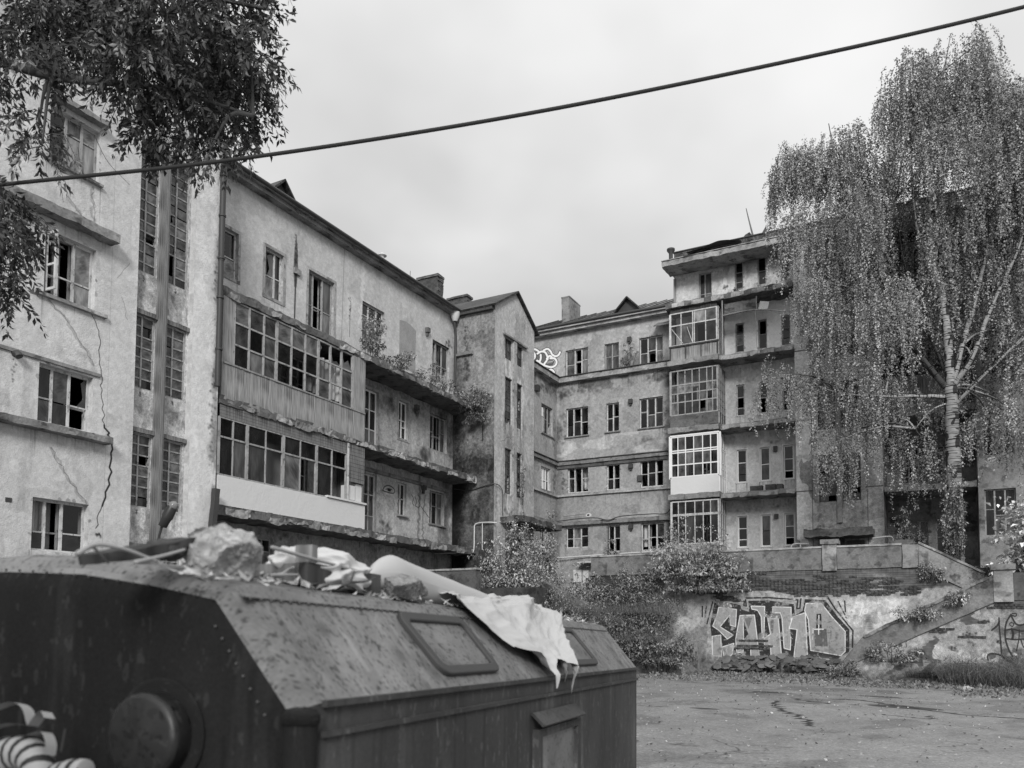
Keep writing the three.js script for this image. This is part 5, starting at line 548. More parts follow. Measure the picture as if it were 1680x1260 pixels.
// ---------- van body in the foreground ----------
const LAT = V(0.98887, 0, -0.14877).normalize(), DIR = V(-0.149, -0.023, -0.989).normalize(), UPV = V().crossVectors(LAT, DIR).normalize(), P1 = V(-1.335, 1.47, -1.464);
const BASIS = new THREE.Matrix4().makeBasis(LAT, UPV, DIR.clone().negate());
const tw = (l, u, a) => P1.clone().addScaledVector(LAT, l).addScaledVector(UPV, u).addScaledVector(DIR, a); // van axes: to the right, up, away
function onVan(o, l, u, a) { o.quaternion.setFromRotationMatrix(BASIS); o.position.copy(tw(l, u, a)); return o; }
{
  const b = onVan(thing('van_body', 'dark rusty metal van body with sloped roof windows, rivets and a round vent cap', 'van'), 0, -1.45, 0); b.userData.label = 'dark rusty metal van body with sloped roof windows, rivets and a round vent cap';
  const Y = 1.45, Lg = 4.0, prof = [[-2.0, 0], [0, 0], [0, Y], [-0.24, Y + 0.29], [-0.45, Y + 0.335], [-0.7, Y + 0.375], [-1.0, Y + 0.39], [-1.3, Y + 0.375], [-1.55, Y + 0.335], [-1.76, Y + 0.29], [-2.0, Y]];
  const dark = wallTex(-4.2, 2.2, -0.1, 2, 200, (u, v) => { let r = 0.24 + 0.16 * (fbm(u * 2, v * 1.1, 5) - 0.5) + 0.1 * (fbm(u * 9, v * 2.5, 4) - 0.5) + 0.05 * (h2(u * 997, v * 991) - 0.5); const s = fbm(u * 14 + 3, v * 1.2, 4); r += 0.12 * sm(0.6, 0.72, s) * fbm(u * 2, v * 3 + 5, 3); if (fbm(u * 60, v * 22 + 8, 3) > 0.72) r += 0.1; return r; }, (c) => { const r = rand(14); for (let i = 0; i < 60; i++) { const x = -4 + r() * 4, l = 0.1 + r() * r(); line(c, [[x, 1.36], [x + (r() - 0.5) * 0.02, 1.36 - l]], 0.006 + 0.02 * r(), `rgba(10,10,10,${0.08 + 0.2 * r()})`); } for (let i = 0; i < 60; i++) { const x = -4 + r() * 4, y = 0.3 + r() * 1.1; line(c, [[x, y], [x + (r() - 0.5) * 0.02, y - 0.02 - 0.1 * r()]], 0.003 + 0.006 * r(), `rgba(${r() < 0.6 ? '170,170,170' : '15,15,15'},${0.2 + 0.4 * r()})`); } for (let i = 0; i < 9; i++) crack(c, [[-4 + r() * 4, 0.4 + r()], [-4 + r() * 4, 0.4 + r()]].map((p, k, A) => k ? [A[0][0] + (r() - 0.5) * 0.5, A[0][1] + (r() - 0.5) * 0.1] : p), 0.003, 'rgba(150,150,150,.4)', 700 + i, 0.01); });
  const dust = wallTex(-4.2, 2.2, -0.1, 2.2, 200, (u, v) => { let r = 0.42 + 0.16 * (fbm(u * 3, v * 2, 5) - 0.5) + 0.12 * (fbm(u * 14, v * 14, 3) - 0.5) + 0.06 * (h2(u * 997, v * 991) - 0.5); r += 0.1 * (fbm((u + v * 0.8) * 9, v * 1.3, 3) - 0.5); if (fbm(u * 70, v * 70 + 4, 3) > 0.7) r -= 0.16; if (fbm(u * 130, v * 130 + 4, 2) > 0.78) r -= 0.16; return r; }, (c) => { const r = rand(24); for (let i = 0; i < 70; i++) { const x = -4 + r() * 4, y = 1.5 + r() * 0.3, q = 0.12 + r() * 0.2; line(c, [[x, y], [x + q * 0.05, y - q]], 0.006 + 0.02 * r(), `rgba(${r() < 0.5 ? '190,190,190' : '40,40,40'},${0.06 + 0.12 * r()})`); } for (let i = 0; i < 40; i++) blot(c, -4 + r() * 4, 1.45 + r() * 0.35, 0.05, 0.03, 0.16, 800 + i, 6); });
  const bodyM = M(0.62, { map: dark, bump: B.lump, bumpScale: 0.006, roughness: 0.8, metalness: 0 }), dustM = M(0.95, { map: dust, bump: B.lump, bumpScale: 0.005, roughness: 0.75 });
  const endM = new THREE.MeshPhysicalMaterial({ map: dark, bumpMap: B.lump, bumpScale: 0.006, roughness: 0.95, specularIntensity: 0.35 }); endM.color.setRGB(0.22, 0.22, 0.22);  // darker copy of the body material, shade on the end put into its colour
  // near end, rounded where it meets roof and slope
  const ring = (k, z) => { const cx = -1.0, cy = 0.95; return prof.map(([x, y]) => { const dx = cx - x, dy = cy - y, L = Math.hypot(dx, dy); return [x + dx / L * k, y < 0.01 ? 0 : y + dy / L * k, z]; }); };
  const rings = [ring(0, -Lg)], N = 9, R = 0.12; for (let i = 0; i <= N; i++) { const a = i / N * Math.PI / 2; rings.push(ring(R * (1 - Math.cos(a)), -R + R * Math.sin(a))); }
  const strip = (ra, rb, i) => { const n = prof.length, j = (i + 1) % n; return [ra[i], ra[j], rb[j], ra[i], rb[j], rb[i]]; };
  const geoOf = (tris, smooth) => { const g = new THREE.BufferGeometry(); g.setAttribute('position', new THREE.Float32BufferAttribute(tris.flat(), 3)); return toCreasedNormals(metric(g), 0.42); };
  const bodyT = [], lipT = [], slopeT = [], edgeT = []; for (let i = 0; i < prof.length; i++) { for (let k = 0; k + 1 < rings.length; k++) { const q = strip(rings[k], rings[k + 1], i).map((p) => [p[0], p[1], p[2]]); if (k >= rings.length - 4) lipT.push(...q); else if (i === 2 || i === 9) slopeT.push(...q); else if (i >= 3 && i <= 8) edgeT.push(...q); else bodyT.push(...q); } }
  const last = rings[rings.length - 1], endT = [], farT = []; for (let i = 1; i + 1 < prof.length; i++) { endT.push(last[0], last[i], last[i + 1]); farT.push(rings[0][0], rings[0][i + 1], rings[0][i]); }
  part(b, 'body_shell', geoOf([...bodyT, ...farT]), bodyM); part(b, 'sloped_panel', geoOf(slopeT), dustM); part(b, 'roof', geoOf(edgeT), dustM);
  part(b, 'end_panel', geoOf([...endT, ...lipT]), endM);
  // frame of the slope: s along the slope from the lower edge, a along the van, z off the panel
  const ang = Math.atan2(0.29, -0.24), SM = new THREE.Matrix4().makeBasis(V(0, 0, -1), V(Math.cos(ang), Math.sin(ang), 0), V(0.29, 0.24, 0).normalize()).setPosition(0, Y, 0), onSlope = (n, g, m) => part(b, n, g, m, SM);
  const rr = (pts, r) => { const s = new THREE.Shape(), n = pts.length; pts.forEach((p, i) => { const a = pts[(i + n - 1) % n], c = pts[(i + 1) % n], u = [a[0] - p[0], a[1] - p[1]], w = [c[0] - p[0], c[1] - p[1]], lu = Math.hypot(...u), lw = Math.hypot(...w), A = [p[0] + u[0] / lu * r, p[1] + u[1] / lu * r], C = [p[0] + w[0] / lw * r, p[1] + w[1] / lw * r]; i ? s.lineTo(...A) : s.moveTo(...A); s.quadraticCurveTo(...p, ...C); }); s.closePath(); return s; };
  for (const a0 of [0.8, 2.42]) { const o = new THREE.Group(); o.name = partName(b, 'roof_window'); o.applyMatrix4(SM); b.add(o); const out = [[a0, 0.31], [a0 + 0.04, 0.05], [a0 + 0.56, 0.05], [a0 + 0.54, 0.31]], mid = [a0 + 0.285, 0.18], inn = out.map((p) => [mid[0] + (p[0] - mid[0]) * 0.9, mid[1] + (p[1] - mid[1]) * 0.8]);
    const s = rr(out, 0.05); s.holes.push(new THREE.Path(rr(inn, 0.04).getPoints(8))); const g = new THREE.ExtrudeGeometry(s, { depth: 0.012, bevelEnabled: true, bevelSize: 0.006, bevelThickness: 0.006, bevelSegments: 3, curveSegments: 8 }); g.translate(0, 0, 0.002); part(o, 'frame', g, M(0.04, { roughness: 0.6 })); const pg = new THREE.ShapeGeometry(rr(inn, 0.04), 8); pg.translate(0, 0, 0.006); part(o, 'pane', metric(pg), M(1.0, { map: dust, roughness: 0.35 })); }
  onSlope('rail_strip', bx(0.02, Lg - 0.02, 0.325, 0.36, 0.001, 0.007), dustM);
  const rv2 = []; const rr2 = rand(4); for (let a = 0.05; a < Lg - 0.05; a += 0.042) rv2.push(new THREE.SphereGeometry(0.0055, 6, 4).translate(a, 0.322 + 0.002 * rr2(), 0.004)); stuff(onSlope('rivets', merge(rv2), M(0.07, { roughness: 0.7 })));
  const er = []; for (let i = 0; i < 34; i++) { const x = -0.06 - i * 0.05, y = Y + 0.27 - 0.0 + 0.09 * (1 - ((x + 1) / 0.94) ** 2) - 0.02; er.push(new THREE.SphereGeometry(0.004, 6, 4).translate(x - 0.22, y, 0.001)); } for (let i = 0; i < 8; i++) er.push(new THREE.SphereGeometry(0.004, 6, 4).translate(-0.11 - i * 0.022, Y - 0.03 + i * 0.03, 0.001)); stuff(part(b, 'end_rivets', merge(er), M(0.07)));
  part(b, 'drip_rail', merge([bx(0.001, 0.016, Y - 0.012, Y + 0.004, -Lg, -0.07), bx(0.001, 0.012, Y - 0.085, Y - 0.07, -Lg, -0.07)]), bodyM);
  // corner post with its small cap
  part(b, 'corner_post', tube([[-0.03, 0, -0.03], [-0.03, Y - 0.05, -0.03]], 0.04, 0.04, 12), endM); part(b, 'corner_cap', new THREE.LatheGeometry([[0.045, 0], [0.046, 0.02], [0.035, 0.035], [0.01, 0.04]].map((p) => new THREE.Vector2(...p)), 14).translate(-0.03, Y - 0.05, -0.03), endM);
  // side window and its rain hood
  { const o = new THREE.Group(); o.name = partName(b, 'side_window'); b.add(o); part(o, 'frame', merge([bx(0.002, 0.03, Y - 0.95, Y - 0.215, -2.4, -2.34), bx(0.002, 0.03, Y - 0.95, Y - 0.215, -1.76, -1.7), bx(0.002, 0.03, Y - 0.25, Y - 0.215, -2.34, -1.76), bx(0.002, 0.03, Y - 0.95, Y - 0.9, -2.34, -1.76)]), bodyM); const g = bx(0.003, 0.012, Y - 0.9, Y - 0.25, -2.34, -1.76); part(o, 'pane', g, M(0.8, { roughness: 0.3, map: dust })); const h = bx(0, 0.075, 0, 0.012, -2.36, -1.67); h.rotateZ(-0.75); h.translate(0.004, Y - 0.15, 0); part(o, 'rain_hood', h, M(0.3, { roughness: 0.6, map: dust })); }  // pale pane: reflection of sky and yard painted in, over the dust map
  // round vent cap on the near end
  { const o = new THREE.Group(); o.name = partName(b, 'vent_cap'); o.position.set(-0.42, Y - 0.09, 0.0); b.add(o); const L = (p) => new THREE.LatheGeometry(p.map((q) => new THREE.Vector2(...q)), 40).rotateX(Math.PI / 2); part(o, 'flange', L([[0.1, 0.002], [0.138, 0.002], [0.141, 0.007], [0.132, 0.011], [0.1, 0.011]]), endM); part(o, 'cap', L([[0.108, 0.002], [0.108, 0.05], [0.104, 0.064], [0.09, 0.07], [0.001, 0.072]]), M(0.07, { map: T.rust, roughness: 0.5, metalness: 0.2 })); }
  for (const x of [-0.4, -1.6]) part(b, 'skid', bx(x - 0.08, x + 0.08, -0.1, 0.0, -Lg + 0.1, -0.2), mats.plankDark);
}
// things lying on the van roof
function rock(name, label, l, u, a, sx, sy, sz, seed, mat, rot = 0) { const o = onVan(thing(name, label, 'rubble'), l, u, a); let g = new THREE.IcosahedronGeometry(1, 26); const p = g.attributes.position, r = rand(seed), cuts = Array.from({ length: 9 }, () => [rv(r), 0.62 + r() * 0.25]); for (let i = 0; i < p.count; i++) { const v = V().fromBufferAttribute(p, i); for (const [n, d] of cuts) { const k = v.dot(n); if (k > d) v.addScaledVector(n, d - k); } p.setXYZ(i, v.x * sx, Math.max(-0.75, v.y) * sy, v.z * sz); } g.rotateY(rot); g = disp(g, Math.min(sx, sy, sz) * 0.2, 26, seed); g = disp(g, 0.006, 110, seed + 3); part(o, 'lump', g, mat); return o; }
const stoneM = M(0.9, { map: T.stone, bump: B.lump, bumpScale: 0.012 });
{ const m = M(0.56, { map: T.stone, bump: B.lump, bumpScale: 0.012, vertexColors: true }), o = rock('concrete_lump', 'large broken lump of pale concrete on the van roof corner', -0.36, 0.378, 0.13, 0.1, 0.098, 0.125, 12, m, 0.6), g = o.children[0].geometry, p = g.attributes.position, c = new Float32Array(p.count * 3); for (let i = 0; i < p.count; i++) { const k = sm(-0.03, -0.06, p.getX(i) - 0.25 * p.getY(i) + 0.03 * vn3(p.getX(i) * 30, p.getY(i) * 30, p.getZ(i) * 30)) * sm(0.0, 0.02, p.getY(i)); c[i * 3] = c[i * 3 + 1] = c[i * 3 + 2] = lerp(1, 0.22, k); } g.setAttribute('color', new THREE.BufferAttribute(c, 3)); }
rock('concrete_lump', 'flat angular slab of rubble lying between the cloth bundle and the padded roll', -0.3, 0.345, 1.08, 0.085, 0.05, 0.23, 27, M(0.36, { map: T.stone, bump: B.lump, bumpScale: 0.012 }), 0.2);
rock('concrete_lump', 'small dark stone beside the large lump on the van roof', -0.42, 0.37, -0.02, 0.05, 0.03, 0.06, 31, M(0.22, { map: T.concrete, bump: B.lump, bumpScale: 0.012 }));
{ const o = onVan(thing('cloth_bundle', 'crumpled white cloth bundle heaped on the van roof behind the wooden box', 'cloth'), -0.42, 0.36, 0.7); const g = new THREE.SphereGeometry(1, 180, 120); const p = g.attributes.position; for (let i = 0; i < p.count; i++) { const x = p.getX(i), y = p.getY(i), z = p.getZ(i); const w = vn3(x * 1.6, y * 1.6, z * 1.6) * 6, rg = (s) => 1 - Math.abs(Math.sin(s)); const k = 0.9 + 0.13 * rg(z * 4 + y * 3 + w) + 0.2 * (vn3(x * 2.4 + 4, y * 2.4, z * 2.4) - 0.5) + 0.09 * rg(z * 9 - y * 6 + x * 3 + w * 1.4) + 0.03 * rg(x * 15 + z * 11 + w * 2); p.setXYZ(i, x * 0.13 * k, Math.max(-0.04, y * 0.1 * k * (1 - 0.3 * clamp(-z, 0, 1))), z * 0.27 * k); } g.computeVertexNormals(); part(o, 'cloth', g, M(0.5, { bump: B.plaster, bumpScale: 0.004 })); }
{ const o = onVan(thing('wooden_box', 'weathered wooden box boards lying under the cloth bundle on the van roof', 'box'), -0.33, 0.32, 0.66); part(o, 'front_board', bx(0.0, 0.025, 0, 0.065, -0.24, 0.22), mats.plankDark); part(o, 'back_board', bx(-0.2, -0.175, 0, 0.065, -0.24, 0.22), mats.plankDark); part(o, 'end_board', bx(-0.172, -0.003, 0.003, 0.062, 0.2, 0.225), mats.plankGrey); part(o, 'end_board', bx(-0.172, -0.003, 0.003, 0.062, -0.24, -0.215), mats.plankGrey); part(o, 'cleat', bx(-0.03, 0.03, 0.066, 0.12, 0.17, 0.2), mats.plankPale); }
{ const o = onVan(thing('padded_roll', 'long smooth pale padded roll lying along the van roof towards the draped cloth', 'roll'), 0, 0, 0); const pts = [[-0.42, 0.4, 1.02], [-0.4, 0.41, 1.1], [-0.37, 0.385, 1.35], [-0.33, 0.345, 1.75], [-0.28, 0.3, 2.15], [-0.23, 0.27, 2.45]].map(([l, u, a]) => V(l, u, -a)); const c = new THREE.CatmullRomCurve3(pts), n = 40, s = 28, pos = [], idx = []; for (let i = 0; i <= n; i++) { const t = i / n, q = c.getPointAt(t), r = (0.072 * (1 - 0.4 * t)) * Math.sqrt(clamp(Math.min(t * 14, (1 - t) * 12 + 0.02), 0, 1)); for (let k = 0; k <= s; k++) { const a = k / s * 6.2832, w = 1 + 0.05 * vn(k * 0.5, i * 0.3) + 0.05 * (vn3(Math.cos(a) * 1.3, Math.sin(a) * 1.3, i * 0.22) - 0.5) + 0.03 * (1 - Math.abs(Math.sin(i * 0.5 + 2 * vn(k * 0.4, 3)))); pos.push(q.x + Math.cos(a) * r * 0.75 * w, q.y + Math.sin(a) * r * w, q.z); } } for (let i = 0; i < n; i++) for (let k = 0; k < s; k++) { const a = i * (s + 1) + k, b2 = a + s + 1; idx.push(a, b2, a + 1, a + 1, b2, b2 + 1); } const g = new THREE.BufferGeometry(); g.setAttribute('position', new THREE.Float32BufferAttribute(pos, 3)); g.setIndex(idx); g.computeVertexNormals(); part(o, 'padding', g, M(0.4, { roughness: 0.85, side: THREE.DoubleSide })); }
{ const o = onVan(thing('draped_cloth', 'torn white cloth draped over the roof edge with ragged ends hanging across the slope', 'cloth'), 0, 0, 0); const nx = 150, ny = 110, pos = [], idx = [];
  const LA = [[0, 1.42], [0.25, 1.36], [0.5, 1.5], [0.75, 1.66], [1, 1.82]], RA = [[0, 2.75], [0.25, 2.72], [0.5, 2.55], [0.75, 2.42], [1, 2.2]], at = (A, t) => { for (let i = 0; i + 1 < A.length; i++) if (t <= A[i + 1][0]) return lerp(A[i][1], A[i + 1][1], (t - A[i][0]) / (A[i + 1][0] - A[i][0])); return A[A.length - 1][1]; };
  for (let j = 0; j <= ny; j++) for (let i = 0; i <= nx; i++) { const t = i / nx, k0 = j / ny, notch = 0.80 + 0.2 * Math.max(Math.exp(-(((t - 0.3) / 0.13) ** 2)), 0.9 * Math.exp(-(((t - 0.62) / 0.1) ** 2)), 1.16 * Math.exp(-(((t - 0.93) / 0.1) ** 2))) - 0.12 * Math.exp(-((t / 0.1) ** 2)), k = k0 * notch, s = 0.15 - 0.56 * k; let l, u; if (s > 0) { l = -0.24 - s * 0.9; u = 0.29 + s * 0.18; } else { l = -0.24 - s * 0.645; u = 0.29 + s * 0.78; if (l > 0.005) { u -= (l - 0.005) * 2; l = 0.012; } } const a = lerp(at(LA, k), at(RA, k), t), f = vn(t * 6, k * 2.5), fold = 0.012 + 0.034 * Math.pow(0.5 + 0.5 * Math.sin(t * 19 + 4 * f + k * 3), 1.5) * (0.5 + k) + 0.022 * fbm(t * 8, k * 2.2, 2) + 0.022 * fbm(t * 14, k * 9, 3) + 0.006 * (1 - Math.abs(Math.sin(k * 16 + 9 * vn(t * 5, k * 4)))) + 0.006 * (1 - Math.abs(Math.sin(t * 24 + k * 9 + 6 * vn(t * 5, k * 5)))), lift = 0.06 * Math.exp(-(((t - 0.62) / 0.22) ** 2)) * sm(0.45, 0.1, k) + 0.03 * sm(0.3, 0, k); pos.push(l + (fold + lift) * 0.75, u + (fold + lift) * 0.62 - (s < -0.3 ? 0.004 : 0), -a); }
  for (let j = 0; j < ny; j++) for (let i = 0; i < nx; i++) { const a = j * (nx + 1) + i, c = a + nx + 1; idx.push(a, c, a + 1, a + 1, c, c + 1); } const g = new THREE.BufferGeometry(); g.setAttribute('position', new THREE.Float32BufferAttribute(pos, 3)); g.setIndex(idx); g.computeVertexNormals(); part(o, 'cloth', g, M(0.42, { roughness: 1, side: THREE.DoubleSide })); }
const vt = (p) => p.map(([l, u, a]) => [l, u, -a]);
for (const [nm, lb, p, r] of [['dead_branch', 'thin arched bare branch at the left end of the van roof', [[-0.35, 0.325, -0.34], [-0.36, 0.352, -0.28], [-0.35, 0.35, -0.22], [-0.34, 0.33, -0.12]], 0.006], ['dead_branch', 'pale straight stick leaning left against the large concrete lump', [[-0.33, 0.32, -0.2], [-0.35, 0.345, -0.1], [-0.36, 0.372, -0.01]], 0.006], ['dead_branch', 'long bare branch running from the concrete lump across the wooden box', [[-0.3, 0.408, 0.26], [-0.3, 0.395, 0.5], [-0.3, 0.385, 0.72], [-0.32, 0.38, 0.9]], 0.006], ['dead_branch', 'forked dark twig in front of the wooden box', [[-0.27, 0.315, 0.5], [-0.265, 0.335, 0.62], [-0.27, 0.375, 0.66]], 0.006], ['dead_branch', 'short pale stick under the cloth bundle next to the lump', [[-0.31, 0.33, 0.27], [-0.32, 0.345, 0.42]], 0.006]]) { const o = onVan(thing(nm, lb, 'branch'), 0, 0, 0); part(o, 'stick', tube(vt(p), r, r * 0.6, 6, 16), lb.includes('dark') ? mats.twig : mats.twigPale); if (lb.includes('forked')) part(o, 'side_twig', tube(vt([[-0.266, 0.337, 0.62], [-0.27, 0.35, 0.74], [-0.28, 0.37, 0.82]]), 0.005, 0.002, 5), mats.twig); if (lb.includes('arched')) part(o, 'side_twig', tube(vt([[-0.35, 0.345, -0.3], [-0.34, 0.33, -0.29], [-0.335, 0.31, -0.27]]), 0.004, 0.002, 5), mats.twig); }
{ const o = onVan(thing('scrap_board', 'dark splintered board sloping up to the large concrete lump', 'board'), -0.4, 0.32, -0.1); const g = rough(-0.06, 0.02, -0.012, 0.012, -0.16, 0.14, 0.01, 0.03, 3); g.rotateX(0.26); g.translate(0, 0.04, 0); part(o, 'plank', g, mats.plankDark); }
{ const L = new Leaves(), r = rand(41); for (let i = 0; i < 420; i++) { const a = r() * 3.9 - 0.1, l = -0.25 - Math.pow(r(), 2) * 0.3; L.add(V(l, 0.292 + (-0.24 - l) * 0.2 + r() * 0.008, -a), V(r() - 0.5, r() * 0.25, r() - 0.5).normalize(), V(r() - 0.5, (r() - 0.5) * 0.4, r() - 0.5).normalize(), 0.025 + r() * 0.04, 0.014 + r() * 0.014, 0.2 + r() * 0.4); } const o = onVan(thing('leaf_litter', 'dry leaves and paper scraps scattered along the van roof edge', 'leaf litter'), 0, 0, 0); stuff(o); part(o, 'leaves', L.geo(), mats.leafDark); }
{ // striped tape tied to a stake beside the van
  const o = onVan(thing('barrier_tape', 'knotted pale striped tape with curled loops at bottom left beside the van end', 'tape'), -0.525, -0.095, -0.25);
  const stripe = canvasTex(128, 32, (i) => (i % 64 < 24 ? 0.16 : 0.86)); const SM2 = M(0.38, { map: stripe, side: THREE.DoubleSide, roughness: 0.7 }), PM = M(0.3, { side: THREE.DoubleSide, roughness: 0.8 });
  const ribbon = (pts, w) => { const c = new THREE.CatmullRomCurve3(pts.map((p) => V(...p))), n = 30, pos = [], uv = [], idx = []; for (let i = 0; i <= n; i++) { const p = c.getPointAt(i / n); pos.push(p.x, p.y - 0.002, p.z - w / 2, p.x, p.y + 0.004, p.z + w / 2); uv.push(i / n * 3, 0, i / n * 3, 1); if (i < n) { const a = i * 2; idx.push(a, a + 1, a + 2, a + 1, a + 3, a + 2); } } const g = new THREE.BufferGeometry(); g.setAttribute('position', new THREE.Float32BufferAttribute(pos, 3)); g.setAttribute('uv', new THREE.Float32BufferAttribute(uv, 2)); g.setIndex(idx); g.computeVertexNormals(); return g; };
  for (const p of [[[-0.13, 0.075, 0.02], [-0.09, 0.09, 0], [-0.05, 0.08, 0], [-0.028, 0.04, 0]], [[-0.028, 0.04, 0], [-0.005, 0.065, 0], [0.02, 0.075, 0.01], [0.045, 0.062, 0.02]], [[-0.15, 0.03, 0], [-0.09, 0.042, 0], [-0.03, 0.04, 0]], [[-0.16, -0.02, 0], [-0.1, 0.01, 0], [-0.03, 0.018, 0], [0.0, 0.028, 0], [0.03, 0.026, 0.01], [0.042, 0.005, 0.01], [0.04, -0.02, 0.01]]]) part(o, 'tape_loop', ribbon(p, 0.03), PM);
  const roll = (pts, r0, r1, n) => { const g = tube(pts, r0, r1, 14, 40); const u = g.attributes.uv; for (let i = 0; i < u.count; i++) u.setXY(i, u.getY(i) * n + u.getX(i) * 0.5, u.getX(i)); return g; };
  part(o, 'tape_roll', roll([[-0.16, -0.07, 0.02], [-0.1, -0.03, 0], [-0.04, -0.02, 0], [0.01, -0.05, 0.01], [0.02, -0.12, 0.02]], 0.045, 0.03, 18), SM2); part(o, 'tape_roll', roll([[-0.02, -0.085, 0.03], [0.04, -0.07, 0], [0.11, -0.05, 0], [0.135, -0.05, 0]], 0.032, 0.026, 16), SM2);
  part(o, 'stake', rough(-0.05, -0.01, -1.35, -0.03, -0.02, 0.02, 0.006, 0.05, 3), mats.plankGrey);
}
// ---------- overhead cable, street lamp, leaning post ----------
{ const o = thing('overhead_cable', 'thick dark overhead cable crossing the sky from left to upper right', 'cable', [-3.22, 6.03, -5.94]); const P = [[-14.5, 4.75, -0.2], [-10.4, 5.02, -2.2], [-7.1, 5.42, -3.89], [-5.39, 5.64, -4.8], [-3.22, 6.03, -5.94], [-1.09, 6.52, -7.05], [0.67, 6.99, -7.97], [5, 8.4, -10.3]].map(([x, y, z]) => V(x + 3.22, y - 6.03, z + 5.94)); part(o, 'wire', tube(P, 0.0165, 0.0165, 8, 120), M(0.02, { roughness: 0.8 })); }
{ const o = thing('street_lamp', 'small dark tilted lamp head on a thin bent pole behind the van', 'street lamp', [-15.9, 0, -12.6]); part(o, 'pole', tube([[-0.05, 0, 0.15], [-0.05, 2.6, 0.15], [-0.02, 3.5, 0.1], [0.0, 3.95, 0.0]], 0.035, 0.028, 7, 20), M(0.03)); const g = new THREE.LatheGeometry([[0.03, 0], [0.1, 0.02], [0.11, 0.22], [0.13, 0.26], [0.115, 0.5], [0.07, 0.6], [0.01, 0.62]].map((p) => new THREE.Vector2(...p)), 16); g.rotateZ(-0.42); g.rotateX(-0.2); g.translate(0.0, 3.92, 0); part(o, 'lamp_head', g, M(0.03, { roughness: 0.4 })); const k = new THREE.SphereGeometry(0.11, 14, 8).scale(1, 1.1, 1); k.rotateZ(-0.42); k.translate(0.23, 4.4, -0.1); part(o, 'lens', k, M(0.2, { roughness: 0.2 })); }
{ const o = thing('timber_post', 'short dark timber post leaning against the wall corner behind the large lump', 'post', [-18.05, 3.2, -15.85]); part(o, 'beam', (() => { const g = rough(-0.08, 0.08, 0, 2.3, -0.08, 0.08, 0.02, 0.12, 6); g.rotateX(-0.08); return g; })(), M(0.05)); }

// ---------- plants ----------
const GA = [];
function shrub(name, label, cat, [x, y, z], [rx, ry, rz], n, leaf, tone, seed, o = {}) { // stems rising from a root, leaves along and around them
  const t = thing(name, label, cat, [x, y, z], o.group), r = rand(seed), L = new Leaves(), st = [];
  const stems = o.stems || Math.max(7, Math.round(n / 55)), mr = Math.min(rx, ry);
  for (let s = 0; s < stems; s++) {
    const a = r() * 6.2832, q = Math.pow(r(), 0.55), hgt = (0.3 + 0.75 * r()) * (1 - 0.4 * q * q), top = V(Math.cos(a) * rx * q * 1.05, ry * hgt, Math.sin(a) * rz * q * 1.05), base = V(Math.cos(a) * rx * 0.45 * q, 0, Math.sin(a) * rz * 0.45 * q), mid = base.clone().lerp(top, 0.55).add(V(0, ry * 0.14, 0));
    const c = new THREE.QuadraticBezierCurve3(base, mid, o.droop ? top.clone().add(V(0, -ry * (0.1 + 0.5 * r()), 0)) : top); if (s % 2 === 0) st.push(tube(c.getPoints(4), 0.013, 0.004, 4, 6));
    const tone1 = tone * (0.6 + 0.8 * r()), lf = leaf * (0.75 + 0.5 * r()), tws = 4 + (r() * 4 | 0), m = Math.max(2, Math.round(n / stems / tws));
    for (let w = 0; w < tws; w++) {
      const u = w === 0 ? 1 : 0.18 + 0.82 * Math.pow(r(), 0.7), p0 = c.getPoint(u), dir = rv(r); dir.y = 0.35 * dir.y + 0.25; dir.normalize(); const tl = mr * (0.16 + 0.3 * r()) * (o.spread ? 1 + o.spread : 1);
      for (let i = 0; i < m; i++) { const k = i / m, p = p0.clone().addScaledVector(dir, tl * k).add(V(0, -tl * 0.5 * k * k, 0)).addScaledVector(rv(r), lf * 0.55); if (p.y < 0.02) p.y = 0.02 + r() * 0.05; const d = dir.clone().multiplyScalar(0.5).add(rv(r)).add(V(0, -0.35, 0)).normalize(), sd = V().crossVectors(d, V(0, 1, 0)).normalize().addScaledVector(V(0, 1, 0), (r() - 0.5) * 1.1).normalize(), l = lf * (0.55 + 0.75 * r()); L.add(p, d, sd, l, l * (o.ratio || 0.6), tone1 * (0.65 + 0.65 * r())); }
    }
  }
  stuff(part(t, 'foliage', L.geo(), mats.leaf)); if (st.length) stuff(part(t, 'stem', merge(st), mats.twig)); return t;
}
// shrubs along the terrace edge and over the walls
shrub('shrub', 'tall pale leafed young tree shrub in front of the gabled tower', 'shrub', [-16.2, 2.3, -30.4], [1.75, 4.1, 1.1], 6760, 0.12, 0.398, 101, { spread: 0.34 });
shrub('shrub', 'dense shrub right of the tall pale one, below the notice boards', 'shrub', [-13.3, 1.6, -30.6], [1.5, 2.6, 1.0], 4420, 0.11, 0.257, 102);
shrub('shrub', 'wide dark bush hanging over the terrace edge below the corner windows', 'shrub', [-11.6, 2.6, -31.2], [1.6, 2.2, 0.9], 4680, 0.1, 0.234, 103, { droop: 1 });
shrub('shrub', 'light leafed bush spilling over the parapet in front of the glazed bays', 'shrub', [-8.9, 3.7, -31.5], [1.9, 2.2, 0.9], 5980, 0.12, 0.351, 104, { droop: 1 });
shrub('shrub', 'drooping twigs hanging down the wall under the light leafed bush', 'shrub', [-8.3, 3.1, -31.5], [1.7, 1.1, 0.55], 3380, 0.12, 0.304, 105, { droop: 1 });
shrub('shrub', 'low dark scrub at the foot of the left stair flight', 'shrub', [-11.6, 0.2, -28.2], [2.0, 1.9, 0.8], 4940, 0.1, 0.199, 106);
shrub('shrub', 'leafy scrub at the newel left of the graffiti', 'shrub', [-9.3, 0.1, -28.6], [1.3, 1.7, 0.7], 3380, 0.1, 0.211, 107);
shrub('ivy', 'tangled creeper covering the wall between the shrubs and the graffiti', 'ivy', [-11.0, 1.2, -31.2], [1.7, 2.0, 0.6], 5460, 0.09, 0.199, 108);
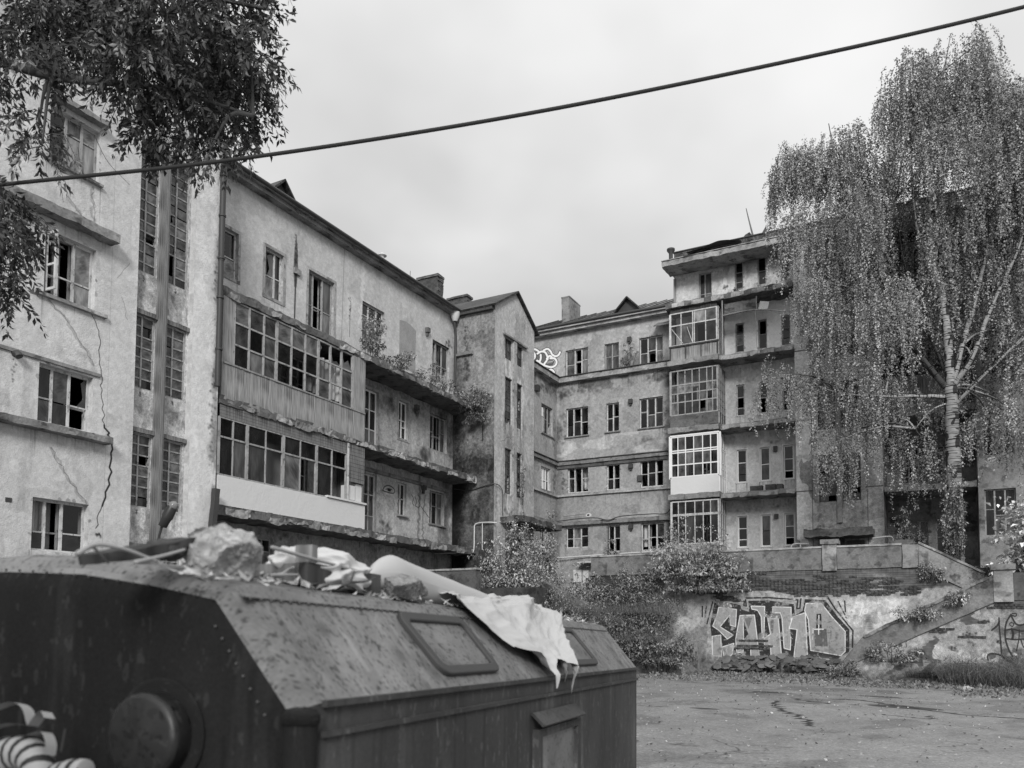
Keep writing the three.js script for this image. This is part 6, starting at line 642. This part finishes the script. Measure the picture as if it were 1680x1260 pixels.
shrub('shrub', 'shadowed scrub behind the far end of the van roof', 'shrub', [-13.6, 0.2, -27.6], [1.8, 2.6, 0.9], 4680, 0.1, 0.211, 109);
shrub('shrub', 'leafy mass left of the tall shrub beside the low wall', 'shrub', [-17.6, 2.2, -29.6], [1.2, 1.5, 0.8], 2340, 0.1, 0.234, 110);
shrub('shrub', 'pale sapling behind the parapet in front of the lower bay', 'shrub', [-10.6, 4.3, -35.2], [0.7, 2.4, 0.5], 1170, 0.11, 0.351, 111);
shrub('shrub', 'thin sapling against the wall beside the second ground floor window', 'shrub', [-15.1, 4.2, -38.6], [0.35, 2.2, 0.3], 546, 0.12, 0.351, 112);
shrub('stair_weed', 'small leafy weed growing on the upper sloping parapet', 'weed', [-0.55, 3.3, -31.8], [0.5, 0.75, 0.3], 806, 0.08, 0.304, 113, { group: 'weeds on the stair parapets' });
shrub('stair_weed', 'trailing weed in the middle of the front sloping parapet', 'weed', [-1.0, 1.9, -28.75], [0.75, 0.6, 0.3], 1170, 0.08, 0.328, 114, { group: 'weeds on the stair parapets' });
shrub('stair_weed', 'leafy clump near the top of the front sloping parapet', 'weed', [0.25, 2.35, -28.7], [0.4, 0.55, 0.25], 650, 0.09, 0.374, 115, { group: 'weeds on the stair parapets' });
shrub('stair_weed', 'fern like weed below the front sloping parapet', 'weed', [-1.7, 0.6, -28.7], [0.8, 0.75, 0.3], 1170, 0.09, 0.281, 116, { group: 'weeds on the stair parapets' });
shrub('stair_weed', 'scrub at the foot of the front parapet beside the big leaved plants', 'weed', [-3.0, 0, -28.7], [0.8, 0.6, 0.5], 1170, 0.09, 0.211, 117, { group: 'weeds on the stair parapets' });
shrub('shrub', 'bright broad leafed bush at the right edge above the pillar', 'shrub', [2.15, 3.0, -31.0], [0.85, 3.2, 0.8], 1950, 0.2, 0.562, 118, { spread: 0.4 });
shrub('shrub', 'dark rounded bush behind the square pillar', 'shrub', [1.5, 2.6, -32.6], [1.1, 1.7, 0.6], 2340, 0.08, 0.164, 119);
shrub('shrub', 'bushy scrub over the upper part of the left stair parapet', 'shrub', [-13.1, 1.4, -28.3], [1.5, 1.9, 0.6], 2600, 0.1, 0.221, 124);
shrub('shrub', 'ragged brush over the lower part of the left stair parapet', 'shrub', [-10.9, 0.4, -28.4], [1.4, 2.0, 0.5], 2800, 0.1, 0.2, 125);
shrub('climber', 'climbing plant on the wall behind the parapet, left of the birch trunk', 'climber', [-1.4, 3.9, -35.4], [0.6, 2.6, 0.5], 2080, 0.1, 0.234, 120);
shrub('climber', 'creeper wrapped round the foot of the birch trunk', 'climber', [0.15, 3.8, -33.6], [0.42, 4.4, 0.3], 1900, 0.11, 0.281, 121);
shrub('vine', 'vine climbing the entrance of the gabled tower', 'vine', [-16.6, 3.0, -34.2], [0.5, 4.3, 0.9], 2470, 0.12, 0.328, 122);
shrub('vine', 'ivy hanging in the stair slot of the gabled tower', 'vine', [-17.3, 7.3, -33.1], [0.12, 2.4, 0.25], 312, 0.09, 0.328, 123);
// weeds on the balcony slabs
const onSlab = 'weeds growing on the upper balcony slab';
shrub('balcony_weed', 'tallest leafy weed on the upper slab beside the glazed balcony', 'weed', [-18.6, 11.5, -23.6], [0.55, 1.9, 0.45], 1300, 0.1, 0.281, 131, { group: onSlab });
shrub('balcony_weed', 'low trailing weed on the upper slab under the open window', 'weed', [-18.5, 11.45, -24.8], [0.9, 0.7, 0.4], 1105, 0.09, 0.304, 132, { group: onSlab });
shrub('balcony_weed', 'grassy weed on the upper slab before the bricked up niche', 'weed', [-18.5, 11.45, -26.9], [0.9, 0.8, 0.35], 1040, 0.08, 0.351, 133, { group: onSlab });
shrub('balcony_weed', 'thin weed on the upper slab left of the last window', 'weed', [-18.5, 11.45, -28.5], [0.6, 0.8, 0.3], 494, 0.08, 0.328, 134, { group: onSlab });
shrub('balcony_weed', 'bushy growth at the end of the upper slab against the tower wall', 'weed', [-18.4, 11.2, -30.2], [0.9, 1.6, 0.75], 3380, 0.09, 0.281, 135, { group: onSlab, droop: 1 });
shrub('balcony_weed', 'dark growth hanging under the end of the upper slab', 'weed', [-18.0, 10.6, -30.3], [0.6, 0.8, 0.5], 1170, 0.09, 0.187, 136, { group: onSlab, droop: 1 });
shrub('roof_weed', 'bare weed sprouting at the ledge by the corner window', 'weed', [-14.2, 14.9, -38.9], [0.6, 1.6, 0.3], 650, 0.08, 0.304, 137);
shrub('roof_weed', 'small weeds on the top balcony slab of the five storey block', 'weed', [-8.7, 17.45, -38.1], [0.3, 0.3, 0.2], 156, 0.07, 0.234, 138);

// broad leaves at the foot of the graffiti wall
{
  const r = rand(55), t = thing('burdock_patch', 'patch of broad round leaves at the foot of the graffiti wall', 'plant', [-5.5, 0, -31.2]); const shapes = [0, 1, 2].map((s) => { const g = new THREE.CircleGeometry(1, 12); const p = g.attributes.position; for (let i = 1; i < p.count; i++) { const a = Math.atan2(p.getY(i), p.getX(i)), k = 1 + 0.12 * Math.sin(a * 5 + s) - 0.35 * Math.exp(-((a + 1.57) ** 2) * 6); p.setXYZ(i, p.getX(i) * k, p.getY(i) * k, -0.14 - 0.1 * Math.sin(a * 3 + s)); } g.computeVertexNormals(); return g; }), lm = [0.07, 0.1, 0.14].map((v) => M(v, { side: THREE.DoubleSide, roughness: 0.7 })), st = [];
  for (let i = 0; i < 210; i++) { const x = (r() - 0.5) * 4.9, z = (r() - 0.5) * 1.2 + 0.1, h = 0.18 + 0.42 * r() * (1 - Math.abs(x) / 3.4) + (z < 0 ? 0.18 : 0), s = 0.1 + r() * 0.11; const o = part(t, 'leaf', shapes[i % 3], lm[r() * 3 | 0]); o.scale.setScalar(s); o.position.set(x, h, z); o.rotation.set(-Math.PI / 2 + 0.75 * r() + 0.15, 0, r() * 6.28); o.rotation.order = 'YXZ'; o.rotation.y = (r() - 0.5) * 1.4; if (i % 2) st.push(tube([[x * 0.97, 0, z], [x, h, z]], 0.008, 0.005, 4, 2)); }
  stuff(part(t, 'stem', merge(st), mats.twig));
}
// litter and grass along the wall foot
function litter(name, label, n, place, seed, tone, len, flat = 1) { const L = new Leaves(), r = rand(seed); for (let i = 0; i < n; i++) { const [p, k] = place(r); const d = V(r() - 0.5, (r() - 0.2) * 0.5 * flat, r() - 0.5).normalize(), s = V(r() - 0.5, (r() - 0.5) * 0.5, r() - 0.5).cross(d).normalize(); const l = len * (0.5 + r()); L.add(p, d, s, l, l * 0.55, tone * (0.4 + 1.2 * r()) * (k || 1)); } const o = new THREE.Mesh(L.geo(), mats.leaf); o.name = numbered(name); tag(o, label, 'leaf litter'); stuff(o); o.castShadow = o.receiveShadow = true; scene.add(o); }
litter('leaf_litter', 'band of dead leaves and debris along the foot of the walls', 5200, (r) => { const x = -9.5 + r() * 12, w = Math.pow(r(), 1.6); return [V(x, 0.02 + r() * 0.03, -28.6 + w * 3.2 - (x < -3 ? 2.2 * (1 - w) : 0) + 0.5 * fbm(x, 3, 2) + (x > 0 ? w * 2.4 : 0)), 1]; }, 61, 0.16, 0.09);
litter('leaf_litter_scatter', 'small pale leaves scattered over the open asphalt', 2200, (r) => [V(-9 + r() * 12, 0.036, -28.5 + Math.pow(r(), 1.3) * 24), r() < 0.5 ? 1 : 0.3], 62, 0.36, 0.045, 0.4);
function grass(name, label, cat, n, place, seed, h, tone) { const L = new Leaves(), r = rand(seed); for (let i = 0; i < n; i++) { const p = place(r), d = V((r() - 0.5) * 1.1, 1, (r() - 0.5) * 1.1).normalize(), l = h * (0.4 + 0.9 * r()), s = V(r() - 0.5, 0, r() - 0.5).normalize(); L.add(p, d, s, l * 0.6, 0.016, tone * (0.5 + r())); const q = p.clone().addScaledVector(d, l * 0.58); L.add(q, d.clone().add(V((r() - 0.5) * 1.6, -0.5 - r() * 0.8, (r() - 0.5) * 1.6)).normalize(), s, l * 0.5, 0.012, tone * (0.6 + r())); } const o = new THREE.Mesh(L.geo(), mats.leaf); o.name = numbered(name); tag(o, label, cat); stuff(o); o.castShadow = o.receiveShadow = true; scene.add(o); }
grass('tall_grass', 'tall dry grass and weeds at the foot of the right stair wall', 'grass', 5200, (r) => { const x = -0.3 + r() * 3.6; return V(x, 0, -28.7 + Math.pow(r(), 1.4) * (1.2 + 1.9 * clamp(x / 2.5))); }, 71, 1.0, 0.12);
grass('wall_weed', 'dark tuft of weeds at the base of the front stair wall', 'weed', 500, (r) => V(-1.2 + r() * 0.8, 0, -28.75 + r() * 0.3), 72, 0.6, 0.06);
grass('terrace_grass', 'rough grass and brush on the bank behind the van', 'grass', 5200, (r) => V(-18 + r() * 9, r() < 0.5 ? 2.2 : 1.2, -30.5 + r() * 3), 73, 0.6, 0.1);
{ const o = thing('rubbish_scrap', 'crumpled pale scrap in the grass at the lower right', 'rubbish', [0.35, 0, -25.6]); part(o, 'scrap', disp(new THREE.SphereGeometry(0.13, 20, 14).scale(1.3, 0.5, 1).translate(0, 0.06, 0), 0.14, 9, 4), M(0.4)); }
{ const o = thing('fallen_plank', 'broken dark plank lying at the foot of the front stair wall', 'plank', [-0.9, 0.05, -28.4]); part(o, 'board', rough(-0.5, 0.5, 0, 0.1, -0.08, 0.08, 0.02, 0.12, 4), mats.plankDark); part(o, 'board', rough(-2.4, -1.5, 0, 0.06, 0, 0.15, 0.02, 0.12, 7), mats.plankGrey); }

// ---------- weeping birch ----------
{
  const B0 = V(0.15, 3.8, -34), t = thing('birch_tree', 'tall weeping birch with white trunk forking behind the parapet', 'tree', B0.toArray()), r = rand(303), W = (x, y, z) => V(x, y, z).sub(B0);
  part(t, 'trunk', tube([W(0.2, 3.6, -34), W(0.22, 6, -34.02), W(0.2, 9.2, -34), W(0.18, 10.7, -34)], 0.29, 0.22, 14, 24), M(0.42, { map: T.bark }));
  const limbs = [[[0.18, 10.6, -34], [0.14, 12.4, -33.95], [-0.05, 14.5, -34], [-0.3, 16.3, -34], [-0.2, 20, -33.9], [0.5, 24.2, -34]], [[0.15, 10.5, -34], [-0.6, 11.6, -33.8], [-1.2, 12.7, -33.6], [-2.2, 15.5, -33.3], [-3.4, 19, -33.2], [-3.8, 21.6, -33.3]], [[0.2, 10.5, -34], [0.6, 12.2, -34.1], [1.1, 14, -34.2], [1.7, 17, -34.3], [2.0, 21, -34.4]], [[0.22, 10.6, -34], [0.9, 11.6, -33.7], [1.5, 13.2, -33.6], [2.4, 15.2, -33.5], [3.4, 18.5, -33.8]], [[0.1, 10.3, -34], [-0.8, 10.35, -33.6], [-2.0, 10.4, -33.2], [-3.6, 10.7, -33.0], [-5.4, 11.6, -32.7]], [[0.25, 9.9, -34], [1.0, 10.6, -33.6], [2.1, 11.6, -33.3], [3.4, 13, -33.1]], [[-1.2, 12.7, -33.6], [-2.6, 14.2, -33.0], [-4.2, 15.6, -32.8], [-5.4, 18.8, -33]], [[-0.05, 14.5, -34], [-0.8, 17, -33.8], [-0.9, 21.5, -33.6]], [[0.15, 10.1, -34], [-0.5, 9.7, -33.4], [-1.0, 9.0, -33]], [[0.14, 11, -34], [-0.5, 13, -34.4], [-1.3, 16, -34.5], [-1.5, 18.5, -34.4]]];
  const limbDark = M(0.16, { map: T.bark }), radii = [0.17, 0.12, 0.11, 0.1, 0.08, 0.07, 0.05, 0.07, 0.035, 0.08]; limbs.forEach((p, i) => part(t, 'limb', tube(p.map((q) => W(...q)), radii[i], 0.015, 9, 30), i === 1 || i === 9 ? M(0.08, { map: T.bark }) : mats.bark));
  // hanging strands: a short twig outwards, then straight down with leaves
  const lobes = [[0.67, 22.39, -34.00, 1.61, 2.18], [-0.77, 21.60, -33.50, 1.45, 2.08], [2.04, 20.84, -34.50, 1.37, 2.05], [0.40, 19.28, -33.80, 2.51, 2.28], [2.31, 17.25, -34.00, 1.33, 2.66], [-3.60, 20.17, -33.40, 1.3, 1.56], [-2.35, 19.15, -34.00, 1.3, 1.67], [-5.15, 19.5, -33.20, 0.95, 1.4], [-3.65, 17.3, -33.00, 1.95, 1.90], [-1.34, 16.64, -34.40, 2.13, 2.13], [1.07, 14.62, -35.2, 2.00, 2.00], [-3.75, 14.68, -32.80, 1.4, 1.65], [-2.59, 13.48, -33.00, 1.85, 1.85], [-5.6, 10.94, -32.60, 1.1, 1.19], [-3.72, 10.81, -33.00, 1.64, 1.87], [-2.04, 10.72, -34.6, 1.39, 1.62], [2.2, 12.70, -34.9, 1.08, 2.15], [-0.15, 13.52, -35.2, 0.93, 1.39], [1.7, 9.26, -35.0, 1.29, 1.29], [-1.10, 8.54, -34.80, 1.41, 1.65], [-3.58, 8.51, -33.40, 1.17, 1.41], [3.43, 17.64, -34.00, 1.31, 3.27], [3.64, 12.05, -34.00, 1.29, 2.58], [2.9, 20, -34.2, 1.3, 2.4], [3.0, 15, -34.4, 1.4, 2.2], [2.6, 8.6, -33.6, 1.2, 1.4], [0.3, 17, -34.6, 2, 1.8], [-2.7, 16.2, -33.8, 1.6, 1.8], [1.0, 11.6, -35.6, 1.6, 1.6], [-1.6, 14.2, -34.3, 1.5, 1.6]];
  const cnt = [95, 85, 85, 140, 95, 70, 60, 62, 120, 120, 100, 90, 100, 40, 78, 66, 62, 40, 44, 46, 44, 80, 70, 70, 70, 40, 80, 70, 50, 60].map((k) => Math.round(k * 2.9)), L = new Leaves(), tw2 = [];
  const lpts = limbs.flat().map((p) => V(...p));
  lobes.forEach(([x, y, z, rx, ry], li) => { { let best = lpts[0]; const e = V(x, y + ry * 0.2, z); for (const n of lpts) if (n.y < y + 0.5 && n.distanceTo(e) < best.distanceTo(e)) best = n; for (let k = 0; k < 2; k++) { const f = e.clone().add(V((r() - 0.5) * rx, (r() - 0.3) * ry * 0.8, (r() - 0.5) * rx)), m = best.clone().lerp(f, 0.5).add(V((r() - 0.5) * 0.5, 0.25, (r() - 0.5) * 0.4)); part(t, 'bough', tube([best, best.clone().lerp(m, 0.5).add(V(0, 0.12, 0)), m, f].map((q) => W(q.x, q.y, q.z)), 0.05, 0.01, 6, 12), k ? mats.bark : limbDark); } }
    for (let s = 0; s < cnt[li] * (y < 12 ? 0.62 : y < 15.5 ? 0.72 : 1); s++) {
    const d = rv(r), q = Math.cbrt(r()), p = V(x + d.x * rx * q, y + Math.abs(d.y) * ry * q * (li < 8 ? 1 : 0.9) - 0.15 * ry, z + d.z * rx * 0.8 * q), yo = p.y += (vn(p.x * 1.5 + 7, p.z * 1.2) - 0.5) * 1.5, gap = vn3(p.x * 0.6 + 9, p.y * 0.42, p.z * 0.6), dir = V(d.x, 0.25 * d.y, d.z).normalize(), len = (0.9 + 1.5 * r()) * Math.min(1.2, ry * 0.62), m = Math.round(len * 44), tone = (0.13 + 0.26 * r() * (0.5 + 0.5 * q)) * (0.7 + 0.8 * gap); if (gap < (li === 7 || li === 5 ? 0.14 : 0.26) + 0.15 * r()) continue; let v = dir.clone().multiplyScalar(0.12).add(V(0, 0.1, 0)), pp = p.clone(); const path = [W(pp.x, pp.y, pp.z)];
    for (let i = 0; i < m; i++) { const st = len / m; v.add(V((r() - 0.5) * 0.13, -0.045, (r() - 0.5) * 0.13)); const n = v.clone().normalize(); pp.addScaledVector(n, st); v.multiplyScalar(0.96); if (pp.y < 6.3) break; const ld = rv(r).multiplyScalar(0.9).add(V(0, -0.75, 0)).normalize(), lk = V().crossVectors(ld, rv(r)).normalize(), l = 0.045 + 0.05 * r(); L.flat(W(pp.x, pp.y, pp.z).addScaledVector(rv(r), 0.02 + 0.15 * r() * r()), ld, lk, l, l * 0.72, tone * (0.55 + 0.9 * r())); if (i % 12 === 11) path.push(W(pp.x, pp.y, pp.z)); }
    if (s % 6 === 0 && path.length > 1) tw2.push(tube(path, 0.009, 0.004, 3, path.length + 1));
  } });
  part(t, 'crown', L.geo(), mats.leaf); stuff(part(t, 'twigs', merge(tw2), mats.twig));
}
// ---------- foreground tree, branches hanging into the upper left ----------
{
  const B0 = V(-10.6, 0, -2.4), t = thing('ash_tree', 'dark leafy tree overhanging the upper left corner in front of the pale block', 'tree', B0.toArray()), r = rand(404), W = (x, y, z) => V(x, y, z).sub(B0);
  part(t, 'trunk', tube([W(-10.6, -0.1, -2.4), W(-10.5, 2.5, -2.45), W(-10.2, 5.2, -2.7), W(-9.8, 7.6, -3)], 0.34, 0.2, 14, 20), M(0.14, { map: T.bark }));
  const clumps = [[-7.28, 7.05, -4.26, 0.45], [-7.13, 7.48, -4.88, 0.48], [-5.82, 6.66, -4.5, 0.44], [-6.08, 7.54, -5.43, 0.45], [-5.6, 6.66, -5.18, 0.31], [-6.51, 7.01, -5.47, 0.46], [-6.07, 6.23, -4.39, 0.39], [-7.5, 7.2, -4.75, 0.42], [-7.15, 6.42, -4.06, 0.33], [-6.03, 6.08, -4.88, 0.3], [-6.07, 6.56, -5.51, 0.33], [-7.1, 5.9, -4.2, 0.2], [-6.9, 5.6, -4.12, 0.15], [-7.2, 4.72, -3.88, 0.28], [-7.36, 4.4, -4.04, 0.24], [-7.42, 5.1, -4.19, 0.2], [-7.2, 5.14, -3.85, 0.13], [-5.74, 5.69, -4.94, 0.1], [-6.20, 5.85, -4.69, 0.14], [-8.07, 6.71, -3.85, 0.62], [-7.53, 4.81, -3.70, 0.45], [-7.53, 8.31, -4.60, 0.66], [-6.15, 8.04, -4.91, 0.62], [-5.95, 8.20, -5.45, 0.48], [-7.97, 7.52, -3.28, 0.73], [-5.84, 6.2, -5.3, 0.15], [-8.6, 8.6, -3.6, 0.9], [-9.4, 7.4, -2.6, 0.9], [-9.2, 9.4, -4.2, 1], [-6.9, 9.2, -5.2, 0.8]];
  const K = [70, 74, 70, 74, 40, 66, 56, 66, 28, 32, 42, 9, 8, 34, 26, 20, 10, 8, 14, 60, 44, 70, 66, 46, 60, 10, 60, 50, 60, 60].map((k, i) => Math.round(k * ([2, 4, 5, 6, 9, 10, 18].includes(i) ? 2.4 : 1.75))), L = new Leaves(), tw2 = [], near = [], limb = [[[-9.9, 7, -2.9], [-9, 7.6, -3.4], [-8, 7.9, -4], [-6.8, 7.8, -4.8], [-5.6, 7.5, -5.4]], [[-10.1, 5.6, -2.7], [-9.2, 6.5, -3.2], [-8, 6.9, -3.9], [-7, 6.6, -4.3], [-6, 6.4, -4.7], [-5.5, 6.3, -5.2]], [[-10.3, 4.4, -2.6], [-9.2, 5.2, -3.1], [-8, 5.3, -3.6], [-7.2, 4.9, -4]], [[-9.8, 7.5, -3], [-9, 8.8, -3.7], [-7.6, 9.2, -4.7]]];
  limb.forEach((p, i) => part(t, 'limb', tube(p.map((q) => W(...q)), 0.085, 0.014, 8, 26), M(0.06)));
  const nodes = limb.flat().map((p) => V(...p));
  clumps.forEach(([x, y0, z, rad0], ci) => { const y = y0 + (ci < 19 ? 0.24 : 0.12), rad = rad0 * 0.86; let best = nodes[0]; for (const n of nodes) if (n.distanceTo(V(x, y, z)) < best.distanceTo(V(x, y, z))) best = n; tw2.push(tube([best.clone().sub(B0), W(lerp(best.x, x, 0.5), Math.max(best.y, y) * 0.5 + (best.y + y) * 0.25 + 0.08, lerp(best.z, z, 0.5)), W(x, y, z)], 0.02, 0.008, 5, 8));
    for (let s = 0; s < K[ci]; s++) { const d = rv(r), q = Math.cbrt(r()), o = V(x, y, z).addScaledVector(d, rad * q * 0.95); o.y += rad * 0.15; const v = V(d.x, -0.25 + 0.3 * d.y, d.z).normalize(), len = 0.16 + 0.22 * r(), path = [o.clone().addScaledVector(v, -0.1).sub(B0)], pp = o.clone(), tone = 0.035 + 0.07 * r() * r() + (s % 6 === 0 ? 0.13 : 0), n = 5 + (r() * 5 | 0);
      for (let i = 0; i < n; i++) { v.add(V((r() - 0.5) * 0.3, -0.2, (r() - 0.5) * 0.3)).normalize(); pp.addScaledVector(v, len / n); path.push(pp.clone().sub(B0)); const sd = V().crossVectors(v, rv(r)).normalize(), m = i === n - 1 ? 3 : 2; for (let k = 0; k < m; k++) { const ld = sd.clone().multiplyScalar(k === 2 ? 0 : k ? -1 : 1).addScaledVector(v, 0.75).add(V(0, -0.35, 0)).addScaledVector(rv(r), 0.35).normalize(), lk = V().crossVectors(ld, rv(r)).normalize(), l = 0.042 + 0.055 * r(), P = pp.clone().sub(B0).addScaledVector(ld, 0.012); const far = near.length < 280 && ci < 19 && ci > 8 && r() < 0.3; if (far) near.push([P, ld, lk, l]); else L.add(P, ld, lk, l, l * 0.36, tone * (0.7 + 0.6 * r())); } }
      if (s % 2 === 0) tw2.push(tube(path, 0.005, 0.002, 3, path.length)); if (s % 7 === 0) tw2.push(tube([V(x, y, z).sub(B0), V(x, y, z).lerp(o, 0.5).add(V(0, 0.05, 0)).sub(B0), path[0]], 0.009, 0.005, 4, 5)); } });
  const c = part(t, 'crown', L.geo(), mats.leaf); stuff(c); stuff(part(t, 'twigs', merge(tw2), mats.twig));
  const one = new Leaves(); one.add(V(0, 0, 0), V(0, 0, 1), V(1, 0, 0), 1, 0.38, 1); const lg = one.geo(); lg.deleteAttribute('color'); const lm = [0.03, 0.045, 0.07, 0.11].map((v) => M(v, { side: THREE.DoubleSide, roughness: 0.8 })), mm = new THREE.Matrix4();
  near.forEach(([p, d, k, l], i) => { const o = part(t, 'leaf', lg, lm[i % 4]); mm.makeBasis(k, V().crossVectors(d, k).normalize(), d); o.quaternion.setFromRotationMatrix(mm); o.position.copy(p); o.scale.setScalar(l); });
  for (const p of [[[-6.6, 6.0, -4.4], [-6.55, 5.8, -4.5], [-6.4, 5.6, -4.62]], [[-6.75, 5.9, -4.35], [-6.72, 5.65, -4.4], [-6.6, 5.55, -4.5]], [[-6.0, 6.0, -4.7], [-5.9, 5.8, -4.8], [-5.75, 5.7, -4.92]], [[-6.95, 5.9, -4.3], [-6.9, 5.6, -4.3], [-6.85, 5.4, -4.3]]]) part(t, 'twig', tube(p.map((q) => W(...q)), 0.004, 0.002, 4, 10), mats.twig);
}
renderer.render(scene, camera);
